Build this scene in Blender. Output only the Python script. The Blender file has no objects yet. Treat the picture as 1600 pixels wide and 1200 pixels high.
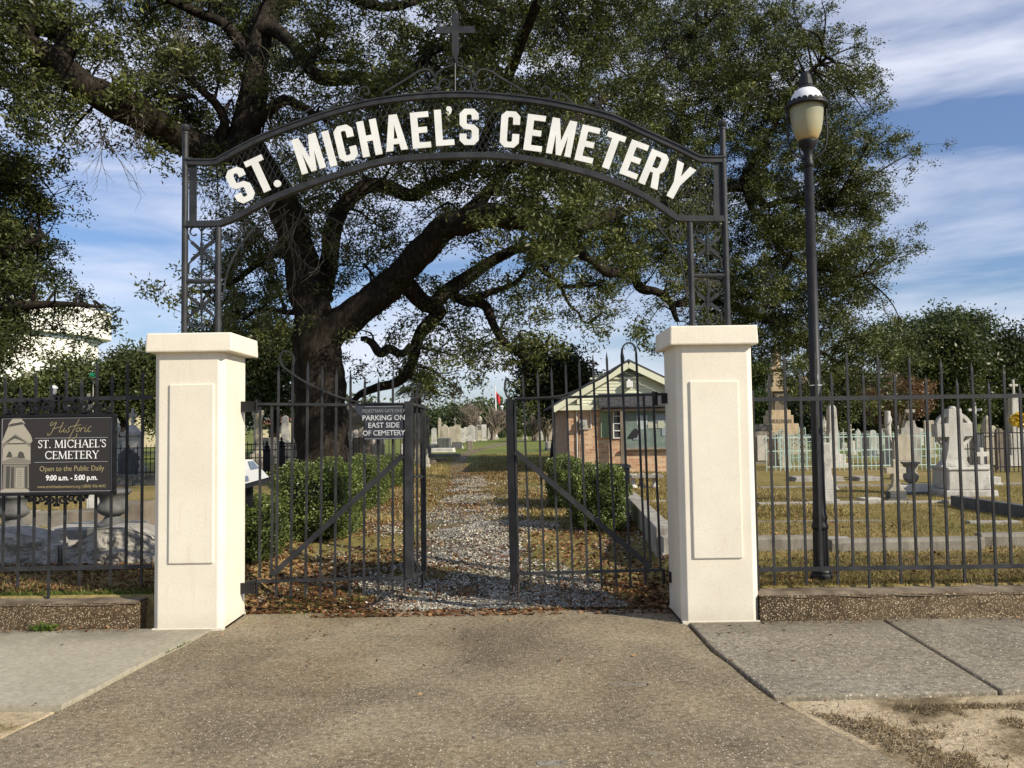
import bpy, math, random
import numpy as np
from mathutils import Vector, noise, Matrix
from mathutils.geometry import tessellate_polygon
R = math.radians
random.seed(7); rng = np.random.default_rng(11)
C = bpy.context.scene.collection
sc = bpy.context.scene

# ------------------------------------------------------------------ camera
F = 1300.0; PITCH = 0.0500; ROLL = 0.0140; EYE = 1.6
fw = Vector((0, math.cos(PITCH), math.sin(PITCH)))
r0 = Vector((1, 0, 0)); u0 = Vector((0, -math.sin(PITCH), math.cos(PITCH)))
rt = r0*math.cos(ROLL) - u0*math.sin(ROLL)
up = u0*math.cos(ROLL) + r0*math.sin(ROLL)
cd = bpy.data.cameras.new("camera"); cam = bpy.data.objects.new("camera", cd); C.objects.link(cam)
cd.lens = 36*F/1600; cd.sensor_width = 36; cd.clip_start = 0.05; cd.clip_end = 3000
cam.matrix_world = Matrix(((rt.x, up.x, -fw.x, 0), (rt.y, up.y, -fw.y, 0), (rt.z, up.z, -fw.z, EYE), (0, 0, 0, 1)))
sc.camera = cam
CAM = Vector((0, 0, EYE))
def ray(px, py): return rt*((px-800)/F) + up*((600-py)/F) + fw
def P(px, py, d):                      # the point of that sight line in the upright plane d metres ahead
    v = ray(px, py); return CAM + v*(d/v.y)

# ------------------------------------------------------------------ world, sun
SUN_EL, SUN_AZ = R(31), R(122)
w = bpy.data.worlds.new("World"); sc.world = w; w.use_nodes = True
nt = w.node_tree; N = nt.nodes; L = nt.links
bg = N["Background"]; bg.inputs[1].default_value = 0.085
sky = N.new("ShaderNodeTexSky"); sky.sky_type = 'NISHITA'; sky.sun_disc = False
sky.sun_elevation = SUN_EL; sky.sun_rotation = SUN_AZ; sky.air_density = 1.15; sky.dust_density = 0.6; sky.ozone_density = 2.2
tc = N.new("ShaderNodeTexCoord"); mp = N.new("ShaderNodeMapping"); mp.inputs['Scale'].default_value = (1.0, 1.0, 5.5)
mp.inputs['Rotation'].default_value = (0.06, 0.10, 0.2)
n1 = N.new("ShaderNodeTexNoise"); n1.inputs['Scale'].default_value = 1.9; n1.inputs['Detail'].default_value = 9; n1.inputs['Roughness'].default_value = .56; n1.inputs['Distortion'].default_value = .35
cr = N.new("ShaderNodeValToRGB"); cr.color_ramp.elements[0].position = .42; cr.color_ramp.elements[1].position = .66
cr.color_ramp.elements[0].color = (.06, .06, .06, 1); cr.color_ramp.elements[1].color = (.78, .78, .78, 1)
mx = N.new("ShaderNodeMix"); mx.data_type = 'RGBA'; mx.inputs[7].default_value = (9.6, 9.9, 11.2, 1)
L.new(tc.outputs['Generated'], mp.inputs[0]); L.new(mp.outputs[0], n1.inputs['Vector']); L.new(n1.outputs[0], cr.inputs[0])
L.new(cr.outputs[0], mx.inputs[0]); tn = N.new('ShaderNodeMix'); tn.data_type = 'RGBA'; tn.blend_type = 'MULTIPLY'; tn.inputs[0].default_value = 1; tn.inputs[7].default_value = (.76, .93, 1.26, 1)
L.new(sky.outputs[0], tn.inputs[6]); L.new(tn.outputs[2], mx.inputs[6]); L.new(mx.outputs[2], bg.inputs[0])
sd = bpy.data.lights.new("sun", 'SUN'); sun = bpy.data.objects.new("sun", sd); C.objects.link(sun)
sd.energy = 5.0; sd.angle = R(0.5); sd.color = (1.0, .915, .76)
tos = Vector((math.sin(SUN_AZ)*math.cos(SUN_EL), math.cos(SUN_AZ)*math.cos(SUN_EL), math.sin(SUN_EL)))
sun.rotation_euler = tos.to_track_quat('Z', 'Y').to_euler()
sc.view_settings.view_transform = 'Standard'; sc.view_settings.look = 'None'
sc.view_settings.exposure = 0.2; sc.view_settings.gamma = 1
sc.cycles.max_bounces = 6; sc.cycles.transparent_max_bounces = 8

# ------------------------------------------------------------------ terrain height
def sst(a, b, x):
    t = min(1, max(0, (x-a)/(b-a))); return t*t*(3-2*t)
def gz(x, y):
    if y < 6.95: return -0.03
    inside = .235*sst(6.95, 7.0, y)
    lane = sst(-2.75, -2.3, x)*(1-sst(1.35, 1.6, x))
    lane *= 1-sst(8.0, 12.5, y)
    z = inside*(1-lane) + lane*0.235*sst(7.6, 12.5, y) - lane*.012
    return z + (.0 if y < 9 else .05*math.sin(x*.13+1)*math.sin(y*.09)*sst(9, 25, y))
def G(px, py):
    v = ray(px, py); t = 3.0; z = .2
    for _ in range(6):
        t = (z-EYE)/v.z if v.z < -1e-4 else 300
        p = CAM+v*t; z = gz(p.x, p.y)
    return p
def G0(px, py, z=0.0):
    v = ray(px, py); return CAM + v*((z-EYE)/v.z)

# ------------------------------------------------------------------ materials
def mat(name, rough=.8, metal=0, spec=.3):
    m = bpy.data.materials.new(name); m.use_nodes = True
    b = m.node_tree.nodes["Principled BSDF"]
    b.inputs['Roughness'].default_value = rough; b.inputs['Metallic'].default_value = metal
    b.inputs['Specular IOR Level'].default_value = spec
    return m, m.node_tree, b
def node(t, ty, **kw):
    n = t.nodes.new(ty)
    for k, v in kw.items():
        k2 = k.replace('_', ' ')
        if k2 in n.inputs: n.inputs[k2].default_value = v
        else: setattr(n, k, v)
    return n
def ramp(t, src, stops):
    r = t.nodes.new("ShaderNodeValToRGB"); e = r.color_ramp.elements
    e[0].position = stops[0][0]; e[0].color = (*stops[0][1], 1)
    e[1].position = stops[-1][0]; e[1].color = (*stops[-1][1], 1)
    for p, c in stops[1:-1]:
        x = e.new(p); x.color = (*c, 1)
    t.links.new(src, r.inputs[0]); return r.outputs[0]
def mixc(t, fac, a, b, mode='MIX'):
    m = t.nodes.new("ShaderNodeMix"); m.data_type = 'RGBA'; m.blend_type = mode
    for i, v in ((0, fac), (6, a), (7, b)):
        if isinstance(v, bpy.types.NodeSocket): t.links.new(v, m.inputs[i])
        else: m.inputs[i].default_value = v if i == 0 else (*v, 1) if len(v) == 3 else v
    return m.outputs[2]
def coords(t, kind='Object', scale=(1, 1, 1)):
    c = t.nodes.new("ShaderNodeTexCoord")
    m = t.nodes.new("ShaderNodeMapping"); m.inputs['Scale'].default_value = scale
    t.links.new(c.outputs[kind], m.inputs[0]); return m.outputs[0]
def geo_pos(t, scale=(1, 1, 1)):
    g = t.nodes.new("ShaderNodeNewGeometry"); m = t.nodes.new("ShaderNodeMapping"); m.inputs['Scale'].default_value = scale
    t.links.new(g.outputs['Position'], m.inputs[0]); return m.outputs[0]
def noise_t(t, vec, scale, detail=5, rough=.55, dist=0):
    n = node(t, "ShaderNodeTexNoise", Scale=scale, Detail=detail, Roughness=rough, Distortion=dist)
    t.links.new(vec, n.inputs['Vector']); return n.outputs[0]
def bump(t, b, h, strength=.4, dist=.01):
    n = t.nodes.new("ShaderNodeBump"); n.inputs['Strength'].default_value = strength; n.inputs['Distance'].default_value = dist
    t.links.new(h, n.inputs['Height']); t.links.new(n.outputs[0], b.inputs['Normal'])
def simple(name, ca, cb, scale=6, rough=.8, bs=.3, bd=.005, metal=0, spec=.3, lo=.35, hi=.65, detail=6, stretch=(1, 1, 1)):
    m, t, b = mat(name, rough, metal, spec)
    v = geo_pos(t, stretch); n = noise_t(t, v, scale, detail)
    t.links.new(ramp(t, n, [(lo, ca), (hi, cb)]), b.inputs['Base Color'])
    if bs: bump(t, b, noise_t(t, v, scale*6, 4), bs, bd)
    return m
M = {}
M['iron'] = simple('grey_painted_iron', (.014, .0145, .016), (.036, .037, .039), 7, .5, .35, .003, 0, .38)
M['black_iron'] = simple('black_iron', (.006, .006, .007), (.015, .015, .017), 9, .5, .25, .002, 0, .3)
M['rust_iron'] = simple('rusty_dark_iron', (.03, .022, .02), (.07, .05, .045), 14, .7, .4, .002)
M['white_letter'] = simple('white_painted_letter', (.68, .68, .64), (.78, .78, .74), 5, .55, .1)
def stucco():
    m, t, b = mat('cream_stucco', .75)
    v = geo_pos(t)
    c = ramp(t, noise_t(t, v, 2.2, 6, .6), [(.3, (.70, .64, .52)), (.7, (.78, .725, .60))])
    st = ramp(t, noise_t(t, geo_pos(t, (9, 9, .7)), 1.6, 6, .6), [(.60, (1, 1, 1)), (.85, (.86, .83, .77))])
    c = mixc(t, 1.0, c, st, 'MULTIPLY')
    sep = t.nodes.new("ShaderNodeSeparateXYZ"); g = t.nodes.new("ShaderNodeNewGeometry"); t.links.new(g.outputs['Position'], sep.inputs[0])
    mr = node(t, "ShaderNodeMapRange"); mr.inputs[1].default_value = 0; mr.inputs[2].default_value = .16; mr.inputs[3].default_value = .55; mr.inputs[4].default_value = 0
    t.links.new(sep.outputs[2], mr.inputs[0])
    sp = t.nodes.new("ShaderNodeMath"); sp.operation = 'MULTIPLY'; t.links.new(mr.outputs[0], sp.inputs[0]); t.links.new(noise_t(t, v, 14, 6, .7), sp.inputs[1])
    c = mixc(t, sp.outputs[0], c, (.33, .27, .2))
    vo = node(t, "ShaderNodeTexVoronoi", Scale=3.1, feature='DISTANCE_TO_EDGE'); 
    wv = t.nodes.new("ShaderNodeVectorMath"); wv.operation = 'ADD'; nz = node(t, "ShaderNodeTexNoise", Scale=6, Detail=5); t.links.new(v, nz.inputs['Vector'])
    sc_ = t.nodes.new("ShaderNodeVectorMath"); sc_.operation = 'SCALE'; sc_.inputs[3].default_value = .25; t.links.new(nz.outputs[1], sc_.inputs[0])
    t.links.new(v, wv.inputs[0]); t.links.new(sc_.outputs[0], wv.inputs[1]); t.links.new(wv.outputs[0], vo.inputs['Vector'])
    ck = ramp(t, vo.outputs['Distance'], [(.0, (.72, .68, .6)), (.006, (1, 1, 1))])
    c = mixc(t, .35, c, ck, 'MULTIPLY')
    t.links.new(c, b.inputs['Base Color'])
    bump(t, b, noise_t(t, v, 60, 5, .7), .45, .004)
    return m
M['stucco'] = stucco()
def concrete(name, dark, light, peb, stain=.5, fc=1.0, pebamt=.5, pscale=70, tint=(.9, .8, .65)):
    m, t, b = mat(name, .85)
    v = geo_pos(t)
    c = ramp(t, noise_t(t, v, .9, 7, .62, .5), [(.33, dark), (.66, light)])
    fine = ramp(t, noise_t(t, v, 26, 5, .7), [(.32, (.48, .48, .48)), (.7, (1.38, 1.38, 1.38))])
    c = mixc(t, fc, c, fine, 'MULTIPLY')
    c = mixc(t, .5, c, ramp(t, noise_t(t, v, .55, 4, .5, 1.0), [(.42, (1, 1, 1)), (.68, tint)]), 'MULTIPLY')
    for s, th, f in ((pscale, .30, pebamt), (pscale*.48, .24, pebamt)):
        vo = node(t, "ShaderNodeTexVoronoi", Scale=s, Randomness=1.0); t.links.new(v, vo.inputs['Vector'])
        sel = t.nodes.new("ShaderNodeSeparateColor"); t.links.new(vo.outputs['Color'], sel.inputs[0])
        k = t.nodes.new("ShaderNodeMath"); k.operation = 'GREATER_THAN'; k.inputs[1].default_value = 1-f; t.links.new(sel.outputs[0], k.inputs[0])
        q = t.nodes.new("ShaderNodeMath"); q.operation = 'LESS_THAN'; q.inputs[1].default_value = th; t.links.new(vo.outputs['Distance'], q.inputs[0])
        a = t.nodes.new("ShaderNodeMath"); a.operation = 'MULTIPLY'; t.links.new(k.outputs[0], a.inputs[0]); t.links.new(q.outputs[0], a.inputs[1])
        pc = ramp(t, sel.outputs[1], [(0, tuple(x*.45 for x in peb)), (.5, tuple(x*.8 for x in peb)), (1, peb)])
        c = mixc(t, a.outputs[0], c, pc)
    if name.endswith('sidewalk'):          # grime washed down from the low walls
        g = t.nodes.new("ShaderNodeSeparateXYZ"); t.links.new(v, g.inputs[0]); mr = node(t, "ShaderNodeMapRange"); mr.inputs[1].default_value = 6.25; mr.inputs[2].default_value = 6.75; t.links.new(g.outputs[1], mr.inputs[0])
        k = t.nodes.new("ShaderNodeMath"); k.operation = 'MULTIPLY'; t.links.new(mr.outputs[0], k.inputs[0]); t.links.new(ramp(t, noise_t(t, v, 2.5, 7, .65), [(.3, (.1, .1, .1)), (.6, (.8, .8, .8))]), k.inputs[1])
        c = mixc(t, k.outputs[0], c, (.11, .095, .07))
    t.links.new(c, b.inputs['Base Color'])
    bump(t, b, noise_t(t, v, 45, 6, .7), .5, .006)
    return m
M['drive'] = concrete('exposed_aggregate_driveway', (.15, .12, .075), (.32, .26, .165), (.68, .59, .45), pebamt=.36, pscale=105)
M['walk_l'] = concrete('smooth_concrete_sidewalk', (.36, .325, .24), (.46, .415, .315), (.40, .37, .30), fc=.45, pebamt=.08, pscale=60, tint=(.8, .78, .72))
M['walk_r'] = concrete('rough_concrete_sidewalk', (.20, .175, .13), (.315, .275, .205), (.70, .62, .50), pebamt=.32, pscale=80, tint=(.85, .8, .72))
M['aggr'] = concrete('pebble_wall', (.05, .034, .018), (.15, .105, .06), (.66, .54, .35), pebamt=.72, pscale=88, tint=(.6, .45, .3))
M['wall_top'] = simple('weathered_wall_top', (.10, .075, .048), (.25, .20, .14), 5, .9, .5, .01)
M['apron'] = concrete('pale_concrete_apron', (.2, .18, .14), (.33, .3, .24), (.42, .38, .3), pebamt=.12)
def ground_mat():
    m, t, b = mat('lawn_soil', .95, 0, .1)
    v = geo_pos(t)
    n1 = noise_t(t, v, .35, 7, .65, .6)
    n2 = noise_t(t, v, 9, 8, .75); n3 = noise_t(t, v, 55, 4, .8)
    c = ramp(t, n1, [(.30, (.15, .14, .045)), (.48, (.24, .20, .08)), (.62, (.31, .24, .11))])
    g_ = t.nodes.new("ShaderNodeNewGeometry"); s_ = t.nodes.new("ShaderNodeSeparateXYZ"); t.links.new(g_.outputs['Position'], s_.inputs[0])
    mr = node(t, "ShaderNodeMapRange"); mr.inputs[1].default_value = 24; mr.inputs[2].default_value = 36; t.links.new(s_.outputs[1], mr.inputs[0])
    c = mixc(t, mr.outputs[0], c, ramp(t, noise_t(t, v, .12, 6, .6), [(.35, (.125, .16, .04)), (.65, (.20, .22, .07))]))
    c = mixc(t, .75, c, ramp(t, n2, [(.3, (.35, .36, .3)), (.52, (.95, .93, .85)), (.72, (1.5, 1.35, 1.15))]), 'MULTIPLY')
    c = mixc(t, .8, c, ramp(t, n3, [(.3, (.4, .4, .4)), (.7, (1.55, 1.5, 1.45))]), 'MULTIPLY')
    t.links.new(c, b.inputs['Base Color']); bump(t, b, n2, .5, .008); return m
M['ground'] = ground_mat()
def gravel_mat():
    m, t, b = mat('pale_gravel', .9, 0, .15)
    v = geo_pos(t)
    vo = node(t, "ShaderNodeTexVoronoi", Scale=42); t.links.new(v, vo.inputs['Vector'])
    s = t.nodes.new("ShaderNodeSeparateColor"); t.links.new(vo.outputs['Color'], s.inputs[0])
    c = ramp(t, s.outputs[0], [(0, (.12, .11, .10)), (.35, (.26, .25, .235)), (.8, (.42, .41, .39)), (1, (.6, .58, .55))])
    c = mixc(t, ramp(t, noise_t(t, v, 1.5, 8, .72, .8), [(.36, (0, 0, 0)), (.50, (1, 1, 1))]), c, ramp(t, noise_t(t, v, 30, 4, .7), [(.3, (.075, .05, .022)), (.7, (.24, .18, .09))]))
    t.links.new(c, b.inputs['Base Color']); bump(t, b, vo.outputs['Distance'], .8, .02); return m
M['gravel'] = gravel_mat()
def dirt_mat():
    m, t, b = mat('sandy_dirt', .95, 0, .1)
    v = geo_pos(t)
    c = ramp(t, noise_t(t, v, 1.7, 8, .62, .8), [(.32, (.15, .115, .065)), (.42, (.26, .20, .12)), (.50, (.46, .365, .23)), (.7, (.58, .475, .32))])
    c = mixc(t, .7, c, ramp(t, noise_t(t, v, 40, 5, .75), [(.3, (.5, .5, .5)), (.7, (1.4, 1.4, 1.4))]), 'MULTIPLY')
    t.links.new(c, b.inputs['Base Color']); bump(t, b, noise_t(t, v, 14, 7, .7), .8, .03); return m
M['dirt'] = dirt_mat()
def stone(name, ca, cb, dirt=(.09, .085, .07), amt=.55, sc_=5, stretch=(1, 1, .35)):
    m, t, b = mat(name, .8, 0, .25)
    v = geo_pos(t, stretch)
    c = ramp(t, noise_t(t, v, sc_, 7, .62), [(.32, ca), (.62, cb)])
    c = mixc(t, ramp(t, noise_t(t, geo_pos(t), 2.7, 9, .68, .4), [(.50, (0, 0, 0)), (.80, (amt, amt, amt))]), c, dirt)
    c = mixc(t, .35, c, ramp(t, noise_t(t, geo_pos(t), 70, 3, .7), [(.3, (.5, .5, .5)), (.7, (1.3, 1.3, 1.3))]), 'MULTIPLY')
    t.links.new(c, b.inputs['Base Color']); bump(t, b, noise_t(t, geo_pos(t), 30, 6, .7), .5, .01); return m
M['marble'] = stone('weathered_white_marble', (.40, .38, .33), (.60, .575, .51), (.07, .065, .05), .8)
M['warm'] = stone('warm_weathered_marble', (.34, .30, .22), (.52, .465, .36), (.08, .065, .04), .8)
M['grey'] = stone('grey_granite', (.27, .25, .21), (.42, .395, .345), (.09, .08, .06), .7, sc_=9)
M['dark'] = stone('dark_granite', (.075, .077, .075), (.14, .14, .135), (.04, .04, .035), .4)
M['slate'] = stone('blue_grey_granite', (.085, .085, .08), (.15, .15, .14), (.05, .05, .045), .6, sc_=9)
M['brown'] = stone('brown_old_stone', (.15, .12, .09), (.25, .21, .16), (.06, .05, .035), .6)
M['sand'] = stone('tan_sandstone', (.43, .33, .21), (.56, .45, .30), (.2, .15, .1), .4)
M['concrete'] = stone('mossy_concrete', (.20, .18, .145), (.30, .275, .23), (.07, .06, .04), .7)
def leafm(name, dark, mid, light, trans=.18, rough=.42, spec=.45, cl=.5):
    m, t, b = mat(name, rough, 0, spec)
    a = t.nodes.new("ShaderNodeAttribute"); a.attribute_name = 'rnd'
    c = ramp(t, a.outputs['Fac'], [(0, dark), (.55, mid), (.94, light), (1, tuple(min(1, x*1.25) for x in light))])
    c2 = ramp(t, noise_t(t, geo_pos(t), cl, 4, .6), [(.35, (.78, .80, .8)), (.65, (1.25, 1.2, 1.05))])
    c = mixc(t, 1, c, c2, 'MULTIPLY')
    t.links.new(c, b.inputs['Base Color'])
    tr = t.nodes.new("ShaderNodeBsdfTranslucent"); t.links.new(mixc(t, 1, c, (1.1, 1.35, .5), 'MULTIPLY'), tr.inputs[0])
    ms = t.nodes.new("ShaderNodeMixShader"); ms.inputs[0].default_value = trans
    t.links.new(b.outputs[0], ms.inputs[1]); t.links.new(tr.outputs[0], ms.inputs[2])
    t.links.new(ms.outputs[0], t.nodes["Material Output"].inputs[0]); return m
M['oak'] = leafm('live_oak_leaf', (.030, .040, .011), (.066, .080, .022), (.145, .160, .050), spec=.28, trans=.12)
M['oak_dark'] = leafm('dark_oak_leaf', (.020, .028, .008), (.040, .052, .015), (.08, .095, .03), spec=.25, trans=.12)  # darker green than the live oak leaf
M['olive'] = leafm('olive_oak_leaf', (.035, .046, .015), (.06, .075, .024), (.11, .125, .045), cl=.3, spec=.25)
M['far'] = leafm('distant_leaf', (.040, .055, .025), (.07, .09, .042), (.11, .13, .065), cl=.15, spec=.2, rough=.6)
M['box'] = leafm('boxwood_leaf', (.035, .055, .014), (.075, .105, .024), (.16, .19, .05), cl=2.5)
M['cedar'] = leafm('cedar_leaf', (.03, .05, .016), (.05, .08, .022), (.08, .12, .035), spec=.15)
M['palm'] = leafm('palm_leaf', (.06, .075, .025), (.10, .12, .045), (.16, .17, .07))
M['rustleaf'] = leafm('russet_leaf', (.10, .045, .02), (.16, .075, .035), (.22, .12, .06))
M['litter'] = leafm('dead_leaf', (.06, .026, .013), (.15, .068, .032), (.33, .20, .105), trans=.05, rough=.7, spec=.15, cl=1.5)
M['blade'] = leafm('grass_blade', (.10, .09, .03), (.25, .19, .085), (.46, .35, .18), trans=.15, rough=.7, spec=.1, cl=.8)
M['dryblade'] = leafm('dead_grass_blade', (.07, .05, .028), (.19, .14, .085), (.38, .30, .19), trans=.1, rough=.8, spec=.1, cl=3)
M['greenblade'] = leafm('green_grass_blade', (.045, .085, .014), (.08, .13, .025), (.14, .19, .05), trans=.2, rough=.6, spec=.15, cl=1.2)
M['pebble'] = leafm('gravel_stone', (.15, .14, .12), (.33, .31, .28), (.62, .59, .53), trans=.0, rough=.8, spec=.2, cl=1.2)
M['yellowflower'] = leafm('yellow_wreath_petal', (.45, .28, .01), (.6, .4, .02), (.7, .52, .05))
def bark(name, ca, cb, cc):
    m, t, b = mat(name, .92, 0, .15)
    v = geo_pos(t, (1, 1, .35))
    n = noise_t(t, v, 11, 8, .72, .8)
    c = ramp(t, n, [(.32, ca), (.52, cb), (.70, cc)])
    li = ramp(t, noise_t(t, geo_pos(t), 1.6, 6, .65), [(.55, (0, 0, 0)), (.72, (.75, .75, .75))])
    g = t.nodes.new("ShaderNodeNewGeometry"); s = t.nodes.new("ShaderNodeSeparateXYZ"); t.links.new(g.outputs['Normal'], s.inputs[0])
    mm = t.nodes.new("ShaderNodeMath"); mm.operation = 'MULTIPLY'; mm.use_clamp = True; t.links.new(li, mm.inputs[0]); t.links.new(s.outputs[2], mm.inputs[1])
    c = mixc(t, mm.outputs[0], c, (.15, .14, .10))
    t.links.new(c, b.inputs['Base Color']); bump(t, b, n, 1.0, .08); return m
M['bark'] = bark('oak_bark', (.011, .009, .0065), (.028, .0225, .017), (.085, .070, .053))
M['twig'] = simple('grey_twig', (.07, .06, .045), (.15, .13, .10), 5, .9, 0)
M['paletwig'] = simple('bare_pale_twig', (.16, .13, .10), (.28, .23, .18), 5, .9, 0)
def flat(name, col, rough=.6, spec=.3, metal=0):
    m, t, b = mat(name, rough, metal, spec); b.inputs['Base Color'].default_value = (*col, 1); return m

# ------------------------------------------------------------------ mesh builder
class MB:
    def __init__(s): s.v = []; s.f = []
    def quadset(s, vs, fs):
        o = len(s.v); s.v += [tuple(p) for p in vs]; s.f += [tuple(i+o for i in f) for f in fs]; return s
    def box(s, x0, x1, y0, y1, z0, z1, taper=0):
        a = taper
        vs = [(x0, y0, z0), (x1, y0, z0), (x1, y1, z0), (x0, y1, z0), (x0+a, y0+a, z1), (x1-a, y0+a, z1), (x1-a, y1-a, z1), (x0+a, y1-a, z1)]
        return s.quadset(vs, [(0, 3, 2, 1), (4, 5, 6, 7), (0, 1, 5, 4), (1, 2, 6, 5), (2, 3, 7, 6), (3, 0, 4, 7)])
    def bar(s, p, q, w, t, side=None):          # rectangular bar p->q, w wide across, t thick in depth
        p = Vector(p); q = Vector(q); d = (q-p).normalized()
        n = Vector(side) if side else Vector((0, 1, 0))
        n = (n - d*n.dot(d)); n = n.normalized() if n.length > 1e-6 else Vector((1, 0, 0))
        u = d.cross(n).normalized()*w/2; n = n*t/2
        vs = [p-u-n, p+u-n, p+u+n, p-u+n, q-u-n, q+u-n, q+u+n, q-u+n]
        return s.quadset(vs, [(0, 3, 2, 1), (4, 5, 6, 7), (0, 1, 5, 4), (1, 2, 6, 5), (2, 3, 7, 6), (3, 0, 4, 7)])
    def tube(s, pts, rs, n=8, caps=True, rough=0, oval=1, side=(0, 1, 0)):
        pts = [Vector(p) for p in pts]
        if not isinstance(rs, (list, tuple)): rs = [rs]*len(pts)
        o = len(s.v); ref = Vector(side)
        for i, p in enumerate(pts):
            d = pts[min(i+1, len(pts)-1)] - pts[max(i-1, 0)]
            if d.length < 1e-9: d = Vector((0, 0, 1))
            d.normalize(); a = ref - d*ref.dot(d)
            if a.length < .05: a = Vector((1, 0, 0)) - d*d.x
            a.normalize(); b = d.cross(a)
            for k in range(n):
                t = 2*math.pi*k/n; r = rs[i]
                dirv = a*math.cos(t)*oval + b*math.sin(t)
                if rough: r *= 1+rough*noise.noise((p+dirv*r*1.2)*1.3)+rough*.5*noise.noise((p+dirv*r)*4)
                s.v.append(tuple(p+dirv*r))
        for i in range(len(pts)-1):
            for k in range(n):
                k2 = (k+1) % n
                s.f.append((o+i*n+k, o+i*n+k2, o+(i+1)*n+k2, o+(i+1)*n+k))
        if caps and n > 2:
            s.f.append(tuple(o+k for k in range(n))[::-1]); s.f.append(tuple(o+(len(pts)-1)*n+k for k in range(n)))
        return s
    def strap(s, pts, w, t):                    # flat bar following a path in an upright plane, one continuous strip
        q = [Vector(pts[0])]
        for p in pts[1:]:
            if (Vector(p)-q[-1]).length > 1e-5: q.append(Vector(p))
        if len(q) < 2: return s
        o = len(s.v); Y = Vector((0, 1, 0)); m = len(q)
        for i, p in enumerate(q):
            d = (q[min(i+1, m-1)]-q[max(i-1, 0)]).normalized(); u = d.cross(Y)
            u = (u.normalized() if u.length > 1e-4 else Vector((1, 0, 0)))*w/2; n = Y*t/2
            s.v += [tuple(p-u-n), tuple(p+u-n), tuple(p+u+n), tuple(p-u+n)]
        for i in range(m-1):
            for k in range(4):
                k2 = (k+1) % 4; s.f.append((o+i*4+k, o+i*4+k2, o+i*4+4+k2, o+i*4+4+k))
        s.f.append((o+3, o+2, o+1, o)); e = o+(m-1)*4; s.f.append((e, e+1, e+2, e+3))
        return s
    def lathe(s, prof, c=(0, 0, 0), n=20, flute=0, nf=12):
        o = len(s.v); c = Vector(c)
        for r, z in prof:
            for k in range(n):
                t = 2*math.pi*k/n; rr = r*(1+flute*math.cos(nf*t))
                s.v.append((c.x+rr*math.cos(t), c.y+rr*math.sin(t), c.z+z))
        m = len(prof)
        for i in range(m-1):
            for k in range(n):
                k2 = (k+1) % n; s.f.append((o+i*n+k, o+i*n+k2, o+(i+1)*n+k2, o+(i+1)*n+k))
        s.f.append(tuple(o+k for k in range(n))[::-1]); s.f.append(tuple(o+(m-1)*n+k for k in range(n)))
        return s
    def prism(s, poly, org, ux, uy, th, holes=()):   # flat outline, given thickness towards -normal of (ux,uy)
        org = Vector(org); ux = Vector(ux); uy = Vector(uy); nz = ux.cross(uy).normalized()*th
        loops = [list(poly)]+[list(h) for h in holes]
        flatp = [p for l in loops for p in l]
        tris = tessellate_polygon([[Vector((x, y, 0)) for x, y in l] for l in loops])
        o = len(s.v); m = len(flatp)
        for x, y in flatp: s.v.append(tuple(org+ux*x+uy*y))
        for x, y in flatp: s.v.append(tuple(org+ux*x+uy*y-nz))
        for a, b, c in tris:
            A, B, Cc = (flatp[i] for i in (a, b, c))
            if (B[0]-A[0])*(Cc[1]-A[1])-(B[1]-A[1])*(Cc[0]-A[0]) < 0: a, c = c, a
            s.f.append((o+a, o+b, o+c)); s.f.append((o+m+c, o+m+b, o+m+a))
        i0 = 0
        for l in loops:
            k = len(l)
            for i in range(k):
                j = (i+1) % k; s.f.append((o+i0+i, o+m+i0+i, o+m+i0+j, o+i0+j))
            i0 += k
        return s
    def add(s, other, off=(0, 0, 0)):
        return s.quadset([(a+off[0], b+off[1], c+off[2]) for a, b, c in other.v], other.f)
    def build(s, name, m, parent=None, smooth=False, bev=0, local=False):
        me = bpy.data.meshes.new(name); me.from_pydata(s.v, [], s.f); me.update()
        if smooth: me.shade_smooth()
        return link(name, me, m, parent, bev, local)
def link(name, me, m, parent=None, bev=0, local=False):
    o = bpy.data.objects.new(name, me); C.objects.link(o); me.materials.append(m)
    if parent:
        o.parent = parent
        if not local and parent.type == 'EMPTY': o.location = -parent.location
    if bev:
        b = o.modifiers.new('bevel', 'BEVEL'); b.width = bev; b.segments = 2; b.limit_method = 'ANGLE'
    return o
def tag(o, label=None, cat=None, group=None, kind=None):
    if label: o['label'] = label
    if cat: o['category'] = cat
    if group: o['group'] = group
    if kind: o['kind'] = kind
    return o
def thing(name, label, cat, loc=(0, 0, 0), group=None, rz=0):
    o = bpy.data.objects.new(name, None); C.objects.link(o); o.location = loc; o.rotation_euler = (0, 0, rz); o.empty_display_size = .2
    return tag(o, label, cat, group)
def text(s_, size, m, org, ux, uy, parent, name, align='CENTER', ext=.002, width=1.0, bold=0, local=False):
    cu = bpy.data.curves.new(name, 'FONT'); cu.body = s_; cu.size = size; cu.align_x = align; cu.extrude = ext; cu.offset = bold
    cu.resolution_u = 4
    to = bpy.data.objects.new(name, cu); C.objects.link(to)
    me = bpy.data.meshes.new_from_object(to.evaluated_get(bpy.context.evaluated_depsgraph_get()))
    bpy.data.objects.remove(to); bpy.data.curves.remove(cu)
    ux = Vector(ux); uy = Vector(uy); nz = ux.cross(uy)
    for v in me.vertices:
        v.co = Vector(org)+ux*v.co.x*width+uy*v.co.y+nz*v.co.z
    me.materials.clear()
    return link(name, me, m, parent, local=local)
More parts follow.
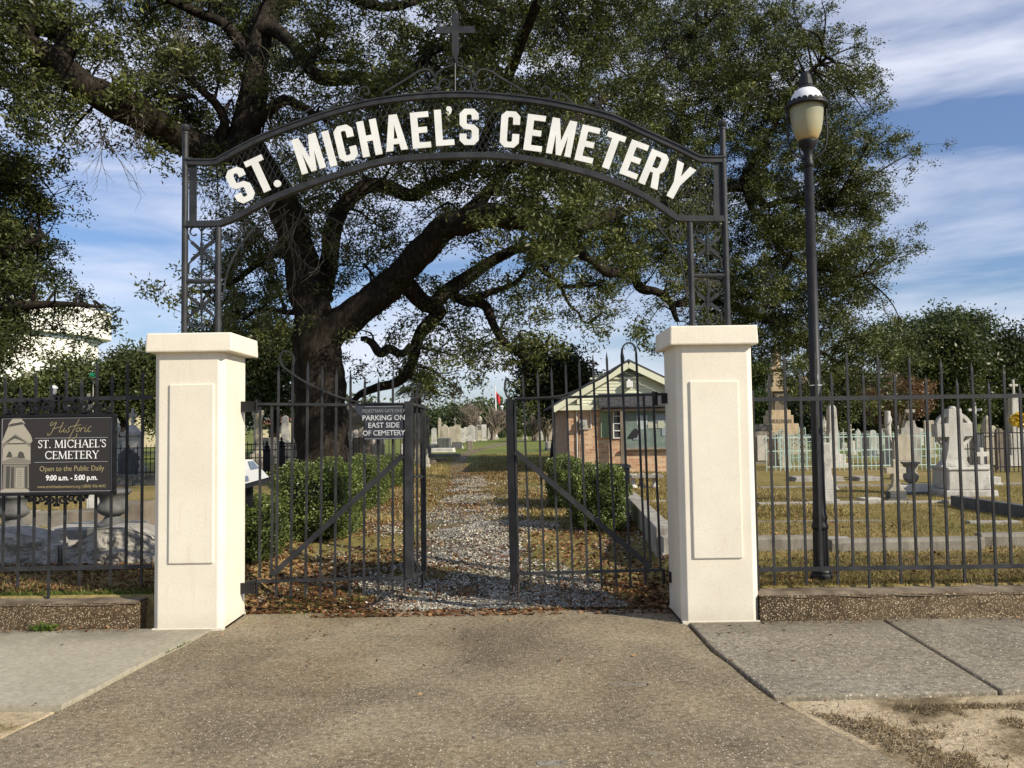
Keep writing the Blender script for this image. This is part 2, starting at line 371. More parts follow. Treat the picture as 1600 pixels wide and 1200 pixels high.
def catmull(pts, n=5):
    P_ = [np.array(p, float) for p in pts]; P_ = [2*P_[0]-P_[1]]+P_+[2*P_[-1]-P_[-2]]
    out = []
    for i in range(1, len(P_)-2):
        a, b, c, d = P_[i-1:i+3]
        for k in range(n):
            t = k/n; out.append(.5*((2*b)+(-a+c)*t+(2*a-5*b+4*c-d)*t*t+(-a+3*b-3*c+d)*t**3))
    out.append(P_[-2]); return out
def raw_quads(name, V, m, parent=None, rnd=None, nv=4):
    """V: (n*nv,3) vertices, nv per face"""
    n = len(V)//nv
    me = bpy.data.meshes.new(name)
    me.vertices.add(n*nv); me.vertices.foreach_set('co', V.astype(np.float32).ravel())
    me.loops.add(n*nv); me.loops.foreach_set('vertex_index', np.arange(n*nv, dtype=np.int32))
    me.polygons.add(n); me.polygons.foreach_set('loop_start', np.arange(0, n*nv, nv, dtype=np.int32))
    me.polygons.foreach_set('loop_total', np.full(n, nv, dtype=np.int32))
    me.update(calc_edges=True)
    if rnd is None: rnd = rng.random(n)
    a = me.attributes.new('rnd', 'FLOAT', 'FACE'); a.data.foreach_set('value', rnd.astype(np.float32))
    return link(name, me, m, parent)
def unit(a): return a/np.maximum(1e-9, np.linalg.norm(a, axis=1, keepdims=True))
def leaf_quads(ctr, ln, wd, flatness=0., droop=.2):
    n = len(ctr)
    a = rng.normal(size=(n, 3)); a[:, 2] = a[:, 2]*.8-droop; a = unit(a)
    b = rng.normal(size=(n, 3)); b[:, 2] *= (1-flatness)
    if flatness: a[:, 2] *= (1-flatness); a = unit(a)
    b = unit(b-a*np.sum(a*b, 1, keepdims=True))
    l = ln*(.6+.8*rng.random((n, 1)))/2; w_ = wd*(.7+.6*rng.random((n, 1)))/2
    V = np.stack([ctr-a*l, ctr+b*w_+a*l*.15, ctr+a*l, ctr-b*w_+a*l*.15], 1)
    return V.reshape(-1, 3)


# ================================================================== GROUND AND PAVING
def ground():
    xs = np.unique(np.concatenate([-np.geomspace(14, 1500, 16), np.arange(-14, 14.01, .2), np.geomspace(14, 1500, 16), [-2.75, -2.3, 1.35, 1.6]]))
    ys = np.unique(np.concatenate([[-60, -20, -5, 0, 1.5], np.arange(2, 6.9, .25), [6.94, 6.96, 6.98, 7.0, 7.05], np.arange(7.15, 26, .25), np.geomspace(26, 2500, 30)]))
    V = [(x, y, gz(x, y) + ((.012 if abs(x) > 3.4 or y < 6.5 else .002 if y < 30 else 0)*noise.noise(Vector((x*2.3, y*2.3, 0))) if y > 7.2 or y < 6.5 else 0)) for y in ys for x in xs]
    n = len(xs); Fc = [(j*n+i, j*n+i+1, (j+1)*n+i+1, (j+1)*n+i) for j in range(len(ys)-1) for i in range(n-1)]
    m = MB(); m.v = V; m.f = Fc
    tag(m.build('ground', M['ground'], smooth=True), kind='structure')
ground()
def slab(name, pts, m, z1, z0=-.2, label=None, inset=0):
    b = MB(); c = [(p[0], p[1]) for p in pts]
    b.prism(c, (0, 0, z1), (1, 0, 0), (0, 1, 0), z1-z0)
    return tag(b.build(name, m, bev=.012), kind='structure')
def g2(px, py, z=0): p = G0(px, py, z); return (p.x, p.y)
def frac(pts, step=.18, amp=.012, seed=0):       # slightly irregular edge
    out = []
    for a, b in zip(pts, pts[1:]+pts[:1]):
        a = Vector(a); b = Vector(b); k = max(1, int((b-a).length/step))
        for i in range(k):
            p = a.lerp(b, i/k)
            if 0 < i: p += Vector((noise.noise(Vector((p.x*3, p.y*3, seed))), noise.noise(Vector((p.y*3, p.x*3, seed+5)))))*amp*2
            out.append((p.x, p.y))
    return out
# driveway: flares out to the street
dl = [g2(352, 976), g2(250, 1028), g2(105, 1105), g2(0, 1155), (-4.6, 3.2), (-7.5, 1.2), (-9, -3)]
dr = [(9, -3), (4.4, 2.6), g2(1425, 1200), g2(1300, 1140), g2(1205, 1092), g2(1110, 1018), g2(1068, 972)]
gate_l, gate_r = (P(386, 950, 7.3).x, 7.32), (P(1052, 940, 7.3).x, 7.30)
edge = [gate_r, (.9, 7.35), (.4, 7.5), (-.2, 7.62), (-.9, 7.58), (-1.5, 7.42), gate_l]
slab('driveway', frac(dr+edge+dl, .3, .012), M['drive'], 0.0)
ap = [(-1.15, 7.30), (-.9, 7.62), (-.3, 7.72), (.15, 7.7), (.55, 7.52), (.7, 7.36), (.1, 7.34), (-.5, 7.40)]
slab('driveway_apron', frac(ap, .08, .03, 3), M['apron'], 0.012, -.1)
gap = .018
swl = [(dl[0][0]-gap*2, 6.76), (dl[1][0]-gap*2, dl[1][1]+.0), (dl[2][0]-gap*2, dl[2][1]+.0), (-9.5, dl[2][1]+.02), (-9.5, 6.84)]
slab('sidewalk', frac(swl, .3, .01, 1), M['walk_l'], .012)
j0 = g2(1385, 972); j1 = g2(1562, 1082)
a0 = g2(1076, 974); a1 = g2(1116, 1016); a2 = g2(1210, 1090)
slab('sidewalk', [a2, (j1[0]-.008, j1[1]), (j0[0]-.008, 6.86), (a0[0], 6.86), a0, a1], M['walk_r'], .010)
slab('sidewalk', [(j1[0]+.008, j1[1]), (10, j1[1]+.05), (10, 6.86), (j0[0]+.008, 6.86)], M['walk_r'], .014)
slab('dirt_verge', [(9.5, -1), (9.5, j1[1]+.03), (j1[0], j1[1]-.004), (a2[0]+.02, a2[1]-.03), g2(1300, 1140), g2(1425, 1200), (4.45, 2.55)], M['dirt'], -.012, -.1)
slab('dirt_verge', [(-9.5, 2.0), (-5.2, 3.1), g2(-60, 1180), g2(0, 1150), (dl[2][0]-.05, dl[2][1]-.03), (-9.5, dl[2][1]-.0)], M['dirt'], -.012, -.1)
# gravel path
def path():
    L_ = []; Rr = []
    ctl = [(7.5, -.4, .55), (9, -.45, .8), (11, -.6, .9), (14, -.8, .75), (17, -1.0, .45), (20, -1.2, .35), (26, -1.7, .35), (34, -2.2, .4), (42, -2.3, .45), (55, -1.6, .5), (80, 1.0, .6)]
    b = MB(); rows = []
    c = catmull(ctl, 10)
    for i, (y, x, h) in enumerate(c):
        e1 = x-h*(1+.35*noise.noise(Vector((y*.9, 0, 0)))); e2 = x+h*(1+.35*noise.noise(Vector((y*.9, 9, 0))))
        rows.append([(e1+(e2-e1)*k/6, y, gz(e1+(e2-e1)*k/6, y)+(.009 if 0 < k < 6 else -.02)) for k in range(7)])
    for r in rows: b.v += r
    for i in range(len(rows)-1):
        for k in range(6): b.f.append((i*7+k, i*7+k+1, (i+1)*7+k+1, (i+1)*7+k))
    tag(b.build('gravel_path', M['gravel'], smooth=True), kind='structure')
path()
# ------------------------------------------------------------------ low retaining walls under the fences
def lowwall(name, x0, x1, y0, y1, label):
    t = thing(name, label, 'wall', ((x0+x1)/2, y0, 0))
    b = MB(); n = int(abs(x1-x0)/.06); m = 6
    for j in range(m+1):
        for i in range(n+1):
            x = x0+(x1-x0)*i/n; z = -.02+.235*j/m
            b.v.append((x, y0+.012*noise.noise(Vector((x*5, z*9, 1)))+.006*noise.noise(Vector((x*23, z*23, 3))), z))
    for j in range(m):
        for i in range(n): b.f.append((j*(n+1)+i, j*(n+1)+i+1, (j+1)*(n+1)+i+1, (j+1)*(n+1)+i))
    b.box(x0, x1, y0+.03, y1, -.05, .208)
    b.build('wall_body', M['aggr'], t, smooth=False)
    c = MB(); o = 0
    for j in range(4):
        for i in range(n+1):
            x = x0+(x1-x0)*i/n; yy = y0-.008+(y1-y0)*j/3
            c.v.append((x, yy+(.01*noise.noise(Vector((x*6, 3, 1))) if j == 0 else 0), .222+.012*noise.noise(Vector((x*4, yy*9, 2)))-(.02 if j == 0 else 0)))
    for j in range(3):
        for i in range(n): c.f.append((j*(n+1)+i, j*(n+1)+i+1, (j+1)*(n+1)+i+1, (j+1)*(n+1)+i))
    c.build('wall_coping', M['wall_top'], t, smooth=True)
XL0, XL1 = -2.905, -2.335      # left pillar
XR0, XR1 = 1.335, 1.955        # right pillar
lowwall('low_wall', XR1+.0, 9.6, 6.73, 7.02, 'low pebbled wall under the fence beside the lamp post')
lowwall('low_wall', -9.6, -3.05, 6.80, 7.06, 'low pebbled wall under the fence with the hanging sign')

# ================================================================== GATE PILLARS
def pillar(x0, x1, y0, y1, panel, label, zc, oh):
    t = thing('gate_pillar', label, 'pillar', ((x0+x1)/2, (y0+y1)/2, 0), 'cream gate pillars')
    c = .045
    oct_ = [(x0+c, y0), (x1-c, y0), (x1, y0+c), (x1, y1-c), (x1-c, y1), (x0+c, y1), (x0, y1-c), (x0, y0+c)]
    b = MB(); b.prism(oct_, (0, 0, zc-.15), (1, 0, 0), (0, 1, 0), zc)
    b.build('shaft', M['stucco'], t, bev=.006)
    k = MB(); k.box(x0-oh[0], x1+oh[1], y0-.06, y1+.055, zc-.155, zc, .006); k.build('cap', M['stucco'], t, bev=.012)
    a, bb, z0, z1 = panel
    p = MB(); p.box(a, bb, y0-.015, y0+.01, z0, z1); p.build('raised_panel', M['stucco'], t, bev=.008)
    f = MB(); f.box(x0-.0, x1+.0, y0-.006, y1, -.03, .02); f.build('footing', M['stucco'], t, bev=.004)
    return t
pillar(XL0, XL1, 6.73, 7.32, (P(263, 740, 6.71).x, P(333, 740, 6.71).x, P(297, 881, 6.71).z, P(297, 600, 6.71).z), 'left cream stucco gate pillar next to the hanging cemetery sign', 2.385, (.045, .085))
pillar(XR0, XR1, 6.73, 7.32, (P(1081, 740, 6.71).x, P(1158, 740, 6.71).x, P(1120, 873, 6.71).z, P(1120, 595, 6.71).z), 'right cream stucco gate pillar next to the lamp post', 2.385, (.06, .035))

# ================================================================== ARCH
AD = 7.03
def A(px, py, dy=0): return P(px, py, AD+dy)
def A2(pts, n=8, dy=0): return [A(float(x), float(y), dy) for x, y in catmull(pts, n)]
arch = thing('gateway_arch', 'grey iron arch with white block letters spanning the gate pillars', 'arch', A(711, 517))
TOP = [(289, 254), (334, 254), (346, 249), (378, 232), (424, 210), (516, 178), (600, 158), (711, 149), (820, 156), (900, 170), (960, 186), (1003, 206), (1060, 232), (1090, 247), (1103, 250), (1133, 250)]
BOT = [(289, 350), (340, 349), (352, 346), (372, 338), (424, 311), (480, 289), (516, 277), (600, 252), (711, 243), (810, 246), (900, 265), (960, 284), (1011, 309), (1052, 337), (1064, 341), (1133, 342)]
for nm, rl in (('upper_rail', TOP), ('lower_rail', BOT)):
    b = MB(); b.strap(A2(rl, 6), .046, .045); b.strap(A2([(x, y+(4 if nm == 'lower_rail' else -4)) for x, y in rl], 6), .012, .065)
    b.build(nm, M['iron'], arch)
for px, py0, py1, ball in ((289, 207, 519, 1), (1133, 200, 513, 1), (341, 351, 519, 0), (1080, 344, 513, 0)):
    p = A(px, (py0+py1)/2); zt = A(px, py0).z
    b = MB(); b.tube([(p.x, p.y, 2.37), (p.x, p.y, zt)], .0265, 16)
    if ball: b.lathe([(.012, 0), (.032, .006), (.032, .02), (.02, .026), (.034, .04), (.042, .06), (.034, .08), (.015, .092)], (p.x, p.y, zt-.02), 16)
    b.lathe([(.045, 0), (.045, .02), (.032, .03)], (p.x, p.y, 2.386), 12)
    b.build('post', M['iron'], arch, smooth=False)
for x0, x1, y0, y1 in ((295, 308, 258, 347), (1116, 1126, 254, 339)):
    b = MB(); b.bar(A((x0+x1)/2, y0), A((x0+x1)/2, y1), .065, .006); b.build('side_plate', M['iron'], arch)
for x0, x1, y in ((289, 341, 440), (1080, 1133, 431)):
    b = MB(); b.tube([A(x0, y), A(x1, y-.5)], .02, 10); b.build('cross_rail', M['iron'], arch)
def yof(c, x):
    return float(np.interp(x, [p[0] for p in c], [p[1] for p in c]))
def wires():
    b = MB(); xs0, xs1 = 308, 1116
    for sgn in (1, -1):
        for k in range(-12, 100):
            u = xs0+k*9.4; run = 52*sgn
            pts = []
            for i in range(9):
                t = i/8; x = (u if sgn > 0 else u)+run*t+4*math.sin(t*9+k)*.25
                if xs0 <= x <= xs1: pts.append(A(x, yof(BOT, x)*(1-t)+yof(TOP, x)*t, .012 if sgn > 0 else .016))
            if len(pts) > 1: b.tube(pts, .0024, 3, caps=False)
    b.build('wire_mesh', M['iron'], arch)
wires()
# block letters
def LT(ch):
    v, h, c = .19, .155, .13
    if ch == 'I': return .20, [(0, 0), (v, 0), (v, 1), (0, 1)], []
    if ch == 'L': return .50, [(0, 0), (.5, 0), (.5, h), (v, h), (v, 1), (0, 1)], []
    if ch == 'E': return .50, [(0, 0), (.5, 0), (.5, h), (v, h), (v, .42), (.43, .42), (.43, .58), (v, .58), (v, 1-h), (.5, 1-h), (.5, 1), (0, 1)], []
    if ch == 'T': return .52, [(.16, 0), (.36, 0), (.36, 1-h), (.52, 1-h), (.52, 1), (0, 1), (0, 1-h), (.16, 1-h)], []
    if ch == 'H': return .54, [(0, 0), (.19, 0), (.19, .42), (.35, .42), (.35, 0), (.54, 0), (.54, 1), (.35, 1), (.35, .58), (.19, .58), (.19, 1), (0, 1)], []
    if ch == 'M': return .68, [(0, 0), (.17, 0), (.17, .56), (.27, 0), (.41, 0), (.51, .56), (.51, 0), (.68, 0), (.68, 1), (.48, 1), (.34, .40), (.20, 1), (0, 1)], []
    if ch == 'A': return .60, [(0, 0), (.19, 0), (.22, .18), (.38, .18), (.41, 0), (.6, 0), (.41, 1), (.19, 1)], [[(.245, .33), (.355, .33), (.30, .72)]]
    if ch == 'Y': return .58, [(.19, 0), (.39, 0), (.39, .42), (.58, 1), (.38, 1), (.29, .64), (.2, 1), (0, 1), (.19, .42)], []
    if ch == 'R': return .56, [(0, 0), (v, 0), (v, .40), (.27, .40), (.36, 0), (.56, 0), (.45, .44), (.54, .54), (.54, .89), (.43, 1), (0, 1)], [[(v, .54), (.31, .54), (.35, .59), (.35, .82), (.31, .86), (v, .86)]]
    if ch == 'C': return .52, [(c, 0), (.52-c, 0), (.52, c), (.52, .38), (.33, .38), (.33, .19), (.30, .155), (.22, .155), (.19, .19), (.19, .81), (.22, .845), (.30, .845), (.33, .81), (.33, .64), (.52, .64), (.52, 1-c), (.52-c, 1), (c, 1), (0, 1-c), (0, c)], []
    if ch == 'S': return .52, [(c, 0), (.52-c, 0), (.52, c), (.52, .44), (.40, .56), (.22, .58), (.19, .61), (.19, .81), (.22, .845), (.30, .845), (.33, .81), (.33, .70), (.52, .70), (.52, 1-c), (.52-c, 1), (c, 1), (0, 1-c), (0, .56), (.12, .44), (.30, .42), (.33, .39), (.33, .19), (.30, .155), (.22, .155), (.19, .19), (.19, .31), (0, .31), (0, c)], []
    if ch == '.': return .2, [(.1+.1*math.cos(t*math.pi/6), .1+.1*math.sin(t*math.pi/6)) for t in range(12)], []
    if ch == "'": return .16, [(.03, .74), (.12, .82), (.16, .92), (.13, 1.0), (.04, 1.02), (0, .95), (.03, .88), (.08, .87), (.07, .81)], []
LET = [('S', 375, 289, 26), ('T', 406, 273, 24.5), ('.', 424, 266, 24), ('M', 482, 240, 17.5), ('I', 514.6, 232, 15), ('C', 540, 223.5, 13), ('H', 577, 215.5, 11), ('A', 617, 207, 7), ('E', 657, 203, 5), ('L', 694, 199, 3.5), ("'", 702.5, 195, 2), ('S', 733, 198, -.5), ('C', 797, 202, -4), ('E', 835.5, 207.5, -8), ('M', 877.5, 214.5, -11.5), ('E', 918, 225, -14), ('T', 955.5, 236, -20), ('E', 991, 249, -21.5), ('R', 1023, 264.5, -23), ('Y', 1060, 283, -29)]
for ch, px, py, rot in LET:
    wd, poly, holes = LT(ch); H = 58*AD/F
    ang = R(rot)-.006
    ux = Vector((math.cos(ang), 0, math.sin(ang))); uy = Vector((-math.sin(ang), 0, math.cos(ang)))
    c = A(px, py, -.05); org = c - ux*(wd/2)*H - uy*.5*H
    b = MB(); b.prism([(x*H, y*H) for x, y in poly], org, ux, uy, .012, [[(x*H, y*H) for x, y in h] for h in holes])
    b.build('letter', M['white_letter'], arch)
# scrolls
def spiral(cx, cy, ra, rb, a0, a1, n=18):
    return [(cx+(ra+(rb-ra)*i/n)*math.cos(R(a0+(a1-a0)*i/n)), cy-(ra+(rb-ra)*i/n)*math.sin(R(a0+(a1-a0)*i/n))) for i in range(n+1)]
def sp(b, pts, w=.012, t=.018, dy=0): b.strap([A(x, y, dy) for x, y in pts], w, t)
def crest():
    b = MB()
    for s in (-1, 1):
        X = lambda dx: 711+s*dx
        mir = lambda pts: [(X(x), y) for x, y in pts]
        # long slanted straps and paired volutes (dx from the centre, y in the photograph's pixels)
        sp(b, mir([(113, 146), (66, 118), (58, 112), (46, 108), (38, 110), (32, 118), (30, 130), (34, 140), (44, 143), (54, 138), (58, 128), (52, 122), (45, 127)]), .014)
        sp(b, mir([(22, 144), (30, 138), (33, 126), (28, 114), (16, 106), (4, 102), (2, 92)]), .014)
        sp(b, mir(spiral(14, 133, 13, 3, -60, 300)), .011)
        sp(b, mir(spiral(8, 97, 7, 2, 180, -140)), .009)
        sp(b, mir([(206, 176), (190, 166), (168, 148), (160, 146), (152, 148), (146, 156)]), .014)
        sp(b, mir(spiral(140, 144, 12, 3, -80, 300)), .011)
        sp(b, mir(spiral(158, 152, 8, 3, 200, -120)), .010)
        sp(b, mir(spiral(213, 158, 12, 3, -60, 280)), .010)
        sp(b, mir([(238, 178), (226, 170), (220, 160)]), .012)
    b.build('scroll_crest', M['iron'], arch)
    c = MB(); dy = -.03
    c.prism([(-5, 0), (5, 0), (5, 62), (0, 82), (-5, 62)], (0, 0, 0), (1, 0, 0), (0, 1, 0), 1)
    k = AD/F
    c = MB(); o = A(711, 20, -.02)
    c.prism([(-5.5*k, -22*k), (-31*k, -22*k), (-31*k, -33*k), (-5.5*k, -33*k), (-5.5*k, -64*k), (0, -80*k), (5.5*k, -64*k), (5.5*k, -33*k), (31*k, -33*k), (31*k, -22*k), (5.5*k, -22*k), (5.5*k, 0), (-5.5*k, 0)], o, (1, 0, 0), (0, 0, 1), .015)
    c.tube([A(711, 90), A(711, 148)], .008, 6)
    c.build('cross', M['iron'], arch)
crest()
def side_panels():
    for x0, x1, ya, yb in ((293, 337, 352, 436), (293, 337, 444, 516), (1084, 1129, 346, 428), (1084, 1129, 436, 510)):
        b = MB(); xm = (x0+x1)/2; w2 = (x1-x0)/2; h = yb-ya; ym = ya+h*.48
        sp(b, [(xm, ya), (xm, yb)], .009)
        for s in (-1, 1):
            sp(b, [(xm+s*x, y) for x, y in spiral(w2*.5, ya+11, w2*.46, 4, 170, -140)], .009)
            sp(b, [(xm+s*x, y) for x, y in spiral(w2*.42, yb-12, w2*.40, 3, -170, 160)], .009)
            sp(b, [(xm+s*w2*.95, ya+14), (xm+s*w2*.9, ya+h*.25), (xm+s*w2*.6, ya+h*.34), (xm, ym), (xm-s*w2*.6, ya+h*.62), (xm-s*w2*.9, ya+h*.72), (xm-s*w2*.95, yb-8)], .010)
            # flattened leaf blades of the star
            a = A(xm, ym, -.012); e = A(xm+s*w2*.72, ym-h*.17, -.012); e2 = A(xm-s*w2*.72, ym+h*.17, -.012)
            b.bar(a, e, .03, .006); b.bar(a, e2, .03, .006)
        b.bar(A(xm, ym-h*.16, -.018), A(xm, ym+h*.16, -.018), .024, .006)
        b.build('scroll_panel', M['iron'], arch)
    for s, x0, yt, yb, xe in ((1, 345, 352, 470, 430), (-1, 1076, 345, 462, 992)):
        b = MB()
        sp(b, [(x, y) for x, y in catmull([(x0+s*3, yb), (x0+s*9, yb-40), (x0+s*25, yb-78), (x0+s*48, yb-108), (x0+s*70, yb-134), (xe, 316 if s > 0 else 306)], 5)], .010)
        sp(b, spiral(x0+s*16, yt+16, 15, 5, 90, 90-s*330), .009)
        sp(b, spiral(x0+s*38, yt+5, 11, 4, 0, s*320), .009)
        sp(b, spiral(x0+s*7, yt+52, 9, 3, 90, 90+s*300), .008)
        b.bar(A(x0+s*8, yt+22, -.01), A(x0+s*26, yt+12, -.01), .022, .006); b.bar(A(x0+s*17, yt+6, -.01), A(x0+s*17, yt+30, -.01), .018, .006)
        b.build('corner_scroll', M['iron'], arch)
side_panels()

# ================================================================== FENCES
def picket(b, p, q, w=.0185, tip=True):
    p = Vector(p); q = Vector(q); d = (q-p).normalized()
    e = q - d*.07 if tip else q
    b.bar(p, e, w, w)
    if tip:
        n = Vector((0, 1, 0)); u = d.cross(n).normalized()*w/2; n = n*w/2; o = len(b.v)
        b.v += [tuple(e-u-n), tuple(e+u-n), tuple(e+u+n), tuple(e-u+n), tuple(q)]
        b.f += [(o, o+1, o+4), (o+1, o+2, o+4), (o+2, o+3, o+4), (o+3, o, o+4)]
def fence_right():
    D = 6.93
    X0 = P(1178, 800, D).x
    f = thing('iron_fence', 'grey iron picket fence on the low wall beside the lamp post', 'fence', (X0, D, .22))
    zt, zb = P(1400, 621, D).z, P(1400, 887, D).z
    X1 = 9.5
    for nm, z in (('top_rail', zt), ('bottom_rail', zb)):
        b = MB(); b.bar((X0, D, z), (X1, D, z), .034, .02); b.build(nm, M['iron'], f)
    b = MB(); b.box(X0-.022, X0+.022, D-.022, D+.022, .2, P(1178, 610, D).z); b.build('end_post', M['iron'], f)
    for i in range(50):
        x = X0+.155+i*.1305
        if x > X1-.05: break
        lo = i % 2 == 0
        sw = .5+.5*math.cos((x-2.6)*math.pi/2.35) if x < 4.95 else .5+.5*math.cos((x-7.3)*math.pi/2.35)
        top = zt+(.075+.16*sw if lo else .19+.21*sw)
        bot = .225 if i % 8 == 6 or i % 8 == 2 and lo and i > 4 else (zb-.13 if lo else zb-.012)
        b = MB(); dx = random.uniform(-.004, .004); picket(b, (x+dx, D-.021 if 0 else D, bot), (x-dx, D, top))
        b.build('picket', M['iron'], f)
fence_right()
def fence_left():
    D = 6.98; X1 = P(238, 760, D).x
    f = thing('iron_fence', 'grey iron picket fence on the low wall behind the hanging cemetery sign', 'fence', (X1, D, .22))
    zt, zb = P(120, 625, D).z, P(120, 889, D).z; X0 = -9.5
    def zz(z, x): return z+.006*(x+3)
    for nm, z in (('top_rail', zt), ('bottom_rail', zb)):
        b = MB(); b.bar((X0, D, z-.04), (X1, D, z+.015), .034, .02); b.build(nm, M['iron'], f)
    tops = {0: 575, 1: 560, 2: 579, 3: 562, 4: 587, 5: 574, 6: 595, 7: 581, 8: 602, 9: 587}
    for i in range(50):
        px = 222-i*24.0; x = P(px, 760, D).x
        if x < X0+.05: break
        lo = i % 2 == 0
        if i in tops: top = P(px, tops[i], D).z
        else: top = zt+(.10 if lo else .22)+.1*abs(math.sin(i*.16))
        bot = .225 if i == 6 else (zb-.14 if lo else zb-.012)
        b = MB(); picket(b, (x, D, bot), (x, D, top)); b.build('picket', M['iron'], f)
fence_left()

# ------------------------------------------------------------------ gates
GD = 7.20
def gate_leaf(kind):
    if kind == 'left':
        S = lambda x, y, d=0: P(380+x/2.728, 520+y/2.728, GD+d)
        t = thing('gate_leaf', 'left gate leaf carrying the small parking notice', 'gate', S(60, 1120), 'iron driveway gate leaves')
        pk = [(72, 315, 70, 1045), (122, 305, 118, 1045), (152, 130, 140, 1125), (212, 105, 203, 1125), (276, 118, 265, 1125), (338, 135, 328, 1125), (398, 150, 390, 1125), (458, 155, 453, 1125), (519, 178, 514, 1120), (577, 185, 576, 1120), (638, 183, 637, 1118), (684, 305, 687, 1110)]
        rails = [((45, 303), (700, 309)), ((25, 1060), (700, 1044))]
        sweep = [(212, 140), (216, 112), (205, 88), (184, 78), (163, 88), (157, 112), (172, 145), (215, 178), (270, 212), (330, 240), (390, 266), (450, 285), (520, 297), (690, 302)]
        brace = ((682, 522), (122, 1034)); stile = ((704, 292), (709, 1042)); hinges = [(36, 315), (36, 1085)]
    else:
        S = lambda x, y, d=0: P(780+x/2.727, 520+y/2.727, GD+d)
        t = thing('gate_leaf', 'right gate leaf in front of the brick house', 'gate', S(650, 1080), 'iron driveway gate leaves')
        pk = [(68, 290, 82, 1060), (100, 165, 135, 1098), (163, 155, 195, 1098), (222, 140, 255, 1092), (282, 120, 315, 1090), (340, 105, 378, 1088), (398, 90, 438, 1085), (457, 78, 500, 1083), (520, 62, 560, 1080), (582, 55, 625, 1078), (615, 262, 645, 1000), (655, 250, 688, 1012)]
        rails = [((65, 282), (698, 262)), ((80, 1026), (705, 1010))]
        sweep = [(582, 80), (572, 52), (551, 43), (530, 55), (524, 82), (530, 110), (525, 130), (495, 155), (460, 180), (400, 212), (300, 256), (230, 272), (65, 280)]
        brace = ((68, 506), (645, 997)); stile = ((42, 282), (62, 1068)); hinges = [(690, 280), (722, 1038)]
    for x0, y0, x1, y1 in pk:
        b = MB(); p, q = S(x1, y1), S(x0, y0)
        if x0 == 122: b.bar(p, S(124, 820), .02, .02); b.bar(S(124, 820), q, .02, .02)
        else: picket(b, p, q, .0185, tip=y0 < 250)
        b.build('picket', M['iron'], t)
    for a, c in rails:
        b = MB(); b.bar(S(*a, -.002), S(*c, -.002), .022, .036); b.build('rail', M['iron'], t)
    b = MB(); b.strap([S(float(x), float(y), -.02) for x, y in catmull(sweep, 5)], .013, .03); b.build('top_scroll', M['iron'], t)
    b = MB(); b.bar(S(*brace[0], -.03), S(*brace[1], -.03), .046, .008); b.build('brace', M['iron'], t)
    b = MB(); b.bar(S(*stile[0], 0), S(*stile[1], 0), .062, .06)
    if kind == 'right':
        b.bar(S(62, 300, .03), S(75, 1040, .03), .03, .04)
    b.build('stile', M['black_iron'] if kind == 'right' else M['iron'], t)
    for x, y in hinges:
        b = MB(); c = S(x, y)
        s = 1 if kind == 'left' else -1
        xw = XL1 if kind == 'left' else XR0
        b.box(min(c.x, xw-s*.0)-.005, max(c.x, xw)+.03*(s > 0)+.005, c.y-.05, c.y-.03, c.z-.045, c.z+.045)
        b.tube([(c.x+s*.045, c.y-.01, c.z-.06), (c.x+s*.045, c.y-.01, c.z+.06)], .014, 8)
        b.build('hinge', M['black_iron'], t)
    if kind == 'right':
        b = MB(); b.strap([S(float(x), float(y)) for x, y in catmull([(45, 285), (30, 265), (24, 230), (28, 200), (38, 197), (43, 215), (40, 235)], 4)], .016, .05); b.build('finial_curl', M['iron'], t)
        b = MB(); b.tube([S(82, 1020), S(82, 1135)], .010, 6); b.tube([S(60, 1040), S(60, 1100)], .012, 6); b.bar(S(62, 1140), S(104, 1140), .012, .08); b.build('drop_bolt', M['rust_iron'], t)
    if kind == 'left':
        b = MB(); b.tube([S(690, 870), S(692, 1110)], .011, 6); b.build('drop_bolt', M['rust_iron'], t)
        # narrow pedestrian wicket folded back from the stile
        w_ = thing('wicket_gate', 'narrow iron pedestrian gate standing open beside the parking notice', 'gate', S(724, 1100))
        T = lambda x, y: P(380+x/2.728, 520+y/2.728, GD+.06+(x-715)*.0095)
        for x0, y0, x1, y1 in ((722, 222, 724, 1100), (740, 232, 743, 1095), (757, 280, 764, 1090)):
            b = MB(); picket(b, T(x1, y1), T(x0, y0), .018); b.build('picket', M['iron'], w_)
        b = MB(); b.bar(T(769, 318), T(775, 1012), .03, .05); b.build('stile', M['iron'], w_)
        for a, c in (((716, 303), (772, 318)), ((716, 1042), (778, 1012)), ((722, 615), (772, 612))):
            b = MB(); b.bar(T(*a), T(*c), .024, .03, (1, 0, 0)); b.build('rail', M['iron'], w_)
        b = MB(); b.bar(T(716, 470), T(772, 330), .03, .01, (1, 0, 0)); b.bar(T(716, 940), T(755, 1018), .03, .01, (1, 0, 0)); b.build('brace', M['iron'], w_)
        b = MB(); pts = [T(float(x), float(y)) for x, y in catmull([(712, 292), (745, 275), (760, 255), (762, 232), (752, 222), (744, 232), (747, 245)], 4)]
        for a, c in zip(pts[:-1], pts[1:]): b.bar(a, c, .01, .05)
        b.build('top_curl', M['iron'], w_)
    return S
SL = gate_leaf('left'); gate_leaf('right')

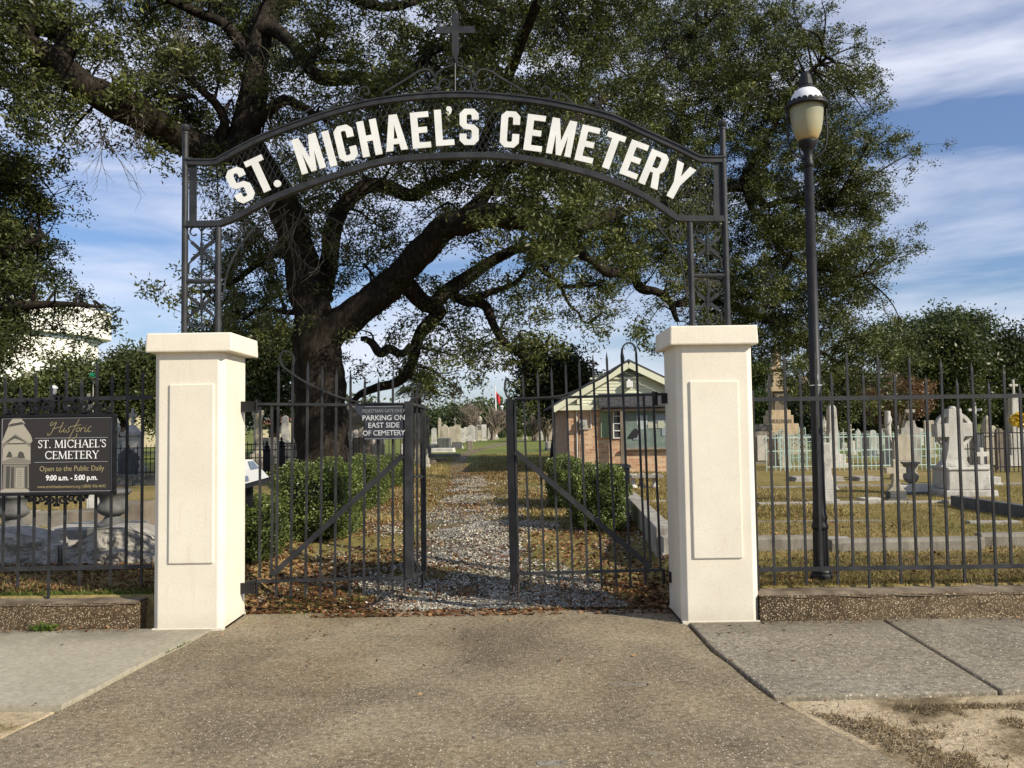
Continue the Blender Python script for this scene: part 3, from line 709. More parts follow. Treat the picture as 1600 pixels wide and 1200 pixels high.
# ------------------------------------------------------------------ small notice on the gate
def notice():
    D = GD-.045
    p0, p1 = P(380+517/2.728, 520+312/2.728, D), P(380+682/2.728, 520+453/2.728, D)
    t = thing('notice_sign', 'small dark notice PARKING ON EAST SIDE OF CEMETERY on gate', 'sign', p1)
    bk = simple('scratched_black_sign', (.018, .022, .03), (.05, .055, .065), 12, .55, .1)
    wh = simple('worn_white_lettering', (.42, .43, .44), (.60, .60, .60), 30, .6, 0)
    gy = flat('faded_grey_lettering', (.26, .27, .28))
    b = MB(); b.box(p0.x, p1.x, D-.004, D+.004, p1.z, p0.z); b.build('board', bk, t)
    fr = MB()
    for z in (p0.z-.006, p1.z+.006): fr.box(p0.x, p1.x, D-.0065, D-.0045, z-.002, z+.002)
    fr.build('border_line', gy, t)
    W = p1.x-p0.x; H = p0.z-p1.z; xm = (p0.x+p1.x)/2
    for s_, fy, sz, m, wdt in (('PEDESTRIAN GATE ONLY', .80, .040, gy, .80), ('PARKING ON', .57, .062, wh, .98), ('EAST SIDE', .35, .062, wh, .98), ('OF CEMETERY', .12, .062, wh, .92)):
        text(s_, sz, m, (xm, D-.0065, p1.z+H*fy), (1, 0, 0), (0, 0, 1), t, 'lettering', width=wdt, ext=.001, bold=.0006 if m is wh else 0)
notice()

# ------------------------------------------------------------------ hanging sign on the left fence
def serif(ch):
    """strokes (polyline, width) in a box one unit high"""
    K, T_ = .13, .055
    def sf(x, y, w=.16): return ([(x-w, y), (x+w, y)], .045)
    d = {
     'S': (.55, [([(.47, .80), (.42, .93), (.27, .97), (.12, .90), (.09, .76), (.16, .64), (.38, .46), (.47, .33), (.44, .14), (.30, .03), (.13, .05), (.06, .20)], .085)]),
     'T': (.72, [([(.36, 0), (.36, .97)], K), ([(.04, .97), (.68, .97)], T_), ([(.05, .84), (.05, .99)], .045), ([(.67, .84), (.67, .99)], .045), sf(.36, .02)]),
     '.': (.22, [([(.08, .05), (.15, .05)], .12)]),
     'M': (1.05, [([(.14, 0), (.18, .97)], T_), ([(.18, .97), (.52, .03)], K), ([(.52, .03), (.86, .97)], T_), ([(.86, .97), (.91, 0)], K), sf(.13, .02, .12), sf(.91, .02, .13), sf(.14, .97, .08), sf(.90, .97, .08)]),
     'I': (.38, [([(.19, 0), (.19, .97)], K), sf(.19, .02, .14), sf(.19, .97, .14)]),
     'C': (.82, [([(.75, .80), (.62, .94), (.45, .97), (.25, .90), (.13, .70), (.10, .48), (.15, .25), (.30, .07), (.50, .02), (.66, .07), (.76, .20)], .095), ([(.75, .74), (.75, .93)], .045)]),
     'H': (.88, [([(.17, 0), (.17, .97)], K), ([(.71, 0), (.71, .97)], K), ([(.17, .5), (.71, .5)], T_), sf(.17, .02, .14), sf(.71, .02, .14), sf(.17, .97, .14), sf(.71, .97, .14)]),
     'A': (.82, [([(.08, 0), (.41, .98)], T_), ([(.41, .98), (.74, 0)], K), ([(.2, .34), (.62, .34)], T_), sf(.09, .02, .12), sf(.73, .02, .14)]),
     'E': (.64, [([(.17, 0), (.17, .97)], K), ([(.05, .97), (.56, .97)], T_), ([(.05, .025), (.58, .025)], T_), ([(.17, .5), (.46, .5)], T_), ([(.56, .85), (.56, .98)], .045), ([(.59, .02), (.59, .16)], .045), ([(.46, .42), (.46, .58)], .045)]),
     'L': (.62, [([(.17, 0), (.17, .97)], K), ([(.05, .025), (.56, .025)], T_), ([(.57, .02), (.57, .18)], .045), sf(.17, .97, .14)]),
     "'": (.2, [([(.12, .98), (.08, .80)], .1)]),
     'Y': (.78, [([(.39, 0), (.39, .46)], K), ([(.39, .46), (.10, .97)], K), ([(.39, .46), (.68, .97)], T_), sf(.39, .02, .14), sf(.11, .97, .12), sf(.67, .97, .1)]),
     'R': (.74, [([(.17, 0), (.17, .97)], K), ([(.17, .95), (.40, .95), (.54, .86), (.57, .73), (.52, .58), (.40, .50), (.17, .50)], .07), ([(.38, .50), (.70, .01)], K), sf(.17, .02, .14)]),
     ' ': (.4, [])}
    return d[ch]
def strokes(b, pts, w, org, ux, uy, sc_, lay):
    for i, (p, q) in enumerate(zip(pts[:-1], pts[1:])):
        P0 = Vector(org)+Vector(ux)*p[0]*sc_+Vector(uy)*p[1]*sc_; P1 = Vector(org)+Vector(ux)*q[0]*sc_+Vector(uy)*q[1]*sc_
        d = (P1-P0); P0 -= d.normalized()*w*sc_*.25; P1 += d.normalized()*w*sc_*.25
        off = Vector((0, -1, 0))*(.00035*((lay+i) % 5)); b.bar(P0+off, P1+off, w*sc_, .0012)
def serif_text(s_, H, xm, y, z, parent, m, width=1):
    tot = sum(serif(c)[0] for c in s_)*H*width; x = xm-tot/2; b = MB(); lay = 0
    for c in s_:
        wd, st = serif(c)
        for pts, w_ in st:
            strokes(b, pts, w_, (x, y, z), (width, 0, 0), (0, 0, 1), H, lay); lay += 2
        x += wd*H*width
    return b.build('lettering', m, parent)
def hanging_sign():
    D = 6.88
    tl, br = P(2, 652, D), P(177, 769, D)
    x0, x1, z1, z0 = tl.x, br.x, tl.z, br.z; W = x1-x0; H = z1-z0; xm = (x0+x1)/2
    t = thing('hanging_sign', 'dark hanging cemetery sign with gold script and opening hours', 'sign', (xm, D, z0))
    pan = flat('charcoal_sign_face', (.030, .026, .025), .4, .4); gold = flat('gold_lettering', (.30, .25, .13)); wh = flat('white_sign_lettering', (.82, .82, .8)); gry = flat('grey_border', (.35, .36, .38))
    pb = flat('sign_picture_stone', (.36, .33, .26)); pd = flat('sign_picture_shadow', (.07, .068, .06)); pm = flat('sign_picture_midtone', (.20, .185, .15))
    fr = MB()
    for a in ((x0-.018, x1+.018, z1, z1+.018), (x0-.018, x1+.018, z0-.018, z0)): fr.box(a[0], a[1], D-.02, D+.02, a[2], a[3])
    fr.box(x0-.018, x0, D-.02, D+.02, z0, z1); fr.box(x1, x1+.018, D-.02, D+.02, z0, z1)
    fr.build('frame', M['black_iron'], t)
    b = MB(); b.box(x0, x1, D-.006, D+.006, z0, z1); b.build('sign_panel', pan, t)
    b = MB(); e = .012; yy0, yy1 = D-.0085, D-.0066
    b.box(x0+e, x1-e, yy0, yy1, z1-e-.003, z1-e); b.box(x0+e, x1-e, yy0, yy1, z0+e, z0+e+.003); b.box(x0+e, x0+e+.003, yy0, yy1, z0+e+.003, z1-e-.003); b.box(x1-e-.003, x1-e, yy0, yy1, z0+e+.003, z1-e-.003)
    b.box(x0+W*.305, x1-W*.05, yy0, yy1, z0+H*.715, z0+H*.720); b.box(x0+W*.305, x1-W*.05, yy0, yy1, z0+H*.40, z0+H*.405)
    b.build('border', gry, t)
    cx = x0+W*.635
    serif_text("ST. MICHAEL'S", H*.102, cx, D-.0075, z0+H*.59, t, wh, 1.12)
    serif_text("CEMETERY", H*.102, cx, D-.0075, z0+H*.445, t, wh, 1.16)
    text('Open to the Public Daily', H*.098, gold, (cx, D-.0075, z0+H*.285), (1, 0, 0), (0, 0, 1), t, 'lettering', ext=.001, width=.86)
    text('9:00 a.m. - 5:00 p.m.', H*.098, wh, (cx, D-.0075, z0+H*.165), (1, 0, 0), (0, 0, 1), t, 'lettering', ext=.001, width=.84, bold=.0012)
    text('www.stmichaelscemetery.org | (850) 436-4643', H*.056, gold, (cx, D-.0075, z0+H*.065), (1, 0, 0), (0, 0, 1), t, 'lettering', ext=.001, width=.84)
    # Historic, a thin script hand
    sx, sy = W/1040*1.0, H/700*1.0
    def Q(x, y): return (x0+(x-20)*sx, D-.008, z1-(y-310)*sy)
    b = MB(); lay = 0
    for st in ([(505, 360), (480, 375), (485, 395), (515, 375), (535, 362), (520, 400), (495, 450), (470, 480), (455, 478), (460, 460)],
               [(500, 425), (540, 415), (590, 400)], [(600, 362), (580, 405), (562, 448), (580, 452), (600, 435)],
               [(612, 415), (600, 445), (612, 455), (632, 435)], [(618, 398), (622, 396)], [(665, 408), (645, 418), (652, 435), (648, 452), (628, 458)],
               [(745, 338), (715, 390), (690, 440), (665, 490), (650, 515), (662, 528), (700, 510), (725, 485), (720, 470)], [(665, 405), (760, 388)],
               [(735, 415), (718, 430), (720, 450), (738, 450), (750, 432), (745, 415), (735, 415)], [(765, 415), (755, 455), (765, 430), (785, 412), (792, 418)],
               [(805, 415), (795, 448), (805, 456), (820, 440)], [(810, 398), (813, 396)], [(858, 405), (838, 412), (825, 435), (832, 455), (855, 445)]):
        pts = [Q(float(x), float(y)) for x, y in catmull(st, 4)] if len(st) > 2 else [Q(*p) for p in st]
        for i, (p, q) in enumerate(zip(pts[:-1], pts[1:])):
            off = Vector((0, -.0003*((lay+i) % 4), 0)); b.bar(Vector(p)+off, Vector(q)+off, .0048, .0014)
        lay += 3
    b.build('lettering', gold, t)
    # printed picture of a tall tomb: stepped outline in flat pieces
    def piece(pts, m, lay, nm='picture'):
        q = MB(); q.prism([(x0+(x-20)*sx, z1-(y-310)*sy) for x, y in pts], (0, D-.0064-lay*.0007, 0), (1, 0, 0), (0, 0, 1), .0006)
        return q
    ped = MB(); ped.add(piece([(25, 1000), (293, 1000), (290, 975), (245, 965), (60, 965), (28, 980)], pb, 1)); ped.add(piece([(30, 550), (300, 550), (315, 530), (300, 480), (230, 380), (245, 370), (205, 318), (135, 318), (95, 370), (95, 385), (60, 470), (35, 540)], pb, 1))
    ped.add(piece([(40, 740), (300, 740), (298, 560), (45, 560)], pb, 1)); ped.add(piece([(170, 780), (240, 780), (240, 960), (165, 955)], pb, 3))
    pic = ped.build('picture', pb, t)
    q = MB(); q.add(piece([(45, 965), (290, 965), (285, 745), (50, 745)], pm, 1)); q.add(piece([(35, 600), (160, 490), (300, 590), (300, 560), (160, 465), (35, 560)], pm, 2)); q.add(piece([(35, 735), (300, 735), (300, 710), (165, 670), (40, 715)], pm, 2)); q.build('picture_midtone', pm, pic)
    q = MB(); q.add(piece([(78, 960), (110, 960), (115, 760), (80, 760)], pd, 2)); q.add(piece([(122, 960), (150, 960), (150, 765), (126, 765)], pd, 2)); q.add(piece([(255, 960), (275, 960), (272, 760), (252, 760)], pd, 2))
    q.add(piece([(75, 680), (135, 680), (120, 630), (98, 625)], pd, 2)); q.add(piece([(180, 680), (250, 690), (235, 640), (205, 622), (188, 640)], pd, 2)); q.add(piece([(92, 400), (240, 375), (215, 355), (110, 372)], pd, 2)); q.add(piece([(60, 545), (150, 480), (255, 540), (155, 505)], pd, 3))
    for k in range(9): q.add(piece([(178, 795+k*18), (230, 795+k*18), (230, 799+k*18), (178, 799+k*18)], pd, 4))
    q.build('picture_shadow', pd, pic)
    # cast scrollwork above and below, stretched between frame and rail
    def scr(cx, cy, s, up_):
        b = MB(); yv = 1 if up_ else -1
        ww = .020 if up_ else .014
        def T(x, y): return (cx+x*s, D+.004, cy+y*s*yv)
        for sg in (-1, 1):
            for (ox, r, a1) in ((.55, .42, 420), (1.45, .36, -420), (2.2, .30, 400), (2.9, .2, -380)):
                pts = [T(sg*(ox+r*(1-i/26*.78)*math.cos(R(a1*i/26-30))), .45*r/.42+r*(1-i/26*.78)*math.sin(R(a1*i/26-30))) for i in range(27)]
                b.strap(pts, ww, .018)
            b.strap([T(sg*x, y) for x, y in ((0, 0), (.5, .05), (1.2, .0), (2, .05), (3.1, 0))], .014, .018)
            for ox, oy in ((.15, .95), (1.0, .8), (1.85, .72), (2.6, .5), (.9, .35)):
                for k in range(3):
                    a = R(60+60*k); b.bar(T(sg*ox, oy-.1), T(sg*(ox+.2*math.cos(a)), oy-.1+.25*math.sin(a)), ww*1.2, .014)
        b.bar(T(0, 0), T(0, 1.05), .016, .016)
        return b
    a = scr(P(92, 640, D).x, z1+.018, .142, True); a.build('upper_scrollwork', M['black_iron'], t)
    c = scr(P(88, 780, D).x, z0-.018, .085, False); c.build('lower_scrollwork', M['black_iron'], t)
    b = MB()
    for x in (x0+.1, x1-.06):
        b.box(x-.012, x+.012, D+.01, D+.10, z1+.0, z1+.02)
    for px, py in ((181, 672), (180, 768), (180, 650)):
        p = P(px, py, D); b.lathe([(.006, -.02), (.016, 0), (.006, .02)], (p.x, D, p.z), 8)
    b.build('bracket', M['black_iron'], t)
hanging_sign()

# ================================================================== LAMP POST
def lamp():
    D = 7.22
    pb = P(1284, 905, D); x = pb.x; zb = gz(x, D)-.02
    t = thing('street_lamp', 'black post-top street lamp with cream globe behind the right fence', 'lamp', (x, D, zb))
    Z = lambda py: P(1270, py, D).z
    s = MB(); k = D/F
    prof = [(.085, 0), (.092, .01), (.092, .07), (.080, .085), (.084, .10), (.075, .12), (.066, .14)]
    s.lathe(prof, (x, D, zb), 28)
    s.build('base', M['black_iron'], t, bev=.0)
    s = MB(); s.lathe([(.064, .0), (.060, .28), (.058, .32)], (x, D, zb+.14), 48, .05, 14); s.build('fluted_sleeve', M['black_iron'], t)
    s = MB(); z1 = zb+.46
    zg = Z(262)
    s.lathe([(.068, 0), (.070, .03), (.060, .05), (.060, .08), (.066, .10), (.057, .13), (.052, .3), (.0385, (zg-z1)), (.0385, zg-z1+.0)], (x, D, z1), 24)
    s.build('pole', M['black_iron'], t, smooth=True)
    sil = flat('bare_silver_band', (.55, .55, .55), .4, .5, .6)
    s = MB(); zq = P(1273, 603, D).z; s.lathe([(.0535, 0), (.0535, .009)], (x, D, zq), 24); s.build('steel_band', sil, t)
    s = MB()
    s.prism([(-.008, 0), (.006, .004), (.012, .03), (.006, .05), (.002, .075), (-.004, .055), (-.012, .04)], (x-.004, D-.0545, zq+.045), (1, 0, 0), (0, 0, 1), .0015); s.build('paint_chip', sil, t)
    zc = Z(262)
    s = MB(); s.lathe([(.0385, 0), (.046, .01), (.046, .05), (.040, .06), (.040, .14), (.052, .16), (.075, .20), (.082, .225), (.082, .235)], (x, D, zc), 24)
    s.build('globe_holder', M['black_iron'], t, smooth=True)
    zG = zc+.235
    gm, gt, gb = mat('cream_acrylic_globe', .35, 0, .4)
    sepn = gt.nodes.new("ShaderNodeSeparateXYZ"); gg = gt.nodes.new("ShaderNodeNewGeometry"); gt.links.new(gg.outputs['Position'], sepn.inputs[0])
    mr = node(gt, "ShaderNodeMapRange"); mr.inputs[1].default_value = zG; mr.inputs[2].default_value = zG+.3
    gt.links.new(sepn.outputs[2], mr.inputs[0])
    stain = mixc(gt, .5, mr.outputs[0], noise_t(gt, geo_pos(gt), 7, 4), 'MULTIPLY')
    gt.links.new(ramp(gt, mr.outputs[0], [(0, (.42, .28, .11)), (.3, (.36, .32, .19)), (1, (.27, .28, .19))]), gb.inputs['Base Color'])
    gb.inputs['Subsurface Weight'].default_value = .0
    zr = Z(166)
    hgt = zr-zG
    s = MB(); s.lathe([(.070, 0), (.092, .03), (.118, .09), (.134, .18), (.143, .30), (.147, hgt)], (x, D, zG), 36); s.build('globe', gm, t, smooth=True)
    s = MB(); s.lathe([(.150, -.012), (.182, -.02), (.190, -.012), (.186, .004), (.172, .018), (.150, .014)], (x, D, zr), 36)
    for i in range(22):
        a = 2*math.pi*i/22; c = Vector((x+.170*math.cos(a), D+.170*math.sin(a), zr+.012)); tx = Vector((-math.sin(a), math.cos(a), 0))
        s.prism([(.024*math.cos(R(q)), .030*math.sin(R(q))) for q in range(0, 181, 20)], c, tx, (-.15*math.cos(a), -.15*math.sin(a), 1), .006)
    s.build('scalloped_rim', M['black_iron'], t)
    wcap = simple('white_chalky_dome', (.72, .74, .76), (.82, .82, .82), 5, .5, 0)
    s = MB(); s.lathe([(.143, .0)]+[(.143*math.cos(R(a)), .160*math.sin(R(a))) for a in range(8, 70, 8)], (x, D, zr+.014), 32); s.build('dome', wcap, t, smooth=True)
    s = MB(); zf = zr+.158
    s.lathe([(.092, -.034), (.080, -.006), (.064, .014), (.060, .024), (.063, .029), (.055, .075), (.052, .080), (.046, .115), (.041, .120), (.028, .148), (.010, .156)], (x, D, zf), 20); s.build('finial', M['black_iron'], t)
    for a in (R(180), R(0), R(95)):
        pts = []
        for r, z in ((.172, zr-.01), (.172, zG+.15), (.168, zG+.02), (.150, zG-.06), (.11, zG-.115), (.06, zG-.15), (.045, zG-.165)):
            pts.append((x+r*math.cos(a), D+r*math.sin(a), z))
        s = MB(); s.tube(catmull(pts, 5), .009, 8, side=(math.sin(a), -math.cos(a), 0)); s.build('globe_strut', M['black_iron'], t, smooth=True)
lamp()

# ================================================================== TREES
def grow(cols_x0, rows_y0, cell, rows, limbs, d_sig, leaf, k_tuft, lpt, tuft_r, branches, crown_pts, trunk, hang=.15):
    """fill a crown: nodes hang on the nearest limb, tufts of leaves hang on the nodes"""
    samples = []
    for pts in limbs:
        for q in pts: samples.append(q)
    S_ = np.array(samples)
    for j, row in enumerate(rows):
        for i, ch in enumerate(row):
            g = int(ch)
            if not g: continue
            kn = 1 if g < 4 else 2 if g < 8 else 3
            tf = k_tuft*g*g/81.0
            for q in range(kn):
                px = cols_x0+(i+random.random())*cell; py = rows_y0+(j+random.random())*cell
                v = ray(px, py); v = v/v.y
                ds = S_[:, 1]; pr = np.array(CAM)+np.outer(ds, np.array(v))
                dist = np.linalg.norm(pr-S_, axis=1); kk = int(np.argmin(dist+rng.random(len(dist))*.6))
                d = max(9.5, S_[kk, 1]+random.gauss(0, d_sig)+(1.3 if px < 450 and rows_y0 == 0 else .8 if py > 270 and px < 900 else 0))
                c = np.array(P(px, py, d)); a = S_[kk]
                mid = (a+c)/2+np.array([random.gauss(0, .12), random.gauss(0, .12), random.uniform(-.05, .3)])*np.linalg.norm(c-a)*.5
                ln = np.linalg.norm(c-a)
                r_a = min(.06, .015+.010*ln)
                pts = catmull([a, mid, c], 4)
                branches.tube(pts, [r_a*(1-.75*t/(len(pts)-1)) for t in range(len(pts))], 5, caps=False, rough=.2)
                sp_ = cell*d/F*.44
                n = max(3, int(tf/kn*max(1, (d/20)**1.7)+random.random()))
                for _ in range(n):
                    o = np.array([random.gauss(0, sp_), random.gauss(0, sp_*1.2), random.gauss(0, sp_*.75)])
                    e = c+o; base = c*.7+mid*.3 if random.random() < .5 else c
                    m2 = (base+e)/2+rng.normal(size=3)*.08
                    branches.tube([base, m2, e], [.013, .009, .004], 3, caps=False)
                    crown_pts.append((e, random.random()))
def tufts_to_leaves(name, tp, lpt, tr, ln, wd, m, parent, hang=.1, flat_=.0):
    c = np.array([t[0] for t in tp]); r = np.array([t[1] for t in tp]); n = len(c)
    cnt = rng.poisson(lpt*(.5+r)) if lpt > 3 else np.full(n, int(lpt))
    idx = np.repeat(np.arange(n), cnt)
    o = rng.normal(size=(len(idx), 3))*tr; o[:, 2] = o[:, 2]*.75-abs(rng.normal(size=len(idx)))*hang
    ctr = c[idx]+o
    rr = np.clip(r[idx]*.62+rng.random(len(idx))**1.5*.45, 0, 1)
    return raw_quads(name, leaf_quads(ctr, ln, wd, flat_), m, parent, rr)
def pxpath(pts, n=5):              # (px, py, depth, radius)
    w_ = [(*P(a, b, d), r) for a, b, d, r in pts]
    return catmull(w_, n)
def big_oak():
    base = G(512, 757); D0 = 20.0
    base = P(512, 757, D0); base.z = gz(base.x, D0)
    t = thing('live_oak', 'huge spreading live oak with thick dark limbs behind the archway', 'tree', base)
    D = [
     [(512, 775, 20, .95), (508, 740, 20, .72), (505, 690, 20, .62), (500, 630, 20, .60), (498, 575, 20, .60), (497, 530, 20, .62), (500, 500, 20, .60)],
     [(492, 545, 20, .48), (490, 500, 20, .46), (480, 450, 20, .44), (468, 395, 19.8, .40), (452, 345, 19.5, .38), (432, 300, 19, .38), (402, 255, 18.6, .40), (375, 228, 18.4, .40)],
     [(380, 235, 18.4, .36), (390, 180, 18.4, .31), (402, 130, 18.4, .29), (405, 85, 18.5, .26), (412, 45, 18.6, .25), (425, 0, 19, .2), (430, -60, 19, .15)],
     [(375, 232, 18.4, .38), (335, 238, 18, .34), (295, 226, 17.6, .33), (258, 200, 17.2, .32), (225, 178, 16.9, .32), (170, 153, 16.4, .32), (125, 128, 16, .30), (95, 103, 15.7, .27), (60, 75, 15.3, .20), (25, 58, 15, .18), (-30, 50, 14.5, .12)],
     [(118, 120, 16, .2), (102, 100, 16, .22), (104, 70, 16, .20), (92, 48, 16, .17), (60, 42, 15.8, .16), (45, 15, 15.6, .15), (48, -40, 15.5, .12)],
     [(38, 70, 15.2, .16), (38, 40, 15, .15), (42, 0, 15, .12)],
     [(500, 540, 20, .40), (522, 512, 20, .42), (548, 492, 20, .38), (580, 470, 19.8, .36), (617, 442, 19.6, .34), (645, 405, 19.2, .32), (690, 364, 18.8, .30), (725, 345, 18.4, .29), (760, 335, 18, .27), (805, 340, 17.6, .22), (860, 352, 17.2, .17), (910, 350, 16.8, .13), (980, 330, 16.5, .10)],
     [(505, 470, 20.4, .26), (518, 400, 20.6, .24), (525, 350, 20.8, .23), (545, 312, 21, .21), (580, 293, 21.2, .19), (605, 290, 21.3, .18), (640, 306, 21.4, .17), (668, 296, 21.5, .15), (700, 275, 21.6, .13), (740, 262, 21.8, .10)],
     [(612, 440, 19.7, .25), (640, 450, 20, .24), (662, 470, 20.2, .22), (688, 482, 20.4, .20), (678, 500, 20.5, .17), (660, 525, 20.6, .15), (648, 555, 20.7, .14), (638, 580, 20.8, .13), (615, 600, 21, .11), (585, 604, 21, .10), (560, 612, 21.2, .09), (548, 628, 21.3, .06)],
     [(680, 475, 20.4, .22), (705, 452, 20.6, .19), (735, 430, 20.8, .17), (765, 408, 21, .15), (800, 388, 21.2, .14), (835, 382, 21.4, .12), (880, 374, 21.6, .10), (950, 350, 22, .08)],
     [(700, 458, 20.6, .14), (725, 470, 20.5, .13), (755, 478, 20.4, .12), (768, 500, 20.3, .11), (783, 525, 20.2, .10), (802, 542, 20.1, .08), (822, 560, 20, .06)],
     [(718, 468, 20.5, .09), (750, 464, 20.6, .09), (780, 452, 20.7, .08), (806, 440, 20.8, .07), (822, 420, 20.8, .06)],
     [(830, 384, 21.2, .09), (840, 415, 21.3, .08), (858, 435, 21.4, .075), (872, 446, 21.5, .07), (905, 446, 21.6, .06), (940, 440, 21.8, .05)],
     [(872, 446, 21.5, .05), (890, 475, 21.5, .045), (915, 505, 21.5, .03), (940, 525, 21.6, .02)],
     [(565, 530, 20, .06), (578, 538, 19.9, .10), (590, 552, 19.8, .11), (606, 544, 19.8, .11), (628, 552, 19.9, .10), (645, 540, 20.2, .10)],
     [(910, 400, 18, .10), (948, 424, 18, .12), (985, 430, 17.8, .12), (1002, 452, 17.6, .12), (1025, 458, 17.4, .11), (1048, 475, 17.2, .09), (1060, 500, 17, .06)],
     [(900, 352, 17, .13), (1000, 322, 17.5, .12), (1090, 300, 18, .12), (1165, 290, 18.5, .12), (1190, 318, 18.6, .11), (1230, 312, 18.6, .09), (1290, 330, 18.6, .06)],
     [(1160, 292, 18.5, .10), (1172, 260, 18.6, .09), (1200, 210, 18.8, .08), (1240, 140, 19, .07), (1290, 90, 19, .05)],
     [(700, 365, 19, .16), (780, 280, 20, .14), (860, 215, 20.5, .13), (950, 150, 21, .11), (1040, 90, 21, .09), (1120, 20, 21, .07)],
     [(1048, 475, 17.2, .09), (1110, 470, 17.8, .1), (1170, 490, 18.4, .09), (1230, 520, 18.8, .08), (1300, 560, 19, .06), (1340, 590, 19, .04)],
     [(1165, 300, 18.5, .09), (1178, 330, 18.4, .09), (1205, 345, 18.4, .08), (1215, 385, 18.4, .07), (1280, 420, 18.6, .06), (1350, 430, 18.8, .04)],
     [(405, 55, 18.5, .20), (430, 48, 18.3, .18), (452, 62, 18, .17), (470, 88, 17.8, .16), (498, 116, 17.5, .16), (548, 122, 17.2, .14), (590, 130, 17, .13), (628, 126, 16.8, .11), (662, 92, 16.7, .09), (690, 76, 16.6, .08), (740, 60, 16.5, .06)],
     [(490, 112, 17.6, .10), (490, 85, 17.6, .09), (500, 80, 17.6, .05)],
     [(500, 96, 17.5, .07), (530, 92, 17.5, .05), (572, 95, 17.5, .03)],
     [(395, 200, 18.3, .15), (408, 185, 18, .13), (440, 160, 17.7, .11), (475, 168, 17.5, .09), (500, 182, 17.3, .06)],
     [(400, 100, 18.4, .14), (350, 40, 18.2, .12), (280, 10, 18, .1), (200, -10, 17.5, .08)],
     [(425, 20, 19, .16), (500, -20, 19, .14), (600, 10, 19.5, .12), (700, -10, 20, .10), (820, 20, 20.5, .08), (900, 0, 20.5, .06)],
     [(340, 232, 18, .13), (352, 195, 17.8, .11), (335, 165, 17.6, .09), (300, 130, 17.4, .07), (270, 90, 17, .05)],
     [(265, 205, 17.2, .12), (238, 185, 16.9, .09), (215, 190, 16.7, .07), (180, 180, 16.5, .05)],
     [(240, 190, 17, .09), (255, 160, 16.9, .07), (300, 150, 16.8, .05)],
     [(470, 400, 20, .12), (430, 400, 20.5, .10), (390, 420, 21, .08), (340, 450, 21.4, .06), (290, 455, 21.5, .03)],
     [(485, 480, 20, .10), (455, 490, 20.4, .07), (410, 480, 21, .06), (380, 500, 21.4, .04)],
    ]
    tm = MB(); limbs = []
    for k, l in enumerate(D):
        l = [(a, b_, d_+9.5*sst(860, 1030, a), r_*(1+.3*sst(880, 1090, a))) for a, b_, d_, r_ in l]
        c = pxpath(l, 6 if k < 9 else 5)
        n = 18 if k < 4 or k == 6 else 9
        wob = .05 if k > 1 else .03
        pts = []
        for i, q in enumerate(c):
            v = Vector(q[:3])
            if k > 1 and 0 < i: v += noise.noise_vector(v*1.1)*wob*2.2
            pts.append(v)
        tm.tube(pts, [max(.012, float(q[3])) for q in c], n, rough=.22 if k < 8 else .18)
        if k not in (0, 1): limbs.append([tuple(p) for p in pts[len(pts)//4:]])
    tr = tm.build('trunk', M['bark'], t, smooth=True)
    rows = ["86457887866456778999999991000", "86557887766567678998999997310", "85347876656677678988999998840", "65225865556778998899998888610", "03005323457777789998888898972",
            "00000045676555689998887889840", "00000014665444579999998789970", "00000027746543456999999899970", "00000037614433445688789999950", "00000048503233544451159999720",
            "00000058600234354200248999961", "00000000000044353000000568971", "00000000000001100000000004520"]
    bm_ = MB(); tp = []
    grow(0, 0, 50, rows, limbs, 1.5, None, 38, 55, .2, bm_, tp, t)
    grow(0, -100, 50, ["88888888887777788899999400000", "88888888887777788899999950000"], limbs, 1.5, None, 14, 55, .2, bm_, tp, t)
    over = []  # limbs above the view, added so their leaves shade trunk and ground
    for l in ([(740, 262, 20.5, .12), (790, 130, 17.5, .11), (850, -20, 15.5, .10), (930, -190, 13.8, .08), (1010, -330, 12.6, .06)], [(850, -20, 15.5, .08), (990, -90, 15, .07), (1130, -180, 14.5, .05), (1300, -260, 14.5, .03)], [(790, 130, 17.5, .08), (680, -60, 16, .07), (620, -220, 14.5, .05), (600, -330, 13.5, .03)]):
        c = pxpath(l, 5); bm_.tube([q[:3] for q in c], [float(q[3]) for q in c], 7, rough=.2); over.append([tuple(q[:3]) for q in c[len(c)//3:]])
    grow(560, -360, 80, ["35567765430", "46678876540", "56778876530", "46677765320"], over, .9, None, 38, 55, .2, bm_, tp, t)
    for (px, py, n, s) in ((95, 190, 5, 22), (85, 205, 5, 20), (235, 215, 5, 25), (250, 235, 3, 14), (70, 130, 6, 30), (15, 150, 5, 25), (268, 450, 5, 16), (280, 470, 4, 14), (318, 275, 3, 14), (400, 480, 10, 40), (440, 430, 10, 35), (390, 380, 14, 35), (650, 270, 12, 40), (560, 260, 6, 35), (690, 600, 4, 18), (745, 590, 4, 18), (600, 570, 5, 22), (560, 560, 5, 20), (1015, 520, 4, 18), (985, 505, 4, 14),
                          (700, 540, 10, 30), (760, 560, 12, 34), (820, 500, 12, 34), (880, 470, 12, 34), (720, 500, 8, 26), (930, 490, 10, 28), (660, 590, 4, 15), (610, 330, 5, 30), (560, 400, 5, 30), (590, 350, 4, 26)):
        for _ in range(n):
            d = 20 if px > 330 else 16.5; tp.append((np.array(P(px+random.gauss(0, s), py+random.gauss(0, s), d+random.gauss(0, .8))), random.random()))
    bm_.build('branches', M['bark'], t, smooth=True)
    tufts_to_leaves('crown', tp, 64, .125, .108, .038, M['oak'], t, hang=.06)
    # bare dead twigs hanging under the limbs
    tw = MB()
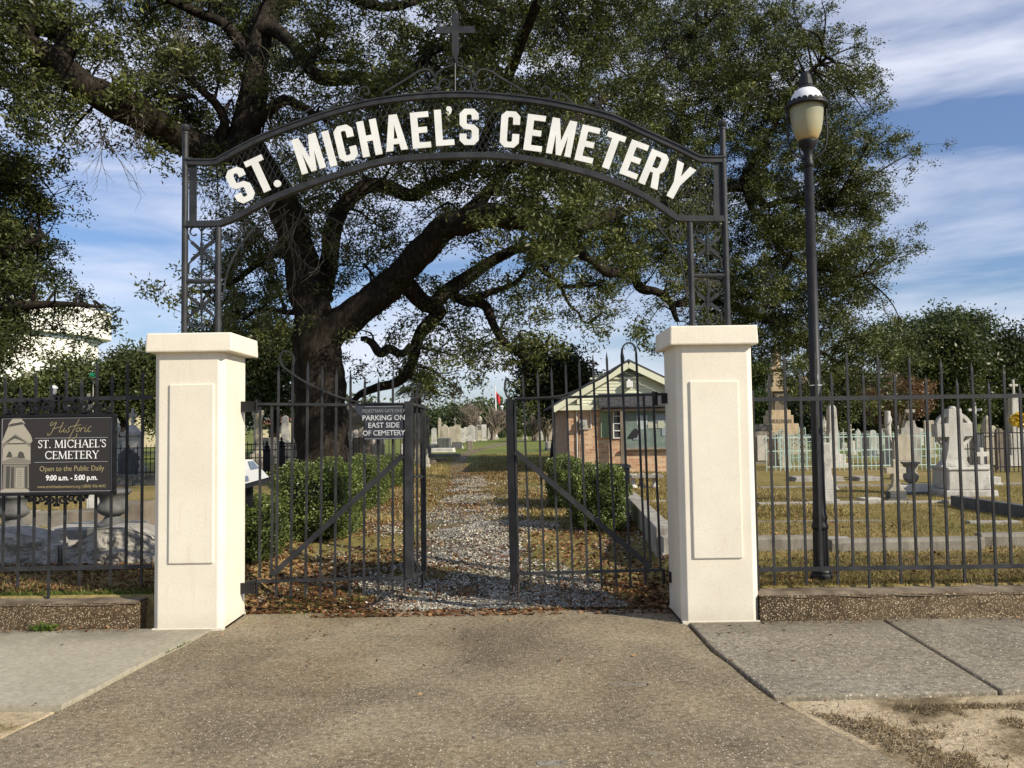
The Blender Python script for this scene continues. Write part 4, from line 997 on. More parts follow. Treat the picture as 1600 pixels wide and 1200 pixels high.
    def dead(px, py, d, n, ln, spread):
        for _ in range(n):
            p = P(px+random.gauss(0, 8), py+random.gauss(0, 5), d); a = random.uniform(-spread, spread)
            v = Vector((math.sin(a), random.uniform(-.3, .3), -math.cos(a)*random.uniform(.6, 1))); L_ = ln*random.uniform(.5, 1)
            def br(p, v, L_, r, lv):
                pts = [p]; 
                for i in range(4):
                    v = (v+noise.noise_vector(p*7+Vector((lv, i, 0)))*.45).normalized(); p = p+v*L_/4; pts.append(p)
                    if lv < 2 and random.random() < .7: br(p, (v+Vector((random.uniform(-1, 1), random.uniform(-.5, .5), random.uniform(-.6, .3)))).normalized(), L_*.55, r*.6, lv+1)
                tw.tube(pts, [r, r*.85, r*.7, r*.5, r*.3], 4, caps=False)
            br(p, v, L_, .012, 0)
    dead(450, 330, 17.5, 9, 1.6, 1.0); dead(490, 325, 17.5, 6, 1.4, 1.2); dead(160, 190, 16.4, 7, 1.1, .7); dead(215, 178, 16.6, 5, 1.0, .5); dead(190, 110, 16.4, 6, .9, 2.8); dead(215, 120, 16.4, 5, .9, 2.8)
    dead(290, 30, 17.5, 6, 1.2, .6); dead(1075, 440, 17, 5, .8, 1.5); dead(700, 590, 20, 6, .7, 1); dead(600, 520, 20, 6, .8, 1.5); dead(440, 160, 17.5, 6, .9, 2.5); dead(370, 60, 17.5, 5, 1.2, 1.2)
    tw.build('dead_twigs', M['twig'], t)
big_oak()
def left_oak():
    base = P(-260, 760, 17); base.z = gz(base.x, 17)
    t = thing('live_oak', 'dark live oak reaching in from the left edge beside the white stadium', 'tree', base)
    D = [[(-260, 790, 17, .6), (-255, 640, 17, .45), (-230, 540, 17, .42), (-180, 470, 17, .3), (-100, 430, 17, .2), (-20, 400, 17, .12), (30, 385, 17, .07), (62, 372, 17, .03)],
         [(-180, 470, 17, .2), (-80, 480, 16.7, .14), (20, 478, 16.5, .1), (100, 475, 16.5, .06), (160, 480, 16.5, .03)],
         [(-200, 500, 17, .2), (-160, 350, 17, .16), (-90, 280, 17, .12), (0, 260, 17, .08), (60, 260, 17, .05)],
         [(-120, 440, 17, .12), (-60, 520, 16.5, .1), (10, 540, 16.2, .06)]]
    tm = MB(); limbs = []
    for l in D:
        c = pxpath(l, 5); tm.tube([q[:3] for q in c], [float(q[3]) for q in c], 10, rough=.2); limbs.append([tuple(q[:3]) for q in c[len(c)//2:]])
    tm.build('trunk', M['bark'], t, smooth=True)
    rows = ["9985100000", "9999610000", "9999820000", "9999840000", "9999530000", "9999983000", "9999881000", "9999300000", "9984000000"]
    b = MB(); tp = []; grow(-100, 195, 40, ["9920000", "9994000", "9998100", "9999200", "9999400", "9999200", "9996210", "9993543", "9981000", "9940000", "9900000"], limbs, 1.0, None, 34, 50, .2, b, tp, t)
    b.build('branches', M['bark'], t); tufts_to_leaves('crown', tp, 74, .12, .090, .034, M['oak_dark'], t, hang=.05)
left_oak()
def tree(label, d, trunk, ells, leaf, n, m, name='oak_tree', tr=None, trunk_r=.25, group=None, base_pad=0, bare=False):
    """trunk (px of base, px,py of fork); ells: (px,py,rx,ry) crown lobes in photograph pixels, made round in depth"""
    px0, fx, fy = trunk
    h = 665-.014*(px0-800); pb = P(px0, 600, d); b0 = Vector((pb.x, d, gz(pb.x, d)-.05))
    t = thing(name, label, 'tree', b0, group)
    fork = P(fx, fy, d); tm = MB()
    tm.tube(catmull([b0, (b0+fork)/2+Vector((.1, 0, 0)), fork], 4), [trunk_r*(1.3-.6*i/8) for i in range(9)], 9, rough=.2)
    tp = []
    for (cx, cy, rx, ry) in ells:
        c = P(cx, cy, d); RX = rx*d/F; RZ = ry*d/F; k = max(3, int(rx*ry/260))
        for _ in range(k):
            u = unit(rng.normal(size=(1, 3)))[0]*random.uniform(.45, .92)
            e = c+Vector((u[0]*RX, u[1]*RX*.9, u[2]*RZ)); mid = fork.lerp(e, .5)+Vector((0, 0, -.1*RZ))
            tm.tube(catmull([fork, mid, e], 3), [trunk_r*.4*(1-.13*i) for i in range(7)], 5, caps=False)
            for q in range(7):
                u2 = rng.normal(size=3)*.30; f = e+Vector((u2[0]*RX, u2[1]*RX, u2[2]*RZ)); tm.tube([mid.lerp(e, .8), f], [trunk_r*.12, .01], 3, caps=False)
                tp.append((np.array(f), random.random()))
        for _ in range(int(k*2.5)):
            u = unit(rng.normal(size=(1, 3)))[0]*(random.random()**.35)
            tp.append((np.array(c+Vector((u[0]*RX, u[1]*RX*.9, u[2]*RZ))), random.random()))
    tm.build('trunk', M['bark'], t, smooth=True)
    tufts_to_leaves('crown', tp, n/len(tp), tr or .035*d/4, leaf, leaf*.5, m, t, hang=.02*d/4)
    return t
def bare_tree(label, d, px0, pyt, wpx, m, name='bare_tree', n=5, leaves=None):
    pb = P(px0, 600, d); b0 = Vector((pb.x, d, gz(pb.x, d)-.05)); H = P(px0, pyt, d).z-b0.z
    t = thing(name, label, 'tree', b0); tm = MB(); ends = []
    sp_ = wpx*d/F/2/H
    def br(p, v, L_, r, lv):
        pts = [p]
        for i in range(3):
            v = (v+Vector((random.gauss(0, .12), random.gauss(0, .12), .05))).normalized(); p = p+v*L_/3; pts.append(p)
            if lv < 4 and i > 0 or lv == 0:
                for _ in range(2):
                    br(p, (v+Vector((random.gauss(0, sp_*1.3), random.gauss(0, sp_*1.3), .1))).normalized(), L_*random.uniform(.5, .72), r*.6, lv+1) if lv < 4 else 0
        tm.tube(pts, [r, r*.85, r*.7, r*.5], 4, caps=False); ends.append((np.array(p), random.random()))
    for _ in range(n): br(b0+Vector((random.gauss(0, .1), 0, 0)), Vector((random.gauss(0, sp_*.7), random.gauss(0, sp_*.7), 1)).normalized(), H*.42, .012*d/8, 0)
    tm.build('trunk', m, t)
    if leaves: tufts_to_leaves('crown', ends, 6, .15, .12, .06, leaves, t)
tree('mid-green oak behind the hanging sign, left of the forked one', 47, (40, 50, 640), [(30, 622, 60, 28), (85, 600, 50, 24), (75, 610, 60, 35), (120, 590, 40, 40), (10, 640, 50, 30)], .22, 26000, M['olive'])
tree('forked oak rising between the hanging sign and the left gate pillar', 44, (183, 190, 632), [(195, 574, 46, 30), (225, 596, 42, 40), (165, 605, 45, 34), (232, 552, 22, 24), (150, 640, 30, 22), (245, 630, 30, 30)], .20, 30000, M['olive'], trunk_r=.42)
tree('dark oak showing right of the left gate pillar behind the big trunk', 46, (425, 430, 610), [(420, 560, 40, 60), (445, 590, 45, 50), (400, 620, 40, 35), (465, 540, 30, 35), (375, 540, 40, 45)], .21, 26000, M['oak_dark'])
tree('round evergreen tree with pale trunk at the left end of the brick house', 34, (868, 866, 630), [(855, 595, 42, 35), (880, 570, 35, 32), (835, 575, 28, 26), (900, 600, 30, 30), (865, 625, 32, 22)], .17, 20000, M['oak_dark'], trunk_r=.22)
tree('dark evergreen at the end of the lawn left of the flagpole', 120, (665, 665, 660), [(668, 652, 26, 18), (690, 655, 20, 14), (645, 650, 20, 18)], .5, 5000, M['far'])
tree('wide dark tree behind the urn monument at the end of the lawn', 115, (735, 735, 655), [(738, 648, 30, 18), (715, 655, 24, 15), (765, 652, 25, 17)], .5, 6000, M['far'])
tree('dark tree directly behind the right gate stile in the distance', 105, (810, 812, 655), [(808, 642, 24, 20), (835, 635, 26, 25), (860, 640, 24, 24), (785, 652, 15, 16)], .45, 6000, M['far'])
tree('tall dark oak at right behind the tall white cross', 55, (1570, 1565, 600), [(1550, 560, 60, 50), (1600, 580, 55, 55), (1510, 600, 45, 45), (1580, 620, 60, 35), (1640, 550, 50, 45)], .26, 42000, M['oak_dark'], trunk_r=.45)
tree('bright green tree left of the tallest dark oak at right', 50, (1470, 1470, 600), [(1475, 560, 45, 42), (1440, 590, 35, 40), (1500, 600, 40, 45), (1430, 545, 30, 30)], .24, 30000, M['olive'], trunk_r=.4)
tree('flat-topped oak farthest back on the right skyline', 75, (1480, 1482, 540), [(1482, 497, 40, 14), (1440, 515, 40, 16), (1500, 505, 30, 12), (1400, 520, 30, 18)], .32, 12000, M['far'])
tree('dark tree behind the pale green iron fence', 58, (1330, 1330, 640), [(1320, 620, 60, 45), (1380, 625, 45, 45), (1270, 650, 40, 30), (1425, 640, 40, 40), (1350, 660, 60, 20)], .28, 26000, M['oak_dark'])
tree('dense columnar cedar right of the right gate pillar', 38, (1188, 1188, 670), [(1188, 615, 26, 42), (1190, 650, 30, 30), (1184, 585, 18, 22)], .10, 34000, M['cedar'], name='cedar_tree', tr=.16)
tree('small tree behind the tan brick tower', 60, (1245, 1247, 660), [(1250, 650, 35, 30), (1225, 665, 30, 20)], .25, 8000, M['olive'])
bare_tree('leafless crape myrtle behind the white headstones at the end of the lawn', 80, 742, 628, 46, M['paletwig'], n=4)
bare_tree('leafless tree just left of the flagpole at the end of the lawn', 78, 768, 632, 46, M['paletwig'], n=4)
bare_tree('leafless pale-stemmed crape myrtle between the right gate pickets', 70, 852, 628, 42, M['paletwig'], n=6)
bare_tree('low leafless shrub tree left of the brick house', 72, 832, 648, 26, M['paletwig'], n=5)
bare_tree('russet-leaved tree behind the right fence left of the bright green tree', 42, 1398, 585, 44, M['paletwig'], n=5, leaves=M['rustleaf'])
def palm():
    d = 34; c = P(652, 604, d); b0 = Vector((c.x, d, gz(c.x, d)))
    t = thing('palm_tree', 'cabbage palm showing above the notice on the left gate', 'tree', b0)
    m = MB(); m.tube([b0, (b0+c)/2, c], [.22, .17, .16], 9, rough=.15); m.build('trunk', M['bark'], t, smooth=True)
    V = []
    for k in range(46):
        a = random.uniform(0, 6.28); el = random.uniform(-.5, 1.2); dv = np.array([math.cos(a)*math.cos(el), math.sin(a)*math.cos(el), math.sin(el)]); s = np.cross(dv, [0, 0, 1.]); s /= np.linalg.norm(s)
        p0 = np.array(c)+dv*.25
        for q in range(13):
            an = (q-6)*.2; e = dv*math.cos(an)+s*math.sin(an); tip = p0+e*.85+np.array([0, 0, -.28*random.random()]); mid = p0+e*.5; n_ = s*.02+np.array([0, 0, .012])
            V += [p0, mid+n_, tip, mid-n_]
    raw_quads('crown', np.array(V), M['palm'], t)
palm()
def bush(label, px, pyb, pyt, wpx, m, leaf=.04, n=9000, dep=None, name='shrub', group=None, dd=None):
    g = G(px, pyb); d = dd or g.y; x = P(px, pyb, d).x; z = gz(x, d); H = P(px, pyt, d).z-z; W = wpx*d/F
    t = thing(name, label, 'shrub', (x, d, z), group)
    D_ = dep or W*.8
    s = MB(); tp = []
    for _ in range(14):
        e = Vector((x+random.uniform(-.35, .35)*W, d+random.uniform(-.35, .35)*D_, z+H*random.uniform(.5, .9))); s.tube([(x+random.gauss(0, .05), d, z-.02), (Vector((x, d, z))+e)/2, e], [.012, .009, .004], 4, caps=False)
    s.build('stems', M['twig'], t)
    u = rng.uniform(-1, 1, size=(n, 3)); k = np.maximum(np.abs(u).max(1, keepdims=True), .01)
    rad = (np.sum(np.abs(u)**3.2, 1, keepdims=True))**(1/3.2)
    u = u/rad*(1-.30*rng.random((n, 1))**1.6)
    nz = np.array([noise.noise(Vector((a*2.3, b*2.3, c*2.3+px))) for a, b, c in u])
    nz_b = np.array([noise.noise(Vector((a*7, b*7, c*7+px))) for a, b, c in u]); u *= (1+.26*nz+.13*nz_b)[:, None]
    c = np.array([x, d, z+H*.5])+u*np.array([W/2, D_/2, H*.5]); c[:, 2] = np.maximum(c[:, 2], z+.03)
    raw_quads('foliage', leaf_quads(c, leaf, leaf*.6, .1, -.1), m, t, np.clip(.5+nz*.6+rng.normal(size=n)*.25, 0, 1))
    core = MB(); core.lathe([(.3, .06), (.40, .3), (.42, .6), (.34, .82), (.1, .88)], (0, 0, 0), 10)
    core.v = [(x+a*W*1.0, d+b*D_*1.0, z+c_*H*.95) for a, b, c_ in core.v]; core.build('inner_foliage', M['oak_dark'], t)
    return t
M['boxcore'] = M['oak_dark']
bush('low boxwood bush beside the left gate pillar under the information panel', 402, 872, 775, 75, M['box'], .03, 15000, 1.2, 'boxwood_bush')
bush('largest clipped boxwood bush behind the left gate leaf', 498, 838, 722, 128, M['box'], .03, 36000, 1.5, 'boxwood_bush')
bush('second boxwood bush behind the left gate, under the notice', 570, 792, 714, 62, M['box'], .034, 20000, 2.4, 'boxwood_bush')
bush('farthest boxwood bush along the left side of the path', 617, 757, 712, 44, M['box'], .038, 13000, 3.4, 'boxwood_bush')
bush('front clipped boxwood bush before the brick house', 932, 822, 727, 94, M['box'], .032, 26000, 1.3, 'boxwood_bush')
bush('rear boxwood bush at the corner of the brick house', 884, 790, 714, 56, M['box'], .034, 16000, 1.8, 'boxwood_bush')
bush('green strappy clump by the white headstones at the end of the lawn', 724, 685, 674, 14, M['greenblade'], .2, 900, name='garden_plant')
bush('dark clipped shrub right of the flagpole base', 783, 684, 673, 16, M['box'], .12, 1200)
bush('dark clipped shrub just right of the right gate stile', 810, 683, 672, 12, M['box'], .12, 1000)
bush('russet shrub at the flagpole foot', 770, 680, 671, 15, M['rustleaf'], .12, 900)
bush('bright green lilies beside the far headstones right of the path', 832, 681, 671, 18, M['greenblade'], .2, 1200, name='garden_plant')
bush('bright green plants left of the brick house', 850, 681, 671, 12, M['greenblade'], .2, 900, name='garden_plant')
bush('spiky russet plant above the notice on the gate', 630, 632, 612, 20, M['rustleaf'], .14, 1500, dd=31, name='garden_plant') if 0 else None
def woods():
    tp = []
    for x in np.arange(-260, 330, 5.0):
        y = 190+random.uniform(-25, 25)+abs(x)*.1; h = 8+5*noise.noise(Vector((x*.03, 0, 0)))+random.uniform(-1, 1)
        for _ in range(34): tp.append((np.array([x+random.gauss(0, 4), y+random.gauss(0, 5), random.random()**.8*h]), random.random()))
    o = tufts_to_leaves('distant_woods', tp, 8, .9, 1.5, .9, M['far'], None, hang=.1)
    tag(o, 'dark line of distant trees along the horizon', 'woods', kind='stuff')
woods()

# ================================================================== HOUSE
def brickm():
    m, t, b = mat('orange_brick', .85)
    c = t.nodes.new("ShaderNodeTexCoord"); s = t.nodes.new("ShaderNodeSeparateXYZ"); t.links.new(c.outputs['Object'], s.inputs[0])
    a = t.nodes.new("ShaderNodeMath"); t.links.new(s.outputs[0], a.inputs[0]); t.links.new(s.outputs[1], a.inputs[1])
    k = t.nodes.new("ShaderNodeCombineXYZ"); t.links.new(a.outputs[0], k.inputs[0]); t.links.new(s.outputs[2], k.inputs[1])
    br = node(t, "ShaderNodeTexBrick", Scale=1.0); br.inputs['Brick Width'].default_value = .21; br.inputs['Row Height'].default_value = .072; br.inputs['Mortar Size'].default_value = .008
    br.inputs['Color1'].default_value = (.45, .23, .12, 1); br.inputs['Color2'].default_value = (.62, .44, .27, 1); br.inputs['Mortar'].default_value = (.50, .42, .33, 1)
    t.links.new(k.outputs[0], br.inputs['Vector'])
    cc = mixc(t, .6, br.outputs[0], ramp(t, noise_t(t, geo_pos(t), 3, 6), [(.3, (.6, .6, .6)), (.7, (1.25, 1.2, 1.15))]), 'MULTIPLY')
    t.links.new(cc, b.inputs['Base Color']); bump(t, b, br.outputs['Fac'], -.4, .01); return m
def house():
    D = 23.0
    x0, x1 = P(888, 680, D).x, P(1098, 680, D).x; zb = .15; ze = P(980, 634, D).z
    t = thing('brick_house', 'small orange brick house with pale green gable and notice board', 'building', ((x0+x1)/2, D, zb))
    bk = brickm(); sage = simple('pale_sage_siding', (.60, .62, .47), (.68, .69, .54), 3, .6, .1); trim = simple('pale_cream_trim', (.62, .64, .48), (.70, .70, .55), 3, .6, 0)
    shing = simple('dark_roof_shingle', (.03, .03, .034), (.10, .10, .11), 14, .9, .8, .02, stretch=(1, 4, 4))
    lou = simple('grey_louvre', (.16, .19, .16), (.22, .25, .21), 6, .7, 0); white = flat('white_window_frame', (.72, .72, .7)); blk = flat('black_metal', (.02, .02, .022))
    gl, gt, gb = mat('window_glass', .08, 0, .6); gb.inputs['Base Color'].default_value = (.05, .055, .06, 1)
    b = MB(); b.box(x0, x1, D, D+7, zb-.3, ze+.12); b.build('wall', bk, t)
    xa = P(980, 560, D).x; za = P(980, 566, D-.4).z; xl, xr = x0-.42, x1+.42
    # gable wall of lapped boards
    g = MB(); kz = 12; lo = ze+.0
    slope_l = (za-lo)/(xa-xl); slope_r = (za-lo)/(xr-xa)
    for i in range(kz):
        z0 = lo+(za-.12-lo)*i/kz; z1 = lo+(za-.12-lo)*(i+1)/kz
        a0, b0_ = xl+(z0-lo)/slope_l+.25, xr-(z0-lo)/slope_r-.25; a1, b1 = xl+(z1-lo)/slope_l+.25, xr-(z1-lo)/slope_r-.25
        g.quadset([(a0, D-.045, z0), (b0_, D-.045, z0), (b1, D-.025, z1), (a1, D-.025, z1), (a0, D+.1, z0), (b0_, D+.1, z0), (b1, D+.1, z1), (a1, D+.1, z1)], [(0, 1, 2, 3), (0, 4, 5, 1), (5, 4, 7, 6)])
    g.build('gable', sage, t)
    r = MB()
    for (ax, az, bx, bz) in ((xl, lo-.02, xa, za+.04), (xr, lo-.02, xa, za+.04)):
        r.quadset([(ax, D-.26, az), (bx, D-.26, bz), (bx, D+7.3, bz), (ax, D+7.3, az), (ax, D-.26, az+.06), (bx, D-.26, bz+.06), (bx, D+7.3, bz+.06), (ax, D+7.3, az+.06)], [(0, 1, 2, 3), (4, 7, 6, 5), (0, 4, 5, 1), (3, 2, 6, 7), (0, 3, 7, 4)])
    r.build('roof', shing, t)
    f = MB(); f.bar((xl, D-.275, lo-.09), (xa, D-.275, za-.06), .16, .028); f.bar((xr, D-.28, lo-.09), (xa, D-.28, za-.06), .16, .028); f.build('bargeboard', trim, t)
    f = MB(); f.bar((x0-.3, D-.12, lo-.04), (x1+.3, D-.12, lo-.04), .13, .15); f.build('frieze_board', trim, t)
    v = MB(); vz0, vz1 = P(980, 588, D).z, P(980, 571, D).z; 
    for i in range(6):
        z = vz0+(vz1-vz0)*i/6; hw = .95*(1-i/6.5); v.bar((xa-hw, D-.07, z), (xa+hw, D-.07, z), .045, .05, (0, 1, .5))
    v.build('gable_vent', lou, t)
    w_ = MB(); w_.bar((xa-1.05, D-.07, vz0-.05), (xa+1.05, D-.07, vz0-.05), .05, .04); w_.build('vent_sill', trim, t)
    l = MB(); p = P(982, 601, D); l.box(p.x-.09, p.x+.09, D-.22, D-.05, p.z-.09, p.z+.09); l.box(p.x-.04, p.x+.04, D-.14, D-.06, p.z+.09, p.z+.16); l.build('floodlight', white, t, bev=.01)
    # porch roof
    p0, p1 = P(934, 617, D), P(1070, 617, D); z1, z0 = p0.z+.02, P(934, 634, D-.35).z
    pr = MB(); pr.quadset([(p0.x, D-.38, z0), (p1.x, D-.38, z0), (p1.x, D-.06, z1), (p0.x, D-.06, z1), (p0.x, D-.38, z0-.05), (p1.x, D-.38, z0-.05), (p1.x, D-.06, z1-.05), (p0.x, D-.06, z1-.05)], [(0, 1, 2, 3), (7, 6, 5, 4), (4, 5, 1, 0), (0, 3, 7, 4), (1, 5, 6, 2)]); pr.build('porch_roof', shing, t)
    s = MB(); s.box(p0.x+.05, p1.x-.05, D-.34, D-.29, z0-.16, z0-.055); s.build('porch_beam', simple('dark_brown_timber', (.03, .022, .016), (.06, .045, .03), 6), t)
    s = MB(); q = P(973, 700, D-.3); s.box(q.x-.06, q.x+.06, D-.36, D-.25, zb, z0-.16); s.build('porch_post', M['brown'], t)
    # shutter, window
    a, c = P(938, 640, D), P(955, 684, D); sh = MB(); sh.box(a.x, a.x+.03, D-.06, D-.02, c.z, a.z); sh.box(c.x-.03, c.x, D-.06, D-.02, c.z, a.z); n = 20
    for i in range(n): z = c.z+(a.z-c.z)*(i+.5)/n; sh.bar((a.x+.03, D-.04, z), (c.x-.03, D-.04, z), .03, .03, (0, 1, .7))
    sh.build('shutter', simple('green_shutter', (.26, .34, .22), (.31, .40, .27), 5, .6, 0), t)
    a, c = P(956.5, 639, D), P(984, 684, D); w0 = MB(); w0.box(a.x, c.x, D-.015, D+.03, c.z, a.z); wi = w0.build('window', gl, t)
    fr = MB(); 
    for xx in (a.x+.02, (a.x+c.x)/2, c.x-.02): fr.box(xx-.016, xx+.016, D-.05, D-.02, c.z, a.z)
    for i in range(5): zz = c.z+(a.z-c.z)*i/4; fr.box(a.x, c.x, D-.054, D-.017, zz-.014, zz+.014)
    fr.build('window_frame', white, wi, local=False).location = (0, 0, 0)
    # notice board with papers
    a, c = P(976, 640, D), P(1064, 698, D); nb = MB(); nb.box(a.x, c.x, D-.10, D-.02, c.z, a.z); nbo = nb.build('notice_board', simple('faded_green_pinboard', (.13, .17, .15), (.2, .25, .22), 5), t)
    pp = [flat('pale_blue_paper', (.40, .45, .46)), flat('cream_paper', (.42, .42, .33)), flat('grey_paper', (.25, .28, .3))]
    random.seed(3)
    for i in range(13):
        xx = a.x+.1+random.random()*(c.x-a.x-.45); zz = c.z+.12+random.random()*(a.z-c.z-.35); q = MB(); q.box(xx, xx+random.choice((.16, .22, .3)), D-.104-.0015*i, D-.103-.0015*i, zz, zz+random.choice((.12, .2, .26)))
        o = q.build('paper', pp[i % 3], nbo); o.location = (0, 0, 0)
    q = MB(); q.box(a.x-.04, c.x+.04, D-.16, D-.02, c.z-.06, c.z); q.build('sill', M['concrete'], t)
    hm = MB(); o_ = P(983, 684, D-.14); hm.prism([(0, 0), (.22, 0), (.26, .14), (.24, .22), (.18, .26), (.10, .16), (.02, .06)], (o_.x, D-.14, o_.z), (1, 0, 0), (0, 0, 1), .02); hm.build('black_cutout', blk, t)
    # electricity meter and conduits
    c = P(910, 664, D); q = MB(); q.box(c.x-.10, c.x+.12, D-.14, D, c.z-.13, c.z+.14); q.build('meter_box', flat('grey_enamel', (.36, .36, .34)), t, bev=.01)
    q = MB(); q.lathe([(.07, 0), (.07, .05), (.055, .09)], (0, 0, 0), 18); q.v = [(c.x+.01+x, D-.14-z, c.z+.03+y) for x, y, z in q.v]; q.build('meter_glass', flat('meter_glass', (.3, .31, .3), .1), t)
    q = MB(); zt = P(905, 630, D).z; q.tube([(c.x-.42, D-.03, zt), (c.x+.18, D-.03, zt), (c.x+.23, D-.03, zt-.06), (c.x+.23, D-.03, c.z-.1), (c.x+.15, D-.03, c.z-.12)], .022, 6); q.tube([(c.x-.16, D-.03, zt), (c.x-.16, D-.03, zb+.1)], .022, 6); q.build('conduit', flat('white_conduit', (.55, .53, .48)), t)
    q = MB(); q.tube([(c.x+.02, D-.03, c.z-.13), (c.x+.03, D-.03, zb+.1)], .012, 5); q.tube([(c.x-.08, D-.03, c.z-.13), (c.x-.07, D-.03, zb+.1)], .01, 5); q.build('cable', blk, t)
    c = P(906, 627, D); q = MB(); q.box(c.x-.09, c.x+.07, D-.16, D, c.z-.08, c.z+.08); q.build('vent_box', trim, t)
house()

# ================================================================== GRAVES
def rubble(b, x0, x1, y0, y1, z0, z1): b.box(x0, x1, y0, y1, z0, z1)
def mon(kind, label, px, pyb, pyt, wpx, m='marble', d=None, name=None, cat=None, rz=None, group=None, **k):
    if d is None: d = G(px, pyb).y
    x = P(px, (pyb+pyt)/2, d).x; z = gz(x, d)
    H = P(px, pyt, d).z-z; W = wpx*d/F; mt = M[m]; m2 = M[k.get('m2', m)]
    nm = name or {'tablet': 'headstone', 'cross': 'cross_monument', 'obelisk': 'obelisk', 'column': 'grave_column', 'tomb': 'box_tomb', 'ledger': 'grave_ledger', 'urn': 'stone_urn', 'curb': 'grave_curb', 'block': 'grave_marker', 'pedestal': 'pedestal_monument', 'statue': 'grave_monument'}[kind]
    t = thing(nm, label, cat or nm.replace('_', ' '), (x, d, z-.02), group, rz if rz is not None else R(random.uniform(-6, 6)))
    bev = .012*d/15
    def part(n, f, mm=mt, bv=bev):
        b = MB(); f(b); return b.build(n, mm, t, bev=bv, local=True)
    T_ = k.get('t', max(.10, W*.28))
    if kind in ('tablet',):
        hb = k.get('hb', H*.12); 
        if hb > 0: part('base', lambda b: b.box(-W*.62, W*.62, -T_*.9, T_*.9, 0, hb), m2)
        top = k.get('top', 'round'); hs = H-hb; w2 = W/2
        if top == 'round': out = [(-w2, 0), (w2, 0), (w2, hs-w2*.8)]+[(w2*math.cos(R(a)), hs-w2*.8+w2*.8*math.sin(R(a))) for a in range(15, 180, 15)]+[(-w2, hs-w2*.8)]
        elif top == 'gable': out = [(-w2, 0), (w2, 0), (w2, hs*.80), (0, hs), (-w2, hs*.80)]
        elif top == 'gothic': out = [(-w2, 0), (w2, 0), (w2, hs*.68), (w2*.7, hs*.84), (0, hs), (-w2*.7, hs*.84), (-w2, hs*.68)]
        elif top == 'shoulder': out = [(-w2, 0), (w2, 0), (w2, hs*.82), (w2*.75, hs*.84)]+[(w2*.6*math.cos(R(a)), hs*.86+hs*.14*math.sin(R(a))) for a in range(0, 181, 20)]+[(-w2*.75, hs*.84), (-w2, hs*.82)]
        else: out = [(-w2, 0), (w2, 0), (w2, hs), (-w2, hs)]
        part('tablet', lambda b: b.prism(out, (0, -T_/2, hb), (1, 0, 0), (0, 0, 1), T_))
        if H*F/d > 22: part('inscription_panel', lambda b: b.box(-w2*.6, w2*.6, -T_/2-.006, -T_/2+.004, hb+hs*.35, hb+hs*.68), mt, 0)
    elif kind == 'cross':
        hb = k.get('hb', H*.3); hs = H-hb; aw = k.get('aw', W); s = k.get('s', aw*.17); az = hb+hs*k.get('az', .68)
        part('base', lambda b: (b.box(-W*.5, W*.5, -W*.35, W*.35, 0, hb*.3), b.box(-W*.38, W*.38, -W*.26, W*.26, hb*.3, hb)), m2)
        c_ = k.get('flare', 0)
        def f(b):
            if c_: out = [(-s*1.6, 0), (s*1.6, 0), (s*.75, hs*.15), (s/2, hs*.35), (s/2, az-hb-s/2), (aw/2, az-hb-s/2), (aw/2, az-hb+s/2), (s/2, az-hb+s/2), (s/2, hs), (-s/2, hs), (-s/2, az-hb+s/2), (-aw/2, az-hb+s/2), (-aw/2, az-hb-s/2), (-s/2, az-hb-s/2), (-s/2, hs*.35), (-s*.75, hs*.15)]
            else: out = [(-s/2, 0), (s/2, 0), (s/2, az-hb-s/2), (aw/2, az-hb-s/2), (aw/2, az-hb+s/2), (s/2, az-hb+s/2), (s/2, hs), (-s/2, hs), (-s/2, az-hb+s/2), (-aw/2, az-hb+s/2), (-aw/2, az-hb-s/2), (-s/2, az-hb-s/2)]
            b.prism(out, (0, -s*.45, hb), (1, 0, 0), (0, 0, 1), s*.9)
        part('cross', f)
        if k.get('ring'):
            def g(b):
                r_ = aw*.36
                for a0 in (20, 110, 200, 290):
                    pts = [(r_*math.cos(R(a0+i*50/6)), 0, az+r_*math.sin(R(a0+i*50/6))) for i in range(7)]
                    b.strap(pts, s*.5, s*.5)
            part('ring', g)
    elif kind == 'obelisk':
        hb = k.get('hb', H*.22); tp_ = k.get('tip', 'point')
        part('base', lambda b: (b.box(-W*.62, W*.62, -W*.62, W*.62, 0, hb*.35), b.box(-W*.48, W*.48, -W*.48, W*.48, hb*.35, hb)), m2)
        Hc = H*.16 if tp_ == 'cross' else 0; s = k.get('sw', W*.34); sz = H-hb-Hc
        part('shaft', lambda b: (b.box(-s, s, -s, s, hb, hb+sz*.93, s*.28), b.box(-s*.72, s*.72, -s*.72, s*.72, hb+sz*.93, hb+sz, s*.6 if tp_ == 'point' else s*.3)))
        if tp_ == 'cross': part('cross', lambda b: (b.box(-Hc*.08, Hc*.08, -Hc*.08, Hc*.08, H-Hc-.01, H), b.box(-Hc*.32, -Hc*.082, -Hc*.07, Hc*.07, H-Hc*.5, H-Hc*.33), b.box(Hc*.082, Hc*.32, -Hc*.07, Hc*.07, H-Hc*.5, H-Hc*.33)))
        if tp_ == 'urn': part('urn', lambda b: b.lathe([(s*.2, 0), (s*.5, H*.04), (s*.6, H*.08), (s*.3, H*.1), (s*.1, H*.14)], (0, 0, H-.02), 10))
    elif kind == 'column':
        part('base', lambda b: (b.box(-W*.6, W*.6, -W*.6, W*.6, 0, H*.10), b.box(-W*.48, W*.48, -W*.48, W*.48, H*.10, H*.26)), m2)
        part('shaft', lambda b: b.lathe([(W*.36, 0), (W*.33, H*.05), (W*.27, H*.1), (W*.25, H*.66), (W*.25, H*.74)] if k.get('broken') else [(W*.42, 0), (W*.34, H*.05), (W*.31, H*.55), (W*.40, H*.63), (W*.46, H*.66), (W*.46, H*.74)], (0, 0, H*.26), 14))
